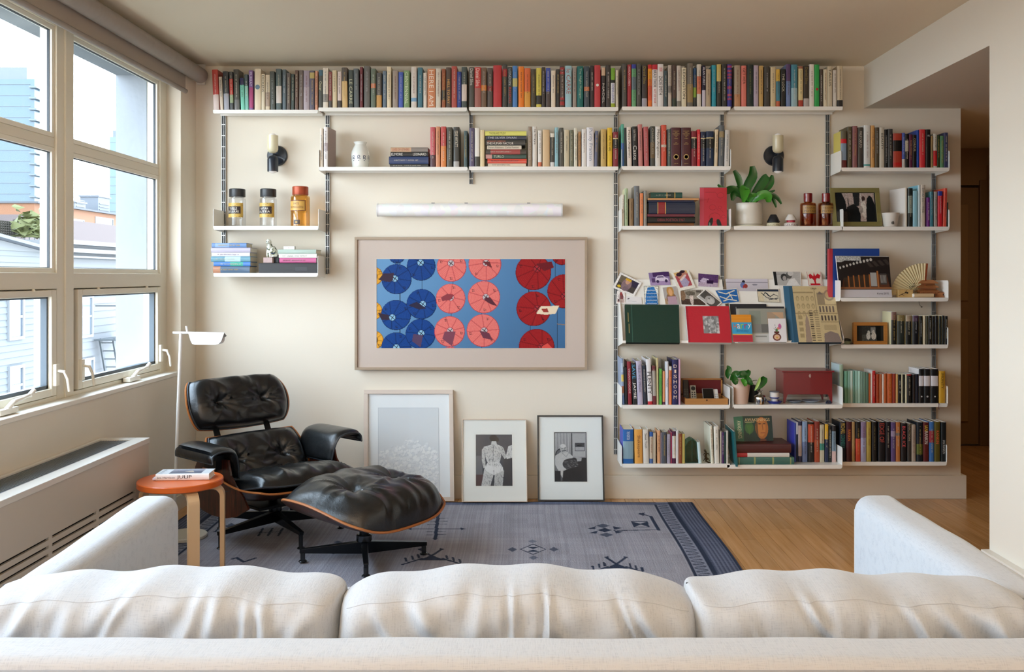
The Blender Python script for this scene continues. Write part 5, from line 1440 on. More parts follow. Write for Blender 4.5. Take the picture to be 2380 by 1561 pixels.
# amber bottles
for px, lab in ((1878, 'amber pharmacy bottle with red cap, left of the pair'), (1920, 'amber pharmacy bottle with red cap, right of the pair')):
    p, sc = at('C5', px, .09); t = thing('amber_bottle', lab, 'bottle', p); w_ = 18*sc; h = 78*sc
    MB().lathe([(0, 0), (w_*.95, 0), (w_, .004), (w_, h*.66), (w_*.93, h*.70), (w_*.5, h*.725), (w_*.45, h*.76), (w_*.38, h*.76), (w_*.38, h*.72), (w_*.86, h*.68), (w_*.93, h*.65), (w_*.93, .01), (0, .01)], 40).build('glass_body', glass('ecc49a', solid=True), t)
    MB().lathe([(0, h*.74), (w_*.54, h*.74), (w_*.55, h*.76), (w_*.55, h*.985), (w_*.5, h), (0, h)], 32).build('cap', M('7c1c1e', .25, coat=.4), t)
    MB().lathe([(0, .011), (w_*.9, .011), (w_*.9, h*.5), (0, h*.5)], 32).build('contents', glass('e8b090', solid=True), t)
    wraplabel(t, w_+.0006, -R90-1.0, -R90+1.1, h*.38, h*.62, 'a07838', [(0, 1, 0, .07, '5c3c1c', None), (.15, .85, .6, .82, '50381c', 'TIODURE'), (.12, .9, .2, .45, '50381c', 'POTASS')])
    wraplabel(t, w_+.0009, -R90-1.0, -R90+1.1, h*.625, h*.64, '4c3018', [], 'label_edge')
# olive frame with family photo
def leanframe(name, label, pts, Y, fw, fcol, matc, ras, lean, depth=.018, rebate=None, cat='picture frame', fmat=None, extra=None, win=None, yaw=0):
    """frame from four picture corners; bottom stands at depth Y, top leans back by 'lean' metres"""
    tl, tr, br, bl = pts
    zb_ = None
    BL, BR = px3(bl[0], bl[1], Y), px3(br[0], br[1], Y+yaw); TL, TR = px3(tl[0], tl[1], Y+lean), px3(tr[0], tr[1], Y+yaw+lean)
    t = thing(name, label, cat, BL); o_ = BL
    TL, TR, BR, BL = [q-o_ for q in (TL, TR, BR, BL)]
    U = (BR-BL); V = (TL-BL); w_, h_ = U.length, V.length; u, v = U.normalized(), V.normalized(); nn = u.cross(v).normalized()
    if nn.y > 0: nn = -nn
    def P(a, b_, c=0): return BL+u*a+v*b_+nn*c
    def bar(m, a0, a1, b0, b1, c0, c1):
        m.add([P(x, y, z) for z in (c0, c1) for y in (b0, b1) for x in (a0, a1)], [(0, 2, 3, 1), (4, 5, 7, 6), (0, 1, 5, 4), (2, 6, 7, 3), (0, 4, 6, 2), (1, 3, 7, 5)])
    m = MB(); bar(m, 0, w_, 0, fw, -depth, 0); bar(m, 0, w_, h_-fw, h_, -depth, 0); bar(m, 0, fw, fw, h_-fw, -depth, 0); bar(m, w_-fw, w_, fw, h_-fw, -depth, 0)
    m.build('frame_moulding', fmat or M(fcol, .4), t, .0015)
    m = MB(); bar(m, fw, w_-fw, fw, h_-fw, -depth*.8, -depth*.45); m.build('mat_board', M(matc, .8), t)
    if ras is not None:
        a0, a1, b0, b1 = win
        sheet('print', ras, [P(w_*a0, h_*b1, -depth*.42), P(w_*a1, h_*b1, -depth*.42), P(w_*a1, h_*b0, -depth*.42), P(w_*a0, h_*b0, -depth*.42)], t, PAPER)
        if extra:
            k, ec = extra; m = MB()
            bar(m, w_*a0-k, w_*a1+k, h_*b0-k, h_*b0, -depth*.45, -depth*.40); bar(m, w_*a0-k, w_*a1+k, h_*b1, h_*b1+k, -depth*.45, -depth*.40)
            bar(m, w_*a0-k, w_*a0, h_*b0, h_*b1, -depth*.45, -depth*.40); bar(m, w_*a1, w_*a1+k, h_*b0, h_*b1, -depth*.45, -depth*.40); m.build('inner_border', M(ec, .6), t)
    m = MB(); bar(m, fw, w_-fw, fw, h_-fw, -depth*.33, -depth*.28); m.build('glazing', glass('fbfcfc', .02), t)
    return t, P, w_, h_
r = R(90, 68, 'b8a49c'); blk = '1a1c1c'
r.poly([(0, 0), (14, 0), (22, 20), (26, 68), (0, 68)], blk); r.poly([(40, 0), (56, 0), (54, 30), (42, 34)], '2c2c2c'); r.rect(0, 44, 48, 68, '3c3834'); r.poly([(24, 34), (40, 26), (56, 40), (54, 68), (24, 68)], blk)
r.poly([(72, 14), (78, 6), (84, 10), (92, 34), (92, 68), (68, 68), (70, 30)], '161a1c'); r.ell(64, 14, 4, 6, '3c2c28'); r.poly([(58, 24), (66, 18), (70, 34), (66, 62), (58, 50)], 'dcd2c8'); r.line([(58, 0), (59, 30)], 2, 'd8d4cc'); r.ell(57, 40, 5, 9, 'a89c94'); r.line([(28, 14), (30, 60)], 2, '242424'); r.noise(.25, 21, 2)
leanframe('framed_photo', 'olive green wooden frame with a black and white group photo', [(1929, 436.5), (2045, 437.5), (2051, 525.5), (1936, 525.5)], S['C6']['Y']+.045, .028, '7c7444', '1c1c1c', r, .02, .016, win=(.115, .885, .13, .87))
# cup
p, sc = at('C6', 2070, .035); t = thing('teacup', 'small white handleless cup with a dark painted crest', 'cup', p); w_ = 19*sc; h = 32*sc
MB().lathe([(0, 0), (w_*.72, 0), (w_*.82, .006), (w_*.95, h*.7), (w_*1.03, h), (w_*.98, h), (w_*.9, h*.7), (w_*.7, .008), (0, .006)], 36).build('cup_body', M('d4d0c8', .2, coat=.4), t)
m = MB()
for (du, dz, ru, rz) in ((0, .016, .004, .011), (-.007, .016, .002, .009), (.007, .014, .002, .008), (.003, .024, .004, .003)):
    vs = [(-.0+(w_*.93)*math.cos(-R90-.1+(du+ru*math.cos(q*math.pi/4))/w_), (w_*.93)*math.sin(-R90-.1+(du+ru*math.cos(q*math.pi/4))/w_), .006+dz+rz*math.sin(q*math.pi/4)) for q in range(8)]; m.add(vs, [tuple(range(8))])
m.build('crest', M('4a4a46', .4), t)
# red picture book facing out on C4
s_ = S['C4']; Yb = s_['Y']+.03
r = R(76, 108, 'c8313f'); r.grad('cc3a4a', 'c02c38', False); r.rect(0, 0, 12, 108, 'cc5468', .7)
for (a, b_, c, d) in ((16, 14, 44, 13), (44, 14, 58, 32), (26, 30, 20, 44), (40, 52, 54, 66), (30, 84, 40, 90), (56, 60, 66, 70)): r.line([(a, b_), (c, d)], 1, '94202c')
for (a, b_, q) in ((58, 22, 10), (56, 56, 5), (36, 56, 10), (42, 84, 16), (66, 82, 6)): r.ell(a, b_, q, q*.8, '9c2430').ell(a, b_, q-1.2, q*.8-1.2, 'c6303e')
r.ell(30, 100, 6, 16, '1c2420', rot=.3).ell(54, 102, 6, 14, '1c2420', rot=-.3).ell(28, 104, 2, 6, '7c8c80')
c4 = [px3(1626.5, 436, Yb+.045), px3(1689.3, 436, Yb+.045), px3(1689.3, 524.3, Yb), px3(1626.5, 524.3, Yb)]
t = thing('picture_book', 'red picture book standing face out beside the lying pile', 'book', (0, 0, 0))
sheet('front_cover', r, c4, t, PRINT, 0); k = Vector((0, .014, .004))
MB().add([q+Vector((0, .0006, 0)) for q in c4]+[q+k for q in c4], [(4, 7, 6, 5), (0, 4, 5, 1), (1, 5, 6, 2), (2, 6, 7, 3), (3, 7, 4, 0)]).build('page_block', M('c4bcb8', .7), t)

# D6: lying blue book, photo book, fan, palace, box, scroll
s_ = S['D6']; Yb, zb = s_['Y']+.10, s_['z']+.0005
t = thing('cloth_book', 'large blue book with a red spine standing behind the photo book', 'book', (X(1926, Yb), Yb, zb)); k = (Yb-CAMY)/F; w_ = 118*k; h_ = Z(577.5, Yb)-zb
MB().box(.026, w_, 0, .003, 0, h_).box(.026, w_, .025, .028, 0, h_).build('blue_cover', M('173f8c', .5), t, .001)
MB().box(0, .026, -.001, .029, 0, h_).build('red_spine', M('b02c38', .5), t, .003); MB().box(.02, w_-.004, .003, .025, .003, h_-.004).build('page_block', PAGES, t)
r = R(130, 96, '1c1614'); r.rect(0, 0, 60, 14, 'b8b8b4'); r.noise(.5, 31, 2)
r.poly([(0, 20), (20, 10), (60, 10), (100, 0), (130, 0), (130, 40), (0, 60)], '181212')
for k in range(10): r.ell(8+k*8.5, 27-k*2.6+(.05*k*k), 2.2+.1*k, 2.6+.12*k, 'c8c4bc')
for k in range(4): r.poly([(72+k*14, 14-k*2), (80+k*14, 12-k*2), (90+k*14, 24-k*2), (82+k*14, 26-k*2)], '3c3430')
r.poly([(14, 52), (120, 40), (126, 72), (6, 76)], '5c3420')
for k in range(5): r.rect(14+k*13, 50-k*1.6, 24+k*13, 72, '3a2a1c'); r.rect(24+k*13, 46-k, 27+k*13, 74, 'a86430')
r.rect(80, 38, 95, 70, 'a8a8a4'); r.rect(96, 34, 100, 72, 'b0703c'); r.rect(104, 40, 120, 66, '44403c'); 
for k in range(5): r.rect(105+k*3, 44, 106+k*3, 62, 'b8b8b4')
r.rect(0, 72, 130, 76, '98623c'); r.rect(0, 76, 130, 78, '58504c'); r.rect(0, 78, 130, 96, 'd0ccd0')
Yb = s_['Y']+.02; c4 = [px3(1943, 595.5, Yb+.05), px3(2066, 596.5, Yb+.05), px3(2073.5, 690.5, Yb), px3(1953, 690.5, Yb)]
t = thing('photo_book', 'landscape photo book with a tiled temple roof on its cover', 'book', (0, 0, 0)); sheet('front_cover', r, c4, t, PRINT, 0); k = Vector((0, .016, .004))
MB().add([q+Vector((0, .0006, 0)) for q in c4]+[q+k for q in c4], [(4, 7, 6, 5), (0, 4, 5, 1), (1, 5, 6, 2), (2, 6, 7, 3), (3, 7, 4, 0)]).build('page_block', M('e4e2e0', .7), t)
u = c4[2]-c4[3]; v = c4[0]-c4[3]; mb = MB(); put_text(mb, 'Korea 2015', c4[3]+u*.72+v*.07+Vector((0, -.001, 0)), u*.22, v*.045); mb.build('lettering', M('2c2c30', .5), t)
Yb = s_['Y']+.07; p = px3(2146, 690, Yb); p.z = zb+.008; k = (Yb-CAMY)/F; Rr = 76*k
t = thing('folding_fan', 'open cream paper folding fan with a painted branch', 'fan', p)
NS = 17; A0, A1 = math.radians(178), math.radians(84)
m = MB()
for i in range(NS):
    a, a2 = A0+(A1-A0)*i/NS, A0+(A1-A0)*(i+1)/NS; am2 = (a+a2)/2
    f = lambda an, r_, y: (r_*math.cos(an), y, r_*math.sin(an))
    m.add([f(a, Rr*.35, .0), f(am2, Rr*.35, -.004), f(am2, Rr, -.006), f(a, Rr, 0), f(a2, Rr*.35, 0), f(a2, Rr, 0)], [(0, 1, 2, 3), (1, 4, 5, 2)])
m.build('pleated_leaf', M('d8c89c', .7), t)
for i in range(NS+1):
    a = A0+(A1-A0)*i/NS; MB().obox((0, .002, 0), (Rr*.97*math.cos(a), .002, Rr*.97*math.sin(a)), .0012, .004, up=(0, 1, 0)).build('rib', M('b89c60', .6), t)
MB().obox((0, -.007, 0), (Rr*math.cos(A1), -.007, Rr*math.sin(A1)), .010, .003, up=(0, 1, 0)).build('guard_stick', M('8c4020', .5), t)
m = MB()
for pts in ([(-.10, .02), (-.085, .035), (-.07, .055), (-.055, .06)], [(-.08, .04), (-.088, .055)], [(-.07, .055), (-.06, .075)]): m.tube([(x, -.008, z) for x, z in pts], .0011, 6)
for x, z in ((-.088, .057), (-.06, .077), (-.055, .062), (-.095, .03), (-.075, .06)): ellip(m, (x, -.008, z), (.003, .0015, .003), 8, 6)
m.build('painted_branch', M('3c3c2c', .7), t)
Yb = s_['Y']+.03; p = px3(2088, 691, Yb); k = (Yb-CAMY)/F
t = thing('wooden_box', 'small light wooden box with an ink branch drawing', 'box', (p.x, p.y, zb)); w_, h_ = 34.5*k, 18.5*k
MB().box(0, w_, 0, .04, 0, h_).build('box_body', M('c8a468', .5, var=(8, .15, (1, 1, 12))), t, .001)
m = MB(); m.tube([(.002, -.0008, .01), (.02, -.0008, .02), (.04, -.0008, .028), (.05, -.0008, .042)], .0013, 6); m.tube([(.02, -.0008, .02), (.035, -.0008, .012)], .001, 6); ellip(m, (.055, -.0006, .028), (.006, .0005, .005), 8, 6); ellip(m, (.045, -.0006, .03), (.006, .0005, .004), 8, 6); m.build('ink_branch', M('2c2418', .6), t)
Yb = s_['Y']+.075; p = px3(2155, 691, Yb); k = (Yb-CAMY)/F
t = thing('palace_model', 'layered wooden model of a tiled palace roof', 'model', (p.x, p.y, zb)); WD = M('a4683c', .55, var=(30, .2))
def roof(m, cx_, w1, w2, z0, z1, d=.05):
    m.add([(cx_-w1/2, -d/2, z0+.004), (cx_+w1/2, -d/2, z0+.004), (cx_+w1/2, d/2, z0+.004), (cx_-w1/2, d/2, z0+.004), (cx_-w2/2, -.006, z1), (cx_+w2/2, -.006, z1), (cx_+w2/2, .006, z1), (cx_-w2/2, .006, z1)], [(3, 2, 1, 0), (4, 5, 6, 7), (0, 1, 5, 4), (1, 2, 6, 5), (2, 3, 7, 6), (3, 0, 4, 7)])
    m.box(cx_-w1/2, cx_+w1/2, -d/2, d/2, z0, z0+.004)
m = MB(); m.box(-.065, .09, -.03, .03, 0, .012); m.box(-.055, .055, -.024, .024, .012, .035); m.build('base', WD, t)
for (c_, a, b_, z0, z1) in ((0, .135, .10, .034, .050), (.0, .125, .085, .060, .078), (.0, .115, .07, .086, .108)):
    m = MB(); roof(m, c_, a, b_, z0, z1); m.build('roof_tier', WD, t)
m = MB(); m.box(-.045, .045, -.02, .02, .05, .06); m.box(-.04, .04, -.018, .018, .078, .086)
for k_ in range(9): m.box(-.05+k_*.0122, -.046+k_*.0122, -.026, -.024, .012, .034)
m.build('column_rows', M('8c5430', .6), t)
m = MB(); m.box(.05, .085, -.026, .02, .012, .024); roof(m, .07, .05, .03, .024, .036); m.build('gate_wing', WD, t)
Yb = s_['Y']+.025; p = px3(2123, 690, Yb); k = (Yb-CAMY)/F
t = thing('paper_scroll', 'rolled cream scroll in front of the wooden palace', 'scroll', (p.x, p.y, zb+.0125)); w_ = 46*k
MB().tube([(0, 0, 0), (w_, 0, 0)], .0122, 20).build('roll', M('d4b890', .6), t); MB().lathe([(0, -.006), (.010, -.005), (.0125, 0), (.0125, .002)], 16, (0, 0, 0)).build('white_knob', M('e8e4dc', .4), t).rotation_euler = (0, R90, 0)
MB().tube([(w_, 0, 0), (w_+.008, 0, 0)], .009, 16).build('dark_knob', M('3c2c20', .4), t)
# E6 small frame, bowl
r = R(56, 42, '3c3c38'); r.rect(0, 24, 56, 42, '5c5c56'); r.rect(26, 4, 40, 20, '8c8a86'); r.poly([(40, 0), (56, 0), (56, 42), (44, 42)], '141614'); r.ell(20, 18, 4, 5, 'c8c4bc').ell(19, 28, 6, 10, 'd8d4cc').ell(34, 17, 4, 5, 'ccc4b8').ell(35, 28, 7, 10, 'dcd4c8'); r.noise(.3, 41, 2)
s_ = S['E6']
leanframe('framed_photo', 'small orange-brown wooden frame with an old family photo', [(1984, 748.5), (2062, 748.5), (2063, 800), (1984, 800)], s_['Y']+.03, .021, 'b07434', '26241e', r, .02, .03, win=(.27, .82, .16, .84), fmat=M('b07434', .45, var=(12, .2, (1, 1, 8))))
p, sc = at('E6', 1968, .04); t = thing('lidded_bowl', 'tiny pale green bowl with a dark lid at the shelf end', 'bowl', p); w_ = 11*sc
MB().lathe([(0, 0), (w_*.6, 0), (w_, .016), (w_*.95, .018), (0, .018)], 24).build('bowl_body', M('8c9478', .4), t); MB().lathe([(w_*.95, .018), (w_*.8, .03), (w_*.3, .036), (0, .037)], 24).build('lid', M('20221c', .5), t)
t = MB(); ellip(t, (0, 0, .006), (.012, .01, .006), 10, 8); o = tag(t.build('pebble', M('4a3428', .6)), 'small brown pebble between the bowl and wooden frame', 'stone'); o.location = px3(1979, 800, s_['Y']+.03); o.location.z = s_['z']
# F4 open wooden box with remotes
p, sc = at('F4', 1593, .012); t = thing('wooden_box', 'open wooden box with dark red lining holding remote controls', 'box', p); OAK = M('b07a40', .45, var=(10, .25, (.3, 1, 8)))
w_ = 99*sc; zz0 = .036
m = MB(); m.box(0, w_, 0, .008, 0, zz0); m.box(0, w_, .152, .16, 0, zz0); m.box(0, .008, .008, .152, 0, zz0); m.box(w_-.008, w_, .008, .152, 0, zz0); m.box(.008, w_-.008, .008, .152, 0, .006); m.build('tray', OAK, t, .001)
m = MB(); Lz = .105; m.box(0, w_, .16, .168, zz0, zz0+.012); m.box(0, w_, .16, .168, zz0+Lz-.01, zz0+Lz); m.box(0, .010, .16, .168, zz0, zz0+Lz); m.box(w_-.010, w_, .16, .168, zz0, zz0+Lz); m.build('lid_rim', OAK, t, .001)
MB().box(.010, w_-.010, .164, .170, zz0+.01, zz0+Lz-.01).build('lid_lining', M('6c1c20', .8), t); MB().box(.008, w_-.008, .010, .150, .006, .008).build('tray_lining', M('5c181c', .8), t)
MB().lathe([(0, 0), (.005, .001), (.005, .004), (0, .006)], 12, (w_*.5, 0, .027), axis='y').build('catch', M('5c3018', .4), t)
def remote(label, x, w2, l_, col, yb, ang, z0=.012, btn='888', wheel=False):
    q = thing('remote_control', label, 'remote', (p.x+x, p.y+.06, p.z+z0)); q.rotation_euler = (math.radians(ang), 0, 0)
    MB().box(0, w2, 0, .012, 0, l_).build('case', M(col, .3), q, .004)
    m = MB()
    if wheel: m.lathe([(.013, 0), (.013, .001), (0, .001)], 24, (w2/2, -.0002, l_-.022), axis='y')
    for i in range(2):
        for j in range(3): m.lathe([(.0042, 0), (.0042, .001), (0, .001)], 12, (w2*(.3+.4*i), -.0002, l_*.55-j*.014), axis='y')
    m.build('buttons', M(btn, .4), q)
remote('tall black remote standing at the left of the wooden box', .0, .036, .135, '14161a', 0, -18, .010, '3a3c40')
remote('silver-beige remote with round black pad in the wooden box', .045, .036, .105, 'a8a294', 0, -24, .010, '1a1a1c', True)
q = thing('phone', 'black phone lying against the box lining', 'phone', (p.x+.118, p.y+.05, p.z+.012)); q.rotation_euler = (math.radians(-35), 0, 0); MB().box(0, .07, 0, .008, 0, .09).build('case', M('b8b8b8', .3, .5), q, .003); MB().box(.003, .067, -.0006, 0, .003, .087).build('screen', M('0a0a0c', .1), q)
remote('small white remote at the right of the wooden box', .188, .028, .085, 'dcdad8', 0, -35, .012, 'b0b0b0')
# F5 plant pot, black pot, silver ornament, cup, chest, plates
p, sc = at('F5', 1722, .055); t = thing('potted_vine', 'pale pink pot with a trailing heart-leaved plant', 'plant', p); Yp = p.y
MB().lathe([(0, 0), (.040, 0), (.042, .004), (.058, .135), (.060, .142), (.057, .142), (.053, .13), (0, .125)], 40).build('pot', M('d0b4a2', .6, bump=(40, .05)), t)
for pts, wd, mt in (([(1704, 884), (1700, 872), (1692, 860), (1690, 849)], [1, 1, 1, 1], STEM), ([(1740, 890), (1752, 884), (1760, 883)], [.8, .8, .8], STEM), ([(1744, 888), (1750, 892), (1757, 897)], [.8, .8, .8], STEM)): leaf(t, pts, wd, Yp, 0, mt, 'stem')
for pts, wd, mt in (([(1690, 850), (1694, 858), (1691, 870), (1692, 880)], [2, 7, 6, 1], None), ([(1700, 884, -.05), (1708, 870, -.06), (1718, 866, -.06)], [4, 8, 4], None), ([(1706, 872, -.06), (1708, 884, -.08), (1712, 893, -.08)], [3, 8, 3], None),
      ([(1710, 872, -.02), (1722, 870, -.04), (1736, 868, -.04), (1742, 860, -.03)], [5, 8, 8, 3], None), ([(1736, 872, -.05), (1738, 884, -.07), (1750, 893, -.07)], [3, 9, 2], None), ([(1724, 880, -.06), (1730, 888, -.08), (1733, 897, -.08)], [3, 6, 3], LEAF2),
      ([(1778, 876, -.03), (1774, 884, -.04), (1764, 896, -.05), (1755, 907, -.05)], [5, 9, 8, 1], None), ([(1766, 877, -.045), (1764, 886, -.055), (1759, 898, -.06), (1754, 907, -.06)], [1.5, 3.5, 3, 1], M('a8c870', .4))): leaf(t, pts, wd, Yp, 0, mt)
t = thing('black_pot', 'small black pot behind the silver ornament', 'pot', (X(1752, -.17), -.17, S['F5']['z'])); MB().lathe([(0, 0), (.035, 0), (.04, .10), (.037, .10), (.034, .09), (0, .09)], 28).build('pot', M('141618', .5), t)
p, sc = at('F5', 1766, .03); t = thing('silver_bell', 'shiny silver dome ornament with a leaf finial', 'ornament', p)
MB().lathe([(0, 0), (.032, 0), (.033, .004), (.034, .03), (.032, .042), (.036, .046), (.028, .054), (.012, .060), (.010, .066), (0, .068)], 36).build('dome', M('c8c8c4', .12, 1.0), t)
m = MB(); rr3 = random.Random(4)
for i in range(9): a = i*.7; m.tube([(.004*math.cos(a), .004*math.sin(a), .062), (.012*math.cos(a), .012*math.sin(a), .074+.008*rr3.random()), (.02*math.cos(a), .02*math.sin(a), .078+.008*rr3.random())], [.003, .0025, .001], 6)
m.build('leaf_finial', M('b8b4ac', .2, 1.0), t)
m = MB()
for i in range(5): ellip(m, (.034*math.cos(-1.9+i*.55), .034*math.sin(-1.9+i*.55), .02+.006*(i % 2)), (.006, .002, .008), 8, 6)
m.build('engraving', M('4a5468', .4, .5), t)
p, sc = at('F5', 1800, .045); t = thing('egg_cup', 'white and blue cup standing on a blue-rimmed saucer', 'cup', p); CER = M('e4e0dc', .2, coat=.4); BLU = M('1c2f8c', .25, coat=.3)
MB().lathe([(0, 0), (.030, 0), (.0445, .012), (.046, .016), (.040, .016), (.0, .010)], 36).build('saucer', CER, t); MB().lathe([(.0315, .0012), (.0452, .0125), (.0462, .0158), (.044, .0175)], 36).build('blue_rim', BLU, t)
MB().lathe([(0, .010), (.019, .012), (.021, .03), (.027, .036), (.028, .068), (.030, .074), (.028, .074), (.024, .05), (0, .045)], 36).build('cup_body', CER, t)
MB().lathe([(.0275, .034), (.0292, .036), (.0292, .039), (.0275, .040)], 36).build('blue_band', BLU, t); MB().lathe([(.0292, .070), (.0308, .074), (.0292, .0755)], 36).build('grey_rim', M('5c6470', .3), t)
s_ = S['F5']; Yb, zb = s_['Y']+.05, s_['z']+.0005; k = (Yb-CAMY)/F; RED = M('7c1c20', .35, coat=.3, var=(5, .12))
xl, xr = X(1820, Yb), X(1936.5, Yb); zt_ = Z(861, Yb); t = thing('red_chest', 'dark red lacquered chest on four feet with a lock plate', 'chest', (xl, Yb, zb)); w_, h_ = xr-xl, zt_-zb; dd = .19
MB().box(.004, w_-.004, .004, dd-.004, h_*.27, h_-.008).build('body', RED, t, .002)
for sx_ in (0, 1):
    for sy_ in (0, 1):
        x0 = .004 if sx_ == 0 else w_-.004; y0 = .004 if sy_ == 0 else dd-.004; q = 1 if sx_ == 0 else -1; qy = 1 if sy_ == 0 else -1
        m = MB(); m.prism([(x0, 0), (x0+q*.008, 0), (x0+q*.02, h_*.20), (x0+q*.026, h_*.28), (x0, h_*.28)], 'y', min(y0, y0+qy*.008), max(y0, y0+qy*.008)); m.build('foot', RED, t)
MB().box(-.006, w_+.006, -.006, dd+.004, h_-.010, h_).build('lid', RED, t, .002)
m = MB(); n_ = 4; cx_, cz_ = w_*.54, h_*.84
m.add([(cx_, .0030, cz_+.013), (cx_+.007, .003, cz_), (cx_, .003, cz_-.013), (cx_-.007, .003, cz_), (cx_, .003, cz_+.007), (cx_+.003, .003, cz_), (cx_, .003, cz_-.007), (cx_-.003, .003, cz_)], [(0, 1, 5, 4), (1, 2, 6, 5), (2, 3, 7, 6), (3, 0, 4, 7)]); m.build('lock_plate', M('d8ccc0', .4), t)
for (px_, yy, rr4, lab) in ((1846, .10, .045, 'grey fluted saucer under the chest, left one'), (1884, .12, .055, 'pale blue plate under the red chest')):
    Yq = s_['Y']+yy; o = MB(); pr = [(0, .001), (rr4*.6, 0), (rr4, .009), (rr4*.97, .011), (rr4*.6, .004), (0, .004)]; o.lathe(pr, 40)
    o = tag(o.build('plate', M('8c98a8' if rr4 < .05 else 'a4b0c0', .2, coat=.4)), lab, 'plate'); o.location = (X(px_, Yq), Yq, zb)
p, sc = at('F5', 1926, .04); t = thing('bead_coil', 'dark blue bead coil by the chest foot', 'beads', p)
rb_ = random.Random(9)
for k_ in range(26):
    a = k_*.62; rr5 = .016-.003*(k_//10); m = MB(); ellip(m, (0, 0, 0), (.0038, .0038, .0038), 8, 6); o = m.build('bead', M('20243c', .25), t); o.location = (rr5*math.cos(a), rr5*.7*math.sin(a), .004+.006*(k_//10))
# G4 glass house, bronze lizard, bookmark ribbon
s_ = S['G4']; Yb, zb = s_['Y']+.03, s_['z']+.0005; k = (Yb-CAMY)/F
t = thing('glass_lantern', 'small green-tinted arched glass lantern between the books', 'lantern', (X(1594, Yb), Yb, zb)); w_ = 29*k; h_ = Z(1020, Yb)-zb
GG = glass('b4ccc0', solid=True); GE = M('3c6454', .3, .2)
arch = [(0, 0), (w_, 0), (w_, h_*.72), (w_*.82, h_*.9), (w_*.5, h_), (w_*.18, h_*.9), (0, h_*.72)]
MB().prism(arch, 'y', 0, .002).build('front_glass', GG, t); MB().prism(arch, 'y', .09, .092).build('back_glass', GG, t)
m = MB()
for y in (0, .091): m.tube([(x, y, z) for x, z in arch+[arch[0]]], .0016, 6)
for x, z in arch: m.tube([(x, 0, z), (x, .091, z)], .0014, 6)
m.tube([(w_*.5, -.001, .01), (w_*.5, -.001, h_*.97)], .0012, 6); m.build('edges', GE, t)
MB().box(.002, w_-.002, .002, .09, .001, .004).build('base', GE, t)
MB().box(w_-.001, w_+.001, .001, .09, .004, h_*.7).build('side_glass', M('5c8878', .15, .1), t)
t = thing('bronze_ornament', 'small dark bronze lizard ornament climbing between books', 'ornament', (X(1641, Yb), Yb, zb)); m = MB()
m.tube([(-.002, 0, .07), (.0, -.006, .058), (-.004, -.004, .04), (.004, -.002, .022), (.0, .0, .01), (.014, -.004, .003), (.028, -.006, .003)], [.003, .0075, .008, .009, .006, .004, .0015], 10)
m.tube([(-.002, 0, .066), (-.008, -.006, .076), (-.014, -.008, .078)], [.006, .007, .003], 8)
for q in ((.0, .055, 1), (.0, .055, -1), (.002, .022, 1), (.002, .022, -1)): m.tube([(q[0], -.004, q[1]), (q[0]+q[2]*.012, -.008, q[1]+.004), (q[0]+q[2]*.018, -.006, q[1]-.010)], [.004, .003, .0018], 8)
m.build('body', M('4a3c26', .35, .8), t)
# AWAKENINGS book on the pile
s_ = S['G5']; Yb = s_['Y']+.09
zq = max(b.location.z for b in BOOKS if b['label'].startswith('lying') and 'standing green' in b['label'])
zq = Z(1028.5, Yb)
r = R(92, 84, '1c3c30'); r.grad('223c30', '142428'); r.rect(0, 0, 46, 84, '23402c', .5); r.ell(19, 38, 14, 20, '3c6430'); r.poly([(10, 30), (28, 30), (19, 64)], '44702f'); r.ell(58, 40, 20, 36, 'b0682c').ell(56, 38, 14, 30, 'c87c38'); r.rect(40, 20, 46, 74, '1c2c24', .7); r.ell(52, 26, 5, 2, '4c2818').ell(66, 26, 4, 2, '4c2818').line([(60, 26), (61, 46)], 2, '8c4c20').line([(54, 56), (66, 56)], 2.5, '8c3c28').ell(60, 80, 10, 5, '6c3418'); r.rect(78, 0, 92, 84, '14302c'); r.rect(6, 19, 36, 21, 'c8b888')
c4 = [px3(1726, 967, Yb+.03), px3(1793.5, 966, Yb+.03), px3(1797.5, 1023.5, Yb+.005), px3(1730, 1027, Yb)]
t = thing('standing_book', 'green book with a mask-like face, standing on the lying pile', 'book', (0, 0, 0)); sheet('front_cover', r, c4, t, PRINT, 0)
u = c4[1]-c4[0]; v = c4[3]-c4[0]; mb = MB(); put_text(mb, 'AWAKENINGS', c4[0]+u*.06+v*.2+Vector((0, -.001, 0)), u*.86, v*-.12); mb.build('lettering', M('e8c890', .5), t)
k = Vector((.0, .03, .0)); a_, b_ = px3(1704.5, 968.5, Yb+.035), px3(1710, 1027.5, Yb+.005)
MB().add([a_, c4[0]+Vector((0, .0, 0)), c4[3], b_], [(0, 1, 2, 3)]).build('spine', M('2f6a4a', .4), t)
MB().add([q+Vector((0, .0008, 0)) for q in c4]+[q+k for q in c4], [(4, 7, 6, 5), (0, 4, 5, 1), (1, 5, 6, 2), (2, 6, 7, 3), (3, 7, 4, 0)]).build('page_block', PAGES, t)
u = (c4[0]-a_); v = (b_-a_); mb = MB(); put_text(mb, 'AWAKENINGS', a_+u*.32+v*.16+Vector((0, -.0015, 0)), v*.7, u*.42); mb.build('lettering', M('d8d8b0', .5), t)
s2 = S['G5']; t = thing('teal_folder', 'teal folder leaning out over the shelf end', 'folder', (0, 0, 0))
a_, b_, c_, d_ = px3(1684, 985, -.14), px3(1704, 1003, -.31), px3(1710.5, 1084, -.315), px3(1699, 1078, -.16)
MB().add([a_, b_, c_, d_]+[q+Vector((.012, 0, 0)) for q in (a_, b_, c_, d_)], [(0, 1, 2, 3), (4, 7, 6, 5), (1, 5, 6, 2), (0, 4, 5, 1), (2, 6, 7, 3), (3, 7, 4, 0)]).build('cover', M('1f6468', .4), t)
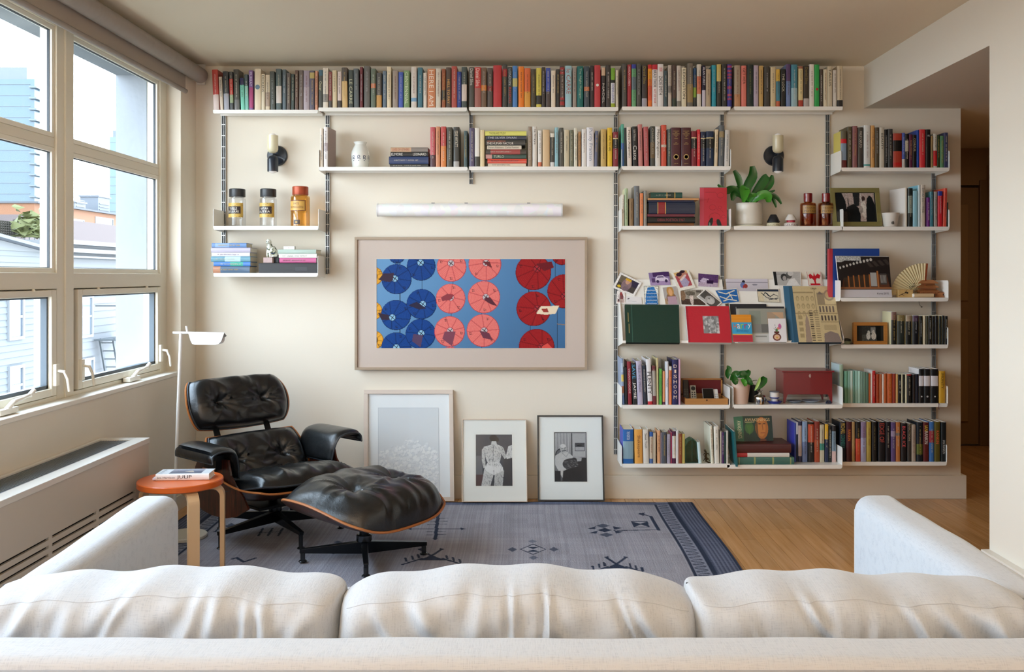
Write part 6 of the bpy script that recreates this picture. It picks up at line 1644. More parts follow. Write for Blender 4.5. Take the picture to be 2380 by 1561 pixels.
MB().add([a_+Vector((.003, -.0, .001)), b_+Vector((.003, -.001, .001)), b_+Vector((.009, -.001, .001)), a_+Vector((.009, 0, .001))], [(0, 1, 2, 3)]).build('pages', PAGEW, t)
m = MB(); pp = smooth([px3(2181, 936, -.222), px3(2182, 940, -.226), px3(2181.5, 946, -.226), px3(2183, 951, -.224)]); m.tube(pp, .0016, 6); tag(m.build('ribbon_marker', M('5c1c24', .6)), 'dark red ribbon hanging over the shelf edge', 'ribbon')
# small cable under D6
m = MB(); m.tube(smooth([px3(2136, 700, -.03), px3(2137, 708, -.03), px3(2142, 712, -.03)]), .0012, 6); ellip(m, px3(2142, 713, -.03), (.007, .004, .004), 8, 6); tag(m.build('thin_cord', M('5a4c3c', .5)), 'short thin cord hanging under the fan shelf', 'cord')
# ================================================================== FRAMED SCREEN AND WALL LIGHTS
Yt = -.055; k = (Yt-CAMY)/F
tv = thing('framed_screen', 'large framed screen showing blue, pink and red paper lanterns', 'screen', (X(824, Yt), Yt, Z(859.5, Yt)))
tw, th = (1365-824)*k, (859.5-551)*k; fw = .016
m = MB(); m.box(0, tw, 0, .035, 0, fw); m.box(0, tw, 0, .035, th-fw, th); m.box(0, fw, 0, .035, fw, th-fw); m.box(tw-fw, tw, 0, .035, fw, th-fw)
m.build('frame', M('a8937c', .45, var=(2, .08, (1, 1, 20))), tv, .001)
bxo('screen_mat', M('c6b6aa', .55), fw, tw-fw, .012, .03, fw, th-fw, tv)
bxo('housing', M('3a3a3c', .6), .02, tw-.02, .03, .053, .02, th-.02, tv)
r = R(440, 208, '6f93b8'); r.grad('6490b8', '44709c', False)
g2 = (r.yy/208)[..., None]; r.a = r.a*(1.12-.25*g2)
def lantern(cx_, cy_, rad, c, cdark, cl, hole, hx=0, hy=0, flap=None, rings=True, seed=0):
    r.ell(cx_, cy_, rad, rad*1.0, cdark); r.ell(cx_-.4, cy_-.4, rad-1.2, rad-1.2, c)
    if rings:
        for q in range(2, int(rad-3), 3):
            mm = np.abs(np.hypot(r.xx-cx_-hx*(1-q/rad), r.yy-cy_-hy*(1-q/rad))-q-3) < .55
            mm &= np.hypot(r.xx-cx_, r.yy-cy_) < rad-1.5; r.put(mm, cl, .35)
    for q in range(8):
        a = q*math.pi/4+.3+seed*.2; r.line([(cx_+hx+6*math.cos(a), cy_+hy+6*math.sin(a)), (cx_+(rad-2)*math.cos(a), cy_+(rad-2)*math.sin(a))], 2.2, cdark, .55)
    r.ell(cx_+hx, cy_+hy, 8.5, 8.5, cdark); r.ell(cx_+hx, cy_+hy, 7.2, 7.2, hole); r.line([(cx_+hx-5, cy_+hy-4), (cx_+hx+5, cy_+hy+4)], 1.6, '1c1c20'); r.line([(cx_+hx+4, cy_+hy-5), (cx_+hx-3, cy_+hy+5)], 1.6, '1c1c20')
    for q in (.9, 2.9, 5.0):
        a = q+seed*.7; x_, y_ = cx_+rad*.78*math.cos(a), cy_+rad*.78*math.sin(a)
        r.line([(x_-3, y_-2), (x_+3, y_-1)], 1.1, '1c1820', .8); r.line([(x_-2, y_+2), (x_+3, y_+2)], 1.1, '1c1820', .8); r.line([(x_-2, y_-2), (x_-1, y_+3)], 1, '1c1820', .8)
    if flap: r.poly([(cx_+a, cy_+b_) for a, b_ in flap[0]], flap[1])
def T(x, y): return ((x-230)*440/1558, (y-573)*208/735)
def L_(x, y, rd, kind, hx=0, hy=0, fp=None, seed=0):
    cx_, cy_ = T(x, y); rd = rd*440/1558
    c = {'b': ('123c80', '0a2248', '1f5496', '8cb8d4'), 'p': ('dc6c66', 'b03c42', 'f09a8e', 'c0b0b4'), 'r': ('961a20', '5c1018', 'b8342e', 'a82c34'), 'y': ('dc9c30', '8c5c18', 'e8b850', '806030')}[kind]
    lantern(cx_, cy_, rd, c[0], c[1], c[2], c[3], hx*440/1558, hy*440/1558, ([(a*440/1558, b_*440/1558) for a, b_ in fp[0]], fp[1]) if fp else None, True, seed)
def wire(x, y0, y1): a = T(x, y0); b_ = T(x, y1); r.line([a, b_], 1.2, '20242c')
for q in ((425, 600, 1190), (606, 740, 830), (862, 750, 790), (849, 1010, 1050), (1100, 1000, 1310), (1487, 800, 860), (1500, 1110, 1160), (1704, 600, 760), (1722, 960, 1310)): wire(*q)
r.line([T(1722, 1108), T(1790, 1116)], 2, '8c7464')
L_(210, 715, 75, 'y', seed=1); L_(205, 1000, 75, 'y', seed=2); L_(215, 1240, 75, 'y', seed=3)
L_(400, 545, 68, 'b', seed=1); L_(600, 635, 118, 'b', -5, -30, seed=2); L_(397, 740, 124, 'b', -15, -5, ([(-150, 5), (-110, -45), (-20, -50), (-30, 10), (-60, 25)], '3c2c3c'), 3)
L_(392, 1035, 124, 'b', -30, 20, ([(-150, -20), (-60, 0), (-50, 40), (-120, 40)], '342838'), 4); L_(603, 945, 124, 'b', 10, 0, ([(-110, 10), (-40, -20), (40, 35), (-20, 45)], '2c2840'), 5)
L_(395, 1300, 124, 'b', 0, 0, None, 6); L_(595, 1190, 124, 'b', 5, -5, ([(-60, 0), (20, 10), (0, 110), (-70, 60)], '54405c'), 7)
L_(850, 640, 122, 'p', -5, -30, seed=1); L_(1125, 618, 135, 'p', 10, -10, ([(-20, -20), (40, -20), (60, 30), (20, 10)], '6c2c30'), 2)
L_(843, 900, 122, 'p', 0, -10, ([(-80, -10), (-30, -40), (30, -30), (0, 10), (-70, 20)], '8c3c44'), 3); L_(1118, 888, 133, 'p', 15, 0, ([(0, 10), (50, 0), (110, 75), (60, 60), (10, 30)], '5c2c38'), 4)
L_(834, 1170, 126, 'p', 5, -5, ([(-40, 0), (50, 0), (20, 120), (-60, 60)], '7c4454'), 5); L_(1110, 1162, 135, 'p', 10, 0, ([(-30, 0), (50, 20), (80, 80), (0, 60)], '6c3848'), 6)
L_(840, 1418, 122, 'p', 0, 0, None, 7)
L_(1760, 540, 85, 'r', seed=2); L_(1525, 685, 147, 'r', 30, -30, ([(20, -70), (150, -90), (170, -40), (90, -10)], '6c1c24'), 1); L_(1780, 840, 140, 'r', 0, 40, None, 2)
L_(1528, 983, 143, 'r', 30, 0, ([(20, 40), (60, -20), (210, -25), (180, 40), (100, 50)], 'e8d4b8'), 3); r.poly([T(1590, 985), T(1640, 980), T(1650, 1010), T(1610, 1012)], '9c3c34'); L_(1552, 1295, 147, 'r', 40, 0, ([(40, 0), (90, -30), (140, 20), (60, 30)], 'dc5048'), 4)
SCR = attr_mat('screen_print', .4, .0, spec=.12)
x0, x1, z1, z0 = (874.5-824)*k, (1313.5-824)*k, th-(601.5-551)*k, th-(809-551)*k
sheet('screen_picture', r, [(x0, .0115, z1), (x1, .0115, z1), (x1, .0115, z0), (x0, .0115, z0)], tv, SCR)
m = MB(); e_ = .0016
m.box(x0-e_, x1+e_, .009, .012, z1, z1+e_); m.box(x0-e_, x1+e_, .009, .012, z0-e_, z0); m.box(x0-e_, x0, .009, .012, z0, z1); m.box(x1, x1+e_, .009, .012, z0, z1); m.build('mat_bevel', M('ddd4c8', .6), tv)
# tubular wall light
Yw = -.075; k = (Yw-CAMY)/F; xw0, xw1 = X(877, Yw), X(1306, Yw); zc = Z(487.5, Yw)
t = thing('wall_light', 'long white tubular wall light above the framed screen', 'wall light', (xw0, Yw+.02, zc)); LW = xw1-xw0
tm = bpy.data.materials.new('pearl_tube'); tm.use_nodes = True
n = tm.node_tree.nodes; l = tm.node_tree.links; b = n['Principled BSDF']; tcx = n.new('ShaderNodeTexCoord'); vo = n.new('ShaderNodeTexVoronoi'); vo.inputs['Scale'].default_value = 22
hsx = n.new('ShaderNodeHueSaturation'); hsx.inputs['Saturation'].default_value = .8; hsx.inputs['Value'].default_value = 1.5; mxx = n.new('ShaderNodeMix'); mxx.data_type = 'RGBA'; mxx.inputs[0].default_value = .07; mxx.inputs[6].default_value = rgb('faf8f8')+(1,)
l.new(tcx.outputs['Object'], vo.inputs[0]); l.new(vo.outputs['Color'], hsx.inputs['Color']); l.new(hsx.outputs[0], mxx.inputs[7]); l.new(mxx.outputs[2], b.inputs['Base Color']); b.inputs['Roughness'].default_value = .55
MB().tube([(0, 0, 0), (LW, 0, 0)], .040, 40).build('tube', tm, t)
m = MB(); m.tube([(-.004, 0, 0), (.006, 0, 0)], .041, 40); m.build('end_ring', M('e4e2e0', .3), t); m = MB(); m.tube([(LW-.006, 0, 0), (LW+.004, 0, 0)], .041, 40); m.build('end_ring', M('e4e2e0', .3), t)
MB().box(.05, LW-.05, .0, .053, .034, .044).build('mounting_rail', M('e8e4dc', .4), t, .002)
for f_ in (.3, .48, .82): MB().box(LW*f_-.01, LW*f_+.01, -.004, .02, .041, .047).build('clip', M('8c8c8c', .4, .5), t)
# sconces
def sconce(label, pxd, pyd, pxc, flip=False):
    Y0 = -.012; t = thing('wall_lamp', label, 'wall lamp', (X(pxd, Y0), 0, Z(361.5, Y0)), 0, None)
    BK = M('1c2430', .32, coat=.2)
    MB().lathe([(.064, 0), (.065, .003), (.064, .012), (.058, .020), (0, .022)], 48, (0, 0, 0), axis='y').build('wall_disc', BK, t)
    Yc = -.095; xc = X(pxc, Yc)-t.location.x
    zc = Z(357, Yc)-t.location.z
    MB().tube([(xc*.7, -.02, zc), (xc, Yc, zc)], .006, 12).tube([(xc, Yc, zc-.014), (xc, Yc, zc+.012)], .005, 12).build('arm', BK, t)
    r_ = .0335
    z0, z1 = Z(355, Yc)-t.location.z, Z(315, Yc)-t.location.z
    MB().lathe([(.004, z0-.003), (r_*.55, z0), (r_*.85, z0+.008), (r_, z0+.022), (r_, z1), (r_-.003, z1), (r_-.003, z0+.022), (.004, z0+.006)], 36, (xc, Yc, 0)).build('shade', M('d8cfae', .3, coat=.3), t)
    z0, z1 = Z(398.5, Yc)-t.location.z, Z(362, Yc)-t.location.z
    MB().lathe([(.004, z1+.003), (r_*.55, z1), (r_*.85, z1-.008), (r_, z1-.022), (r_, z0), (r_-.003, z0), (r_-.003, z1-.022), (.004, z1-.006)], 36, (xc, Yc, 0)).build('shade', BK, t)['label'] = 'black lower shade'
    m = MB(); ellip(m, (xc, Yc, z0+.006), (.026, .026, .018), 20, 12); m.build('bulb', M('ece8e4', .2, emit=.15), t)
    z1 = Z(315, Yc)-t.location.z; m = MB(); ellip(m, (xc, Yc, z1-.002), (.022, .022, .016), 20, 12); m.build('bulb', M('ece8e4', .2, emit=.15), t)
sconce('cream and black wall lamp above the three apothecary jars', 644, 361, 634)
sconce('cream and black wall lamp above the potted fern', 1799, 361, 1808)

# ================================================================== FRAMES LEANING ON THE WALL
r = R(150, 190, 'd2d6de'); r.grad('dfe2e6', 'e8e8ea'); rr6 = np.random.RandomState(3)
for q in range(900):
    u_ = rr6.rand(); v_ = rr6.rand()**.8; cxp = 4+u_*142; top = 64+26*abs(u_-.55)*2+rr6.randn()*4
    cyp = top+v_*(190-top); s_ = 2+rr6.rand()*3.2
    r.ell(cxp+.8, cyp+1, s_, s_*.8, 'c8ccd4', .5); r.ell(cxp, cyp, s_, s_*.8, ['f6f6f8', 'f0f1f3', 'fafafa', 'e8eaee'][q % 4], .85)
leanframe('leaning_picture', 'large pale wood frame with a white cloud of petals, tallest leaning one', [(845.5, 905.5), (1056, 905.5), (1056, 1164.5), (845.5, 1164.5)], -.115, .026, 'd8c8ba', 'f4f5f7', r, .09, .03, win=(.16, .83, .04, .835), fmat=M('d6c6b8', .5, var=(3, .06, (1, 1, 12))), extra=(.002, 'c8ccd4'))
r = R(132, 192, '4a4c54'); r.grad('484a54', '383c44'); r.rect(0, 80, 24, 150, '5c6068'); r.rect(100, 70, 132, 192, '343840'); r.rect(0, 150, 40, 192, '4c3a40')
bd = 'c4c4c4'
r.ell(64, 14, 14, 13, '24242a').ell(76, 20, 8, 9, '26262c'); r.poly([(58, 26), (74, 26), (78, 44), (54, 44)], bd)
r.poly([(54, 40), (30, 46), (26, 56), (40, 100), (48, 112), (84, 112), (90, 90), (96, 46), (78, 38)], bd)
r.poly([(32, 46), (22, 58), (22, 96), (28, 126), (36, 124), (34, 92), (40, 60)], 'bcbcbc'); r.poly([(88, 42), (100, 50), (108, 74), (116, 84), (104, 92), (92, 72)], 'b8b8b8'); r.poly([(108, 84), (118, 44), (132, 40), (132, 88), (112, 92)], 'c8c8c8')
r.poly([(44, 104), (86, 104), (98, 124), (100, 146), (88, 158), (66, 152), (46, 158), (30, 146), (32, 124)], 'cfcfcf'); r.ell(48, 136, 17, 20, 'dadada', .6).ell(82, 136, 17, 20, 'd8d8d8', .6)
r.poly([(30, 134), (64, 150), (52, 192), (20, 192)], 'c0c0c0'); r.poly([(68, 150), (102, 134), (96, 192), (66, 192)], 'b4b4b4')
rr7 = np.random.RandomState(8)
msk = r.a[..., 0] > .3
for q in range(900):
    x_, y_ = rr7.rand()*110+20, 36+rr7.rand()*156; a_ = 1.2+rr7.randn()*.3; Ls = 3+rr7.rand()*5; sv = r.a.copy()
    if msk[int(min(y_, 191)), int(min(x_, 131))] and rr7.rand() < (.95 if (y_ < 116 or y_ > 148) else .12): r.line([(x_, y_), (x_+Ls*math.cos(a_), y_+Ls*math.sin(a_))], .8, '34343c', .6)
r.line([(64, 44), (62, 104)], 1.5, '54545c', .8); r.line([(65, 134), (66, 158)], 1.6, '44444c', .9)
leanframe('leaning_picture', 'slim pale frame with a hatched drawing of a bare back, middle of three', [(1073.5, 973), (1224.5, 973), (1226, 1166), (1073, 1166)], -.165, .0055, 'd8c4b0', 'ebeae5', r, .13, .02, win=(.215, .775, .19, .81), extra=(.014, 'e8e6e0'))
r = R(126, 192, '8c8c90'); r.grad('a4a4a6', '48484c'); r.rect(0, 0, 126, 192, '101014', .0)
for q in range(9): r.rect(6+q*6, 4, 9+q*6, 80, ['b8b8ba', '84848a'][q % 2], .6)
r.rect(66, 4, 70, 96, '3c3c40'); r.rect(72, 8, 120, 96, 'aaaaac'); r.rect(80, 42, 118, 74, '3c3c42'); r.rect(82, 58, 116, 72, 'a0a0a4'); r.ell(98, 52, 10, 4, '1c1c20')
r.ell(24, 90, 20, 26, '2a2a2e'); r.ell(24, 90, 16, 22, '606066'); r.rect(60, 100, 126, 192, '1c1c20')
r.poly([(4, 92), (28, 76), (50, 76), (70, 92), (84, 104), (60, 130), (40, 150), (36, 186), (16, 150), (2, 124)], 'b8b8b8'); r.poly([(72, 92), (106, 100), (104, 112), (70, 116)], 'a0a0a2')
r.ell(36, 64, 13, 17, 'a8a8a8').ell(34, 54, 11, 8, 'c8c8c8'); r.rect(28, 62, 34, 64, '38383c').rect(40, 60, 46, 62, '38383c'); r.line([(30, 74), (46, 71)], 3, '303034'); r.line([(39, 62), (41, 69)], 1.5, '707074')
r.line([(30, 80), (46, 96), (56, 80)], 2, '8c8c90')
r.ell(62, 124, 30, 22, '303034').ell(76, 108, 11, 9, '2c2c30'); r.noise(.12, 5, 2)
for q in range(90): x_, y_ = 36+rr7.rand()*52, 106+rr7.rand()*36; r.line([(x_, y_), (x_+4, y_+1.5)], 1, ['8c8c90', '18181c'][q % 2], .7)
r.poly([(34, 150), (100, 130), (112, 192), (30, 192)], '0e0e12'); r.rect(0, 150, 24, 192, '141418')
for q in ((0, 0, 126, 3), (0, 189, 126, 192), (0, 0, 3, 192), (123, 0, 126, 192)): r.rect(*q, '0c0c10')
leanframe('leaning_picture', 'black framed photo of a seated man holding a cat, right of three', [(1248.5, 964.5), (1401, 964.5), (1405.5, 1164.5), (1250, 1164.5)], -.125, .0095, '33302c', 'eeefec', r, .10, .022, win=(.255, .745, .225, .80), extra=(.006, 'e2e2de'), fmat=M('2e2c2a', .35))

# ================================================================== FLOOR LAMP, STOOL, BOOK
base = fl(428, 1250); t = thing('floor_lamp', 'slim white reading lamp in the corner behind the armchair', 'lamp', (base.x, base.y, .006)); WH = M('ecebe8', .3)
MB().lathe([(0, 0), (.116, 0), (.118, .003), (.118, .014), (.114, .017), (0, .017)], 56).build('base', M('d8d6cc', .35), t)
d_ = base.y-CAMY; q = d_/F
b0 = Vector(((403-CX)*q-base.x, 0, .012)); b1 = Vector(((420.5-CX)*q-base.x, 0, CAMZ-(773-CY)*q-.006))
MB().tube([b0, b1], .0085, 16).build('pole', WH, t)
zt_ = b1.z
def lx(p): return (p-CX)*q-base.x
MB().tube([(lx(402), 0, zt_), (lx(441), 0, zt_-.001)], .0065, 14).tube([(lx(436), .0, zt_), (lx(433), .0, zt_+.036)], .006, 12).build('arm', WH, t)
zq = lambda p: CAMZ-(p-CY)*q-.006
prf = [(436, 770.5), (440, 776), (446, 789), (452, 797.5), (458, 799.5), (505, 800), (513, 798), (518, 792), (522, 772.5)]
m = MB(); n_ = len(prf)
for s_ in (-1, 1):   # two wings of a folded sheet
    vs = []
    for (a, b_) in prf: vs.append((lx(a), s_*.003+s_*(b_-771)*q*.55, zq(b_)))
    k0_ = len(vs)
    for (a, b_) in prf: vs.append((lx(a), s_*.0015+s_*(b_-771)*q*.55, zq(b_)-.0006))
    m.add(vs, [tuple(range(n_)), tuple(range(k0_+n_-1, k0_-1, -1))]+[(i, i+1, k0_+i+1, k0_+i) for i in range(n_-1)])
m.add([(lx(436), -.003, zq(770.5)), (lx(524), -.003, zq(772)), (lx(524), .003, zq(772)), (lx(436), .003, zq(770.5))], [(0, 1, 2, 3)])
m.build('shade', WH, t)
m = MB(); m.add([(lx(521), -.012, zq(784)), (lx(527), -.0, zq(780)), (lx(521), .0, zq(773)), (lx(521), .012, zq(784))], [(0, 1, 2), (1, 3, 2)]); m.build('shade_tip', M('6a6a68', .4), t)

# stool: seat centre
dS = 4.46; sc = dS/F; Ys = CAMY+dS; zs = CAMZ-(1112-CY)*sc; xs = (419.5-CX)*sc
RS = 191*sc/2
st = thing('round_stool', 'three-legged birch stool with a glossy orange round seat', 'stool', (xs, Ys, 0))
MB().lathe([(0, zs-.030), (RS-.004, zs-.030), (RS, zs-.026), (RS, zs-.004), (RS-.003, zs), (0, zs)], 72).build('seat', M('d2601f', .32, coat=.15), st)
BIR = M('d8b68c', .45, var=(6, .08, (1, 1, .1)))
for a in (math.radians(-53), math.radians(12), math.radians(170)):
    ca, sa = math.cos(a), math.sin(a); ro = RS+.006; w_ = .026; th_ = .020; m = MB()
    prof = []
    path = [(ro-.12, zs-.041), (ro-.055, zs-.041)]
    for j in range(7): b_ = j/6*R90; path.append((ro-.055+.045*math.sin(b_), zs-.086+.045*math.cos(b_)))
    path += [(ro-.010, .25), (ro-.010, .007)]
    vs = []
    for i, (rr_, z_) in enumerate(path):
        p0, p1 = path[max(i-1, 0)], path[min(i+1, len(path)-1)]; dx, dz = p1[0]-p0[0], p1[1]-p0[1]; L_l = math.hypot(dx, dz); nx, nz_ = -dz/L_l, dx/L_l
        for (s1, s2) in ((1, 1), (1, -1), (-1, -1), (-1, 1)):
            rr2_, zz2 = rr_+nx*s1*th_/2, z_+nz_*s1*th_/2; vs.append((rr2_*ca-s2*w_*sa, rr2_*sa+s2*w_*ca, zz2))
    n_ = len(path); m.add(vs, [(i*4+j, i*4+(j+1) % 4, (i+1)*4+(j+1) % 4, (i+1)*4+j) for i in range(n_-1) for j in range(4)]+[(3, 2, 1, 0), tuple((n_-1)*4+j for j in range(4))])
    o = m.build('leg', BIR, st, .002)
Yb = Ys-.03; xb0 = (363-CX)*(Yb-CAMY)/F
bk = dict(x0=0, x1=0, yt=0, c='e8e6e2', b=[], t=[], l=0, s='dfe2e6', o=None, y=0, D=None, q='1', f=0)
kk = (Yb-CAMY)/F; wB, hB = .030, (486-365)*kk; cov, pg = book_mesh(wB, hB, .115, 'ecebe8', 'd8dce2', [], None)
o = thing('book', 'white hardback with a seascape cover lying on the orange stool', 'book'); cov.build('cover', PRINT, o); pg.build('page_block', PAGEW, o)
r = R(90, 62, 'd4dadf'); r.rect(20, 4, 76, 58, '5c6478'); r.poly([(20, 30), (40, 22), (76, 28), (76, 4), (20, 4)], '8c90a0'); r.poly([(44, 36), (56, 20), (62, 44)], 'c4b8a8'); r.rect(20, 44, 76, 58, '4c5468'); r.noise(.1, 3, 2)
sheet('cover_print', r, [(wB+.0004, .11, hB-.004), (wB+.0004, .11, .004), (wB+.0004, .004, .004), (wB+.0004, .004, hB-.004)], o, PRINT)
mb = MB(); put_text(mb, 'JULIP', (wB*.18, -.0035, hB*.60), (0, 0, -hB*.28), (wB*.62, 0, 0)); mb.build('lettering', M('2c2c30', .5), o); mb = MB(); put_text(mb, 'Jim Harrison', (wB*.25, -.0035, hB*.97), (0, 0, -hB*.33), (wB*.35, 0, 0)); mb.build('lettering', M('2c2c30', .5), o)
mb = MB(); put_text(mb, 'JULIP', (wB+.0009, .012, hB*.965), (0, .085, 0), (0, 0, -hB*.0-.018)); mb.build('cover_lettering', M('6c7484', .5), o)
MB().box(.004, .012, -.002, .06, hB, hB+.014).build('bookmark', M('dcd4dc', .6), o)
lay = Matrix(((0, 0, -1, 0), (0, 1, 0, 0), (1, 0, 0, 0), (0, 0, 0, 1)))
o.matrix_world = Matrix.Translation(((486-CX)*kk, Yb, zs+.0008)) @ Matrix.Rotation(math.radians(4.5), 4, 'Z') @ lay

# ================================================================== RUG
RX0, RX1, RY0, RY1 = -2.0, 1.017, -2.75, -.135
r = R(604, 523, '74767e'); sx_, sy_ = 604/(RX1-RX0), 523/(RY1-RY0)
rr8 = np.random.RandomState(12)
col_n = rr8.uniform(.86, 1.14, (1, 604)); row_n = rr8.uniform(.95, 1.05, (523, 1))
blot = np.kron(rr8.uniform(.93, 1.07, (27, 31)), np.ones((20, 20)))[:523, :604]
def G(px, py): p = fl(px, py); return ((p.x-RX0)*sx_, (RY1-p.y)*sy_)
def W_(x, y): return ((x-RX0)*sx_, (RY1-y)*sy_)
NV, N2 = '1e2738', '39404e'
def gl(pts, w, c=NV): r.line([G(*p) for p in pts], w, c)
def gp(pts, c=NV): r.poly([G(*p) for p in pts], c)
# borders
for s_ in (0, 1):
    f = (lambda x: x) if s_ == 0 else (lambda x: 604-x)
    def vb(a, b_, c): r.rect(min(f(a), f(b_)), 0, max(f(a), f(b_)), 523, c)
    vb(0, 3, NV); vb(3, 26, '4c5364')
    for q in range(0, 523, 3):
        for c_ in range(4, 26, 4): r.rect(min(f(c_), f(c_+2)), q, max(f(c_), f(c_+2)), q+1.6, '222b3e')
    vb(26, 31, NV); vb(31, 46, '646a78')
    for q in range(4, 523, 11): r.poly([(f(33), q), (f(45), q+2), (f(33), q+5)], N2).poly([(f(45), q+5), (f(33), q+8), (f(45), q+10)], N2)
    vb(46, 49, NV)
for y_ in (0, 523-20):
    r.rect(49, y_, 555, y_+3, NV) if y_ == 0 else r.rect(49, 520, 555, 523, NV)
r.rect(31, 3, 573, 12, '50586c'); r.rect(31, 8, 573, 10, NV); r.rect(49, 13.5, 555, 15, NV)
# motifs
gl([(1022, 1193), (1010, 1255)], 4); gl([(948, 1231), (1080, 1231)], 1.8)
for y_, a, b_ in ((1207, 999, 1042), (1214, 997, 1041), (1221, 995, 1039), (1238, 990, 1034), (1245, 989, 1034)): gl([(a, y_), (b_, y_-1)], 1.5)
gp([(1022, 1190), (1028, 1195), (1015, 1195)]); gp([(1010, 1257), (1003, 1253), (1017, 1253)]); gp([(946, 1231), (957, 1228), (957, 1234)]); gp([(1082, 1231), (1071, 1228), (1071, 1234)])
def dia(cx_, cy_, a, b_, c=NV): gp([(cx_-a, cy_), (cx_, cy_-b_), (cx_+a, cy_), (cx_, cy_+b_)], c)
dia(1236, 1278.5, 31, 13); dia(1236, 1278.5, 27, 11, '7c7e86'); gp([(1222, 1273), (1250, 1273), (1236, 1278)]); gp([(1222, 1284), (1250, 1284), (1236, 1279)])
dia(1188, 1279, 11, 5.5, N2); dia(1284, 1278.5, 11, 5.5, N2); dia(1235, 1260, 11, 4, '565c68'); dia(1237, 1298, 11, 5, '4a505e')
for a, b_, c in ((1402, 1224, N2), (1405, 1234, NV), (1408, 1245, N2)): dia(a, b_, 17, 5, c)
for q in ((1381, 1229), (1384, 1239)): gp([(q[0]+4, q[1]-4), (q[0]-17, q[1]+2), (q[0]+2, q[1]+3)])
for q in ((1428, 1229), (1430, 1238)): gp([(q[0]-4, q[1]-4), (q[0]+18, q[1]), (q[0], q[1]+4)])
gl([(1436, 1235), (1531, 1233)], 2.4); gl([(1531, 1234), (1514, 1202)], 3.4); gl([(1514, 1202), (1489, 1195)], 2.6); gp([(1484, 1196), (1500, 1193), (1498, 1201)])
gp([(1468, 1213), (1505, 1213), (1511, 1227), (1473, 1227)]); gp([(1471, 1214.5), (1503, 1214.5), (1489, 1219)], '7c7e86'); gp([(1476, 1226), (1507, 1226), (1490, 1221)], '7c7e86')
def crab(cx_, cy_, s_=1):
    gl([(cx_-25*s_, cy_-12), (cx_, cy_+4), (cx_+22*s_, cy_-12)], 3.2); gp([(cx_-30*s_, cy_-11), (cx_-20*s_, cy_-15), (cx_-18*s_, cy_-8)]); gp([(cx_+27*s_, cy_-11), (cx_+17*s_, cy_-15), (cx_+16*s_, cy_-8)])
    gp([(cx_-26*s_, cy_+14), (cx_, cy_+2), (cx_+30*s_, cy_+14)]); gl([(cx_-60*s_, cy_+24), (cx_-20*s_, cy_+10)], 3); gl([(cx_+60*s_, cy_+22), (cx_+24*s_, cy_+10)], 3)
    for q in (-52, -38, -26, 34, 48, 62): gl([(cx_+q*s_, cy_+abs(q)*.32), (cx_+(q-3)*s_, cy_-8+abs(q)*.32)], 2.4)
crab(1430, 1309); crab(1000, 1290, 1.1)
dia(772, 1278, 28, 12); dia(772, 1278, 23, 10, '70727a'); gl([(746, 1278), (798, 1278)], 1.4); gp([(762, 1272), (782, 1274), (770, 1278)]); dia(784, 1262, 10, 4, N2); dia(728, 1279, 10, 4.5, N2)
gl([(595, 1241), (655, 1237)], 1.4)
for q in (600, 622, 646): gl([(q, 1247), (q+12, 1230)], 2.6)
gl([(498, 1238), (520, 1224), (545, 1222)], 2); gl([(498, 1238), (520, 1238)], 2); dia(540, 1225, 14, 8, N2)
gl([(538, 1301), (548, 1298), (565, 1308), (592, 1299)], 3.4)
crab(640, 1345, 1.0); crab(1180, 1400, 1.2); dia(900, 1380, 30, 12)
rugm = attr_mat('flatweave_rug', .92, 0, (260, .35, (1, .25, 1)), (2.2, .10, (1, 1, 1)), .2)
r.a = np.clip(r.a*(col_n*row_n*blot)[..., None]*np.array([1.78, 1.70, 1.70]), 0, 1)
rug = thing('rug', 'flat grey-blue rug with dark woven motifs and a striped border', 'rug')
o = sheet('woven_field', r, [(RX0, RY1, .0055), (RX1, RY1, .0055), (RX1, RY0, .0055), (RX0, RY0, .0055)], rug, rugm)
co = np.empty(len(o.data.vertices)*3, 'f'); o.data.vertices.foreach_get('co', co); co = co.reshape(-1, 3)
co[:, 1] += .010*np.sin(co[:, 0]*2.4+1)*np.clip((co[:, 1]-RY0)/(RY1-RY0), 0, 1)**6+.006*np.sin(co[:, 0]*7)*np.clip((co[:, 1]-RY0)/(RY1-RY0), 0, 1)**10
co[:, 0] += .006*np.sin(co[:, 1]*4.0)
o.data.vertices.foreach_set('co', co.ravel()); o.data.update()
m = MB(); ed = [W_ for W_ in ()]
pts = [Vector((RX0+(RX1-RX0)*i/60, RY1, .003)) for i in range(61)]
pts = [Vector((p.x+.006*math.sin(p.y*4), p.y+.010*math.sin(p.x*2.4+1)+.006*math.sin(p.x*7), p.z)) for p in pts]
m.tube(pts, .0035, 6); m.tube([(RX1+.006*math.sin((RY1+(RY0-RY1)*i/40)*4), RY1+(RY0-RY1)*i/40, .003) for i in range(41)], .0035, 6); m.tube([(RX0+.006*math.sin((RY1+(RY0-RY1)*i/40)*4), RY1+(RY0-RY1)*i/40, .003) for i in range(41)], .0035, 6)
m.build('bound_edge', M('252f44', .9), rug)
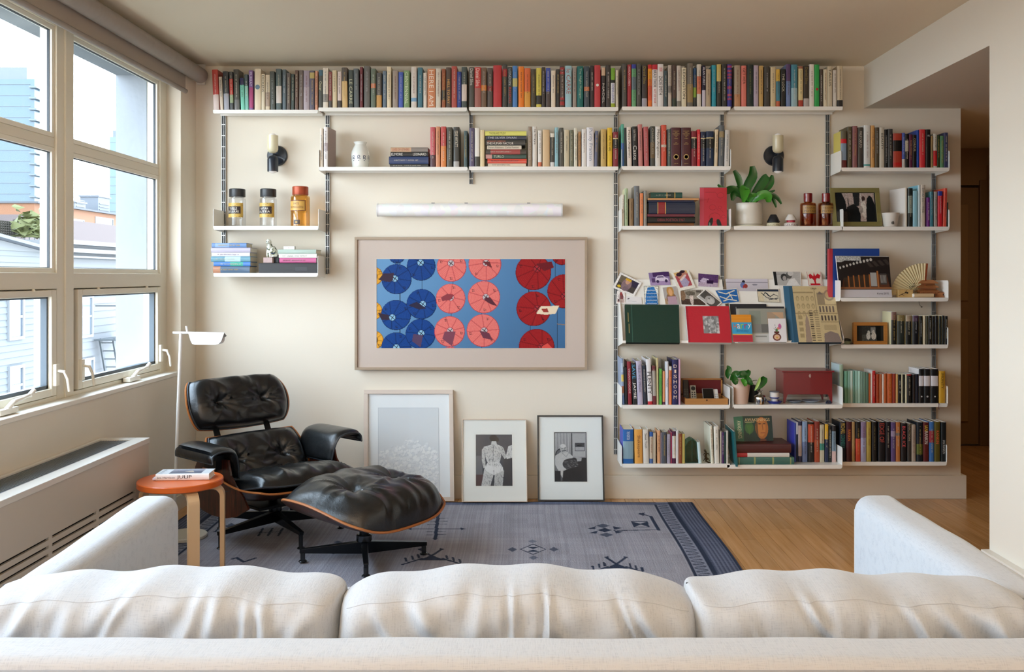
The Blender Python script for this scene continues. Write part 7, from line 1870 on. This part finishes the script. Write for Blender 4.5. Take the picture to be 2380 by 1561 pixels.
# ================================================================== LOUNGE CHAIR AND OTTOMAN
LEA = bpy.data.materials.new('black_leather'); LEA.use_nodes = True
n = LEA.node_tree.nodes; l = LEA.node_tree.links; b = n['Principled BSDF']
b.inputs['Base Color'].default_value = rgb('0c0e10')+(1,); b.inputs['Roughness'].default_value = .29; b.inputs['Specular IOR Level'].default_value = .6; b.inputs['Coat Weight'].default_value = .15; b.inputs['Coat Roughness'].default_value = .3
t_ = n.new('ShaderNodeTexCoord'); nz = n.new('ShaderNodeTexNoise'); nz.inputs['Scale'].default_value = 9; nz.inputs['Detail'].default_value = 8; nz.inputs['Roughness'].default_value = .6
vo = n.new('ShaderNodeTexVoronoi'); vo.inputs['Scale'].default_value = 260; ad = n.new('ShaderNodeMath'); ad.operation = 'MULTIPLY_ADD'; ad.inputs[1].default_value = .05
bp = n.new('ShaderNodeBump'); bp.inputs['Strength'].default_value = .35; bp.inputs['Distance'].default_value = .012
l.new(t_.outputs['Object'], nz.inputs[0]); l.new(t_.outputs['Object'], vo.inputs[0]); l.new(vo.outputs[0], ad.inputs[0]); l.new(nz.outputs[0], ad.inputs[2]); l.new(ad.outputs[0], bp.inputs['Height']); l.new(bp.outputs[0], b.inputs['Normal'])
ROSE = bpy.data.materials.new('rosewood'); ROSE.use_nodes = True
n = ROSE.node_tree.nodes; l = ROSE.node_tree.links; b = n['Principled BSDF']
t_ = n.new('ShaderNodeTexCoord'); mp = n.new('ShaderNodeMapping'); mp.inputs['Scale'].default_value = (7, 7, 1.2); wv = n.new('ShaderNodeTexNoise'); wv.inputs['Scale'].default_value = 6; wv.inputs['Detail'].default_value = 8; wv.inputs['Distortion'].default_value = 1.2
cr = n.new('ShaderNodeValToRGB'); cr.color_ramp.elements[0].position = .35; cr.color_ramp.elements[0].color = rgb('1c0c0a')+(1,); cr.color_ramp.elements[1].position = .68; cr.color_ramp.elements[1].color = rgb('5c2818')+(1,)
l.new(t_.outputs['Object'], mp.inputs[0]); l.new(mp.outputs[0], wv.inputs[0]); l.new(wv.outputs[0], cr.inputs[0]); l.new(cr.outputs[0], b.inputs['Base Color']); b.inputs['Roughness'].default_value = .28; b.inputs['Coat Weight'].default_value = .3
PLY = M('b06c38', .4); BLKM = M('121519', .3, .4); POL = M('8c9094', .2, .9); PIPE = M('2c3238', .35)

def catm(P, t):
    n_ = len(P)-1; x = max(0, min(n_-1e-6, t*n_)); i = int(x); u = x-i
    p0, p1, p2, p3 = P[max(i-1, 0)], P[i], P[i+1], P[min(i+2, n_)]
    return .5*((2*p1)+(-p0+p2)*u+(2*p0-5*p1+4*p2-p3)*u*u+(-p0+3*p1-3*p2+p3)*u**3)
def surf(mid, hw, wrap, wexp=2.0, kwrap=None, hwf=None):
    """midline points (f,z); returns fn(u,v)->(point, normal); u across -1..1, v along -1..1"""
    P = [Vector((0, a, b_)) for a, b_ in mid]
    def S(u, v):
        t = (v+1)/2; c = catm(P, t); d = (catm(P, min(t+.01, 1))-catm(P, max(t-.01, 0))).normalized()
        nr = Vector((1, 0, 0)).cross(d)*1.0
        if nr.z < 0 and abs(nr.z) > .3: nr = -nr
        h = hw*(hwf(t) if hwf else 1)
        wv_ = wrap*(kwrap(t) if kwrap else 1)
        lift = wv_*abs(u)**wexp
        return c+Vector((u*h, 0, 0))+nr*lift, (nr-Vector((1, 0, 0))*(wv_*wexp*abs(u)**(wexp-1)*(1 if u > 0 else -1))/hw).normalized()
    return S
def rr_map(u, v, k=.32): return u*math.sqrt(1-k*v*v/1.0*.5), v*math.sqrt(1-k*u*u*.5)
def pad(name, S, T, tufts, parent, ring=.97, nu=56, nv=40, flipn=1, wr=None, k=.5, pexp=5, mat=None, low=.012, bottom=True):
    m = MB()
    def P(i, j):
        u, v = -1+2*i/nu, -1+2*j/nv; a, b_ = rr_map(u, v, k); p, nr = S(a*ring, b_*ring)
        h = T*math.sqrt(max(0, (1-abs(u)**pexp)))*math.sqrt(max(0, 1-abs(v)**pexp))
        for (tu, tv, dp, sg) in tufts:
            dx, dy = (a-tu), (b_-tv)*.8; rr_ = math.hypot(dx, dy); an = math.atan2(dy, dx)
            h -= dp*math.exp(-(rr_/sg)**1.3)
            h += (.07*T*math.sin(an*9+tu*7+2*math.sin(an*2))+.15*T*(1-abs(math.sin(an*3.5+tu*5+1.2*math.sin(an*2+tu)+.6*math.sin(rr_*9))))**4)*math.exp(-rr_/(sg*2.6))*min(1, rr_/sg*1.5)*min(1, (1-abs(u))*5)*min(1, (1-abs(v))*5)
        if wr: h += wr(a, b_)*min(1, (1-abs(u))*5)*min(1, (1-abs(v))*6)
        return p+nr*flipn*max(h, 0)
    m.grid(P, nu, nv)
    if bottom: m.grid(lambda i, j: (lambda a, b_: S(a*ring, b_*ring))(*rr_map(-1+2*i/nu, -1+2*j/nv, k))[0]-S(0, 0)[1]*0, nu, nv)
    o = m.build(name, mat or LEA, parent, merge=True); return o
def rim(S, ring, k, lift=0, n_=120):
    out = []
    for q in range(n_+1):
        t = q/n_*4; e = int(t) % 4; w_ = (t-int(t))*2-1
        u, v = [(w_, -1), (1, w_), (-w_, 1), (-1, -w_)][e]; a, b_ = rr_map(u, v, k); p, nr = S(a*ring, b_*ring); out.append(p+nr*lift)
    return out
def shell(name, S, parent, th=.009, k=.5, nu=40, nv=30, ring=1.0, mat=None):
    m = MB()
    A = lambda i, j: (lambda q: S(q[0]*ring, q[1]*ring)[0])(rr_map(-1+2*i/nu, -1+2*j/nv, k))
    B = lambda i, j: (lambda q: S(q[0]*ring, q[1]*ring)[0]-S(q[0]*ring, q[1]*ring)[1]*th)(rr_map(-1+2*i/nu, -1+2*j/nv, k))
    m.grid(A, nu, nv); m.grid(B, nu, nv)
    o = m.build(name, mat or ROSE, parent)
    r_ = rim(S, ring, k, -th/2); MB().tube(r_, th*.62, 6, cap=False).build('plywood_edge', PLY, o)
    return o
def buttons(S, tufts, T, parent, flipn=1):
    for (tu, tv, dp, sg) in tufts:
        p, nr = S(tu, tv); m = MB(); ellip(m, p+nr*flipn*(T-dp+.002), (.008, .008, .006), 12, 8); m.build('button', LEA, parent)
def face_rot(ang):      # local x across, y forward -> world, forward at 'ang' degrees from +X
    return math.radians(ang)-R90
CH = thing('lounge_chair', 'black leather lounge chair with rosewood shells and tufted cushions', 'armchair', (-1.375, -.85, .006)); CH.rotation_euler = (0, 0, face_rot(-42))
# sideways axis: image-left is +x or -x?  forward=(.743,-.669); across +x = forward rotated -90deg
# headrest
S1 = surf([(-.365, .55), (-.385, .62), (-.42, .72), (-.465, .82)], .305, .035, 2.2)
def orient(S): # make normal face forward (+y)
    def Q(u, v):
        p, nr = S(u, v)
        if nr.y < 0: nr = -nr
        return p, nr
    return Q
def mksurf(mid, hw, wrap, wexp=2.0, up=False, kwrap=None, hwf=None):
    P = [Vector((0, a, b_)) for a, b_ in mid]
    def S(u, v):
        t = max(0, min(1, (v+1)/2)); c = catm(P, t); d = (catm(P, min(t+.01, 1))-catm(P, max(t-.01, 0))).normalized()
        nr = Vector((0, d.z, -d.y))       # forward when d points up
        if up: nr = Vector((0, -d.z, d.y))
        h = hw*(hwf(t) if hwf else 1); wv_ = wrap*(kwrap(t) if kwrap else 1)
        sl = wv_*wexp*abs(u)**(wexp-1)*(1 if u > 0 else -1)/h
        return c+Vector((u*h, 0, 0))+nr*(wv_*abs(u)**wexp), (nr-Vector((1, 0, 0))*sl).normalized()
    return S
S1 = mksurf([(-.355, .54), (-.38, .62), (-.42, .72), (-.475, .80)], .318, .045, 2.4)
hr = shell('headrest_shell', S1, CH, k=.55)
tf = [(-.46, .05, .055, .16), (.46, .05, .055, .16)]
wr1 = lambda a, b_: .004*math.sin(a*14+b_*3+math.sin(b_*5)*1.5)*(b_ > .1)*b_+.003*math.sin(a*9-b_*7)+.005*(1-abs(math.sin(a*5.5+1.3*math.sin(b_*3+a*2))))**5
pad('headrest_cushion', S1, .088, tf, CH, .965, 64, 44, wr=wr1, k=.5, pexp=6); buttons(S1, tf, .088, CH)
MB().tube(rim(S1, .975, .52, .004), .005, 8, cap=False).build('piping', PIPE, CH)
S2 = mksurf([(-.135, .215), (-.17, .30), (-.22, .40), (-.29, .515)], .305, .06, 2.4)
shell('backrest_shell', S2, CH, k=.45)
tf2 = [(-.50, .18, .050, .15), (.50, .18, .050, .15)]
pad('backrest_cushion', S2, .09, tf2, CH, .965, 64, 44, wr=wr1, k=.45, pexp=6); buttons(S2, tf2, .09, CH)
MB().tube(rim(S2, .975, .48, .004), .005, 8, cap=False).build('piping', PIPE, CH)
# seat: shell with high sides toward the back
S3 = mksurf([(-.28, .26), (-.18, .215), (.0, .21), (.19, .245), (.375, .31)], .352, .17, 4.0, up=True, kwrap=lambda t: 1.15-1.0*max(0, t-.35)/.65, hwf=lambda t: 1.0-.05*t)
shell('seat_shell', S3, CH, k=.35, nu=56, nv=40)
S3c = mksurf([(-.23, .265), (-.12, .25), (.03, .26), (.20, .29), (.375, .33)], .335, .03, 3, up=True, kwrap=lambda t: .5+.5*t)
wr3 = lambda a, b_: .0065*math.sin(a*19+2.2*math.sin(b_*3+a*2))*max(0, b_+.1)*1.3+.003*math.sin(a*33+b_*5)*max(0, b_)+.013*(1-abs(math.sin(a*8.5+.8*math.sin(b_*3.5+a*3))))**4*min(1, max(0, b_+.35))
pad('seat_cushion', S3c, .105, [(-.45, -.45, .03, .16), (.45, -.45, .03, .16)], CH, .97, 84, 48, wr=wr3, k=.35, pexp=4.5)
MB().tube(rim(S3c, .985, .36, .006), .005, 8, cap=False).build('piping', PIPE, CH)
# arms
for s_ in (-1, 1):
    y0, y1 = -.21, .16
    def AP(i, j, s_=s_, inner=False, nu=24, nv=18):
        return None
    prof = [(.462, .462), (.458, .498), (.41, .514), (.35, .508), (.318, .485), (.300, .44), (.292, .395), (.288, .362)]
    Pp = smooth([(s_*a, 0, b_) for a, b_ in prof], 4); n_ = len(Pp)-1; ny = 24
    m = MB()
    def thk(i, j):
        u = i/n_*2-1; v = j/ny*2-1; return .021*math.sqrt(max(0, 1-abs(u)**6))*math.sqrt(max(0, 1-abs(v)**8))
    def nrm(i):
        a, b_ = Pp[max(i-1, 0)], Pp[min(i+1, n_)]; d = (b_-a).normalized(); q = Vector((d.z, 0, -d.x))*(1 if s_ < 0 else -1)
        if q.z < 0 and abs(q.z) > abs(q.x): q = -q
        if abs(q.z) <= abs(q.x) and q.x*s_ > 0: q = -q
        return q
    def yy_(i, j): w_ = 1-.16*(i/n_); c_ = (y0+y1)/2-.02*(i/n_); return c_+(j/ny-.5)*(y1-y0)*w_
    m.grid(lambda i, j: Pp[i]+Vector((0, yy_(i, j), 0))+nrm(i)*thk(i, j), n_, ny); m.grid(lambda i, j: Pp[i]+Vector((0, yy_(i, j), 0))-nrm(i)*thk(i, j)*.8, n_, ny)
    o = m.build('armrest', LEA, CH, merge=True)
    e1 = [Pp[i]+Vector((0, yy_(i, ny), 0)) for i in range(n_+1)]+[Pp[i]+Vector((0, yy_(i, 0), 0)) for i in range(n_, -1, -1)]; e1.append(e1[0])
    MB().tube(e1, .0045, 8, cap=False).build('piping', PIPE, o)
    # side of the shell rising to the arm
    m = MB(); poly = [(-.275, .30), (-.27, .24), (-.24, .19), (-.18, .16), (-.08, .148), (.06, .155), (.16, .18), (.27, .235), (.22, .29), (.15, .335), (.105, .38), (.08, .455), (-.20, .455), (-.25, .38)]
    m.prism(poly, 'x', s_*.322, s_*.332); m.build('side_shell', ROSE, CH, .002)
    m = MB(); m.box(s_*.36-.03, s_*.36+.03, -.12, .04, .455, .478); m.box(s_*.345-.02, s_*.345+.02, -.10, .02, .40, .46); m.build('arm_bracket', BLKM, CH)
# braces between headrest and backrest
for s_ in (-.16, .16):
    m = MB(); m.obox((s_, -.27, .42), (s_, -.40, .66), .034, .010, up=(0, 1, 0)); m.build('brace', BLKM, CH, .001)
def starbase(parent, nlegs, a0, rad, hub_z, col_top, lean=0, tipz=.07):
    MB().tube([(0, 0, hub_z-.02), (0, lean, col_top)], .022, 20).build('column', BLKM, parent)
    MB().lathe([(.0, 0), (.034, 0), (.036, .004), (.036, .030), (.030, .036), (0, .036)], 28, (0, 0, hub_z)).build('collar', M('54585c', .25, .9), parent)
    for i in range(nlegs):
        a = math.radians(a0)+i*2*math.pi/nlegs; c_, s_ = math.cos(a), math.sin(a)
        m = MB(); A = Vector((c_*.01, s_*.01, hub_z-.012)); B = Vector((c_*rad, s_*rad, tipz+.006)); w0, w1 = .034, .024; sd = Vector((-s_, c_, 0))
        vs = [A+sd*w0/2, A-sd*w0/2, B-sd*w1/2, B+sd*w1/2]; dn0, dn1 = Vector((0, 0, -.062)), Vector((0, 0, -.020))
        vs += [A+sd*w0/4+dn0, A-sd*w0/4+dn0, B-sd*w1/3+dn1, B+sd*w1/3+dn1]
        m.add([Vector(v)+Vector((0, 0, .012)) for v in vs], [(0, 1, 2, 3), (4, 7, 6, 5), (0, 4, 5, 1), (1, 5, 6, 2), (2, 6, 7, 3), (3, 7, 4, 0)])
        lg = m.build('leg', BLKM, parent, .002)
        p = Vector((c_*(rad-.014), s_*(rad-.014), 0)); g = MB(); g.lathe([(0, .005), (.011, .006), (.011, tipz)], 14, p); g.lathe([(0, 0), (.018, 0), (.020, .003), (.016, .007), (0, .007)], 18, p)
        g.build('glide', M('3c3e40', .25, .8), lg)
starbase(CH, 5, -56+42+90+2, .365, .125, .215, -.03)
MB().box(-.16, .16, -.14, .10, .165, .182).build('seat_mount', BLKM, CH, .003)

OT = thing('ottoman', 'matching black leather ottoman with rosewood shell on a four-star base', 'ottoman', (-.812, -1.315, .012)); OT.rotation_euler = (0, 0, face_rot(-33)); OT.scale = (1.08, 1.06, 1.0)
So = mksurf([(-.29, .275), (-.20, .235), (.0, .212), (.17, .202), (.30, .21)], .35, .125, 3.6, up=True, kwrap=lambda t: 1.22-.45*t)
So_top = mksurf([(-.275, .335), (-.15, .345), (.05, .338), (.20, .310), (.295, .25)], .340, .012, 2.0, up=True)
shell('ottoman_shell', So, OT, k=.75, nu=56, nv=40, th=.010)
tfo = [(-.42, .02, .055, .20), (.42, .02, .055, .20)]
wro = lambda a, b_: .0045*math.sin(a*23+3*math.sin(b_*2.2+a))*(.3+.7*max(0, b_))+.003*math.sin(a*11-b_*6)
def pad_between(name, S, Sb, T, tufts, parent, k=.3, nu=88, nv=64):
    m = MB()
    def P(i, j):
        u, v = -1+2*i/nu, -1+2*j/nv; a, b_ = rr_map(u, v, k); e = (1-abs(u)**7)*(1-abs(v)**7); e = max(0, e)**.5
        pb, _ = Sb(a*.975, b_*.975); pt, nr = S(a*.96, b_*.96); h = T*max(0, (1-abs(u)**3.2)*(1-abs(v)**3.2))**.6
        for (tu, tv, dp, sg) in tufts:
            dx, dy = a-tu, (b_-tv)*.8; rr_ = math.hypot(dx, dy); an = math.atan2(dy, dx)
            h -= dp*math.exp(-(rr_/sg)**1.25); h += (.005*math.sin(an*10+tu*5+1.5*math.sin(an*3))+.011*(1-abs(math.sin(an*4+tu*3+.8*math.sin(rr_*8))))**4)*math.exp(-rr_/(sg*2.8))*min(1, rr_/sg*1.4)*e
        h += wro(a, b_)*e
        return pb*(1-e)+(pt+nr*h)*e
    m.grid(P, nu, nv); m.grid(lambda i, j: (lambda q: Sb(q[0]*.975, q[1]*.975)[0])(rr_map(-1+2*i/nu, -1+2*j/nv, k)), nu, nv)
    return m.build(name, LEA, parent, merge=True)
pad_between('cushion', So_top, So, .075, tfo, OT, k=.75)
for (tu, tv, dp, sg) in tfo:
    p, nr = So_top(tu, tv); m = MB(); ellip(m, p+nr*(.075-dp+.003), (.009, .009, .006), 12, 8); m.build('button', LEA, OT)
starbase(OT, 4, 135, .29, .085, .24, 0, .045)
MB().box(-.12, .12, -.12, .12, .205, .222).build('seat_mount', BLKM, OT, .003)

# ================================================================== SOFA
LIN = bpy.data.materials.new('white_linen'); LIN.use_nodes = True
n = LIN.node_tree.nodes; l = LIN.node_tree.links; b = n['Principled BSDF']
t_ = n.new('ShaderNodeTexCoord'); b.inputs['Roughness'].default_value = .9; b.inputs['Sheen Weight'].default_value = .25; b.inputs['Specular IOR Level'].default_value = .2
def wvn(sc3, amt):
    mp = n.new('ShaderNodeMapping'); mp.inputs['Scale'].default_value = sc3; q = n.new('ShaderNodeTexNoise'); q.inputs['Scale'].default_value = 1; q.inputs['Detail'].default_value = 3
    l.new(t_.outputs['Object'], mp.inputs[0]); l.new(mp.outputs[0], q.inputs[0]); return q.outputs[0]
a1, a2 = wvn((420, 40, 40), 1), wvn((40, 420, 420), 1); mx = n.new('ShaderNodeMath'); mx.operation = 'ADD'; l.new(a1, mx.inputs[0]); l.new(a2, mx.inputs[1])
bp = n.new('ShaderNodeBump'); bp.inputs['Strength'].default_value = .14; bp.inputs['Distance'].default_value = .004; l.new(mx.outputs[0], bp.inputs['Height']); l.new(bp.outputs[0], b.inputs['Normal'])
cr = n.new('ShaderNodeValToRGB'); cr.color_ramp.elements[0].position = .7; cr.color_ramp.elements[0].color = rgb('b0b6be')+(1,); cr.color_ramp.elements[1].position = 1.25 if False else 1.0; cr.color_ramp.elements[1].color = rgb('bfc4ca')+(1,)
l.new(mx.outputs[0], cr.inputs[0]); l.new(cr.outputs[0], b.inputs['Base Color'])
SF = thing('sofa', 'long off-white linen sofa seen from behind with three loose back cushions', 'sofa', (-.04, -4.1, 0))
def rounded(m, x0, x1, y0, y1, z0, z1, r_, axis='x', nseg=8, wob=0, ns=40, seed=0):
    """bar along axis with rounded top edges and a slight wobble"""
    prof = []
    if axis == 'x': a0, a1 = y0, y1
    else: a0, a1 = x0, x1
    for i in range(nseg+1): t = i/nseg*R90; prof.append((a0+r_-r_*math.cos(t), z1-r_+r_*math.sin(t)))
    for i in range(nseg+1): t = i/nseg*R90; prof.append((a1-r_+r_*math.sin(t), z1-r_+r_*math.cos(t)))
    prof += [(a1, z0), (a0, z0)]
    L0, L1 = (x0, x1) if axis == 'x' else (y0, y1); N = len(prof); vs = []
    ends = []
    for k_ in range(ns+1):
        t = k_/ns; L_k = L0+(L1-L0)*t
        sh = 1.0; e = min(t, 1-t)*abs(L1-L0)
        ins = max(0, .02-e) ; 
        for (a, z) in prof:
            ac = (a0+a1)/2; s2 = 1-ins/abs(a1-a0)*.9
            aa = ac+(a-ac)*s2; zz_ = z-(ins*.7 if z > (z0+z1)/2 else 0)
            w_ = wob*math.sin(L_k*9+seed+z*5)*.5+wob*math.sin(L_k*23+seed*2+a*11)*.3
            p = (L_k, aa+w_*.4, zz_+(w_ if z > z1-r_*1.2 else 0)) if axis == 'x' else (aa+w_*.4, L_k, zz_+(w_ if z > z1-r_*1.2 else 0)); vs.append(p)
    m.add(vs, [(i*N+k_, i*N+(k_+1) % N, (i+1)*N+(k_+1) % N, (i+1)*N+k_) for i in range(ns) for k_ in range(N)], None, True)
    m.add(vs[:N], [tuple(range(N))]); m.add(vs[-N:], [tuple(range(N))[::-1]])
def loc(x): return x+.04
xi0, xi1, xo0, xo1 = loc(-1.175), loc(1.095), loc(-1.325), loc(1.245); ZA = .66
yf, yn, yfar = 4.1-2.80, 4.1-4.18, 4.1-4.045       # local y of arm front, back near edge, back far edge
m = MB(); rounded(m, xo0, xo1, yn, yfar, .16, ZA, .028, 'x', wob=.002, ns=120); m.build('back', LIN, SF)
for a, b_, sd, q in ((xo0, xi0, 1, -1), (xi1, xo1, 4, 1)):
    m = MB(); rounded(m, a, b_, yfar-.0, yf, .16, ZA+.004, .05, 'y', wob=.003, ns=90, seed=sd)
    if sd == 1: m.v = [(x+.03*(yf-y)/(yf-yfar)*(1 if x < (a+b_)/2 else 0), y, z-.035*(yf-y)/(yf-yfar)*(1 if z > .4 else 0)) for x, y, z in m.v]
    o = m.build('arm', LIN, SF)
    ys = 4.1-3.86; pts = []
    for i in range(25):
        t = math.pi*i/24; pts.append(((a+b_)/2-(b_-a)/2*1.005*math.cos(t)*(1 if True else 1), ys+.02*math.sin(t), ZA-.048+.0545*math.sin(t)**.6))
    if sd == 1: pts = [(x+(.0255 if x < (a+b_)/2 else 0), y, z-.030) for x, y, z in pts]
    MB().tube(pts, .0045, 8).build('seam', M('a4a8ac', .9), o)
    MB().tube([(a+.01, yf+.001, .2), (a+.01, yf+.001, ZA-.05)], .004, 6).build('seam', M('d0ccc6', .9), o)
m = MB(); m.tube([(xo0+.02, yn+.0, ZA-.024), (xo1-.02, yn+.0, ZA-.024)], .0045, 8); m.build('back_piping', M('9ca0a6', .9), SF)
m = MB(); rounded(m, xi0, xi1, yfar, yf-.08, .16, .26, .02, 'x', ns=20); m.build('seat_deck', LIN, SF)
for a, b_ in ((xi0, (xi0+xi1)/2), ((xi0+xi1)/2, xi1)):
    m = MB(); rounded(m, a+.004, b_-.004, yfar+.02, yf-.10, .26, .395, .05, 'x', wob=.002, ns=50); m.build('seat_cushion', LIN, SF)
for xx in (xo0+.06, xo1-.06):
    for yy in (yn+.06, yf-.06): MB().tube([(xx, yy, 0), (xx, yy, .16)], [.018, .026], 14).build('leg', M('3c2c20', .5), SF)
SF.location.z = .006
# loose back cushions: pillows standing against the back
def cushion(label, x0, x1, ztop, zl, zr, seed, creases, dip=0):
    xc = (x0+x1)/2; c = thing('back_cushion', label, 'cushion', (xc, -3.86, .405), 0, 'loose sofa back cushions'); w_ = (x1-x0)/2; H = ztop-.405; nu, nv = 130, 70; T = .13; m = MB()
    rs = random.Random(seed)
    def shape(i, j, side):
        u, v = -1+2*i/nu, -1+2*j/nv
        a = u*math.sqrt(1-.05*v*v); b_ = v*math.sqrt(1-.05*u**6)
        tt = (b_+1)/2
        top = H + (zl-ztop)*max(0, -u)**5 + (zr-ztop)*max(0, u)**5 + .006*math.sin(u*5+seed)+.004*math.sin(u*13+seed*3)
        z = tt*top
        x = a*w_*(1-.012*math.sin(v*3))
        e = max(0, (1-abs(u)**22))**.5*max(0, (1-abs(v)**(9 if v > 0 else 10)))**.5
        h = T*e
        if side < 0:
            for (cu, cv, ang, ln, wd, dp) in creases:
                dx, dy = (u-cu)*w_, (v-cv)*H/2; ca, sa = math.cos(ang), math.sin(ang); s1 = dx*ca+dy*sa; s2 = -dx*sa+dy*ca+.02*math.sin(s1*14+cu*5)
                h += dp*math.exp(-(s1/ln)**2)*(math.exp(-(s2/wd)**2)-.75*math.exp(-((s2-wd*1.7)/wd)**2))*e
            h += e*(.0025*math.sin(u*17+4*math.sin(v*3+seed))+.002*math.sin(u*31+v*4+seed))
        y = side*h
        lean = (tt)*.015
        return Vector((x, y+lean, z))
    m.grid(lambda i, j: shape(i, j, -1), nu, nv); m.grid(lambda i, j: shape(i, j, 1), nu, nv)
    o = m.build('cushion_cover', LIN, c, merge=True)
    P = [shape(int(i), nv, -1) for i in range(0, nu+1, 2)]; 
    sm = [shape(i, 66, -1)+Vector((0, .0002, 0)) for i in range(4, nu-3, 1)]; MB().tube(sm, .0010, 6).build('seam', M('aeb2b8', .9), o)
    sm = [shape(i, 46, -1)+Vector((0, .0004, 0)) for i in range(4, nu-3, 1)]; MB().tube(sm, .0008, 6).build('seam', M('aeb2b8', .9), o)
def cz(py, d): return CAMZ-(py-CY)*d/F
D_ = 2.25
rc = random.Random(2)
def cre(n_, dirs, base):
    out = []
    for i in range(n_): out.append((-.85+1.7*(i+.3+rc.random()*.4)/n_, rc.uniform(-.2, .75), dirs+rc.uniform(-.3, .3), rc.uniform(.05, .12), rc.uniform(.008, .02), base*rc.uniform(.6, 1.4)))
    return out
cushion('left loose back cushion of the white sofa, by the windows', -1.205, -.407, cz(1306, D_), cz(1330, D_), cz(1328, D_), 1, cre(11, 1.15, .012))
cushion('middle loose back cushion of the white sofa', -.430, .384, cz(1302, D_), cz(1338, D_), cz(1350, D_), 2, cre(11, 1.9, .012))
cushion('right loose back cushion of the white sofa, by the near wall', .348, 1.135, cz(1315, D_), cz(1316, D_), cz(1362, D_), 3, cre(13, 2.0, .013))
# rug stays under everything; a few shelf-side details
print('books', NB)
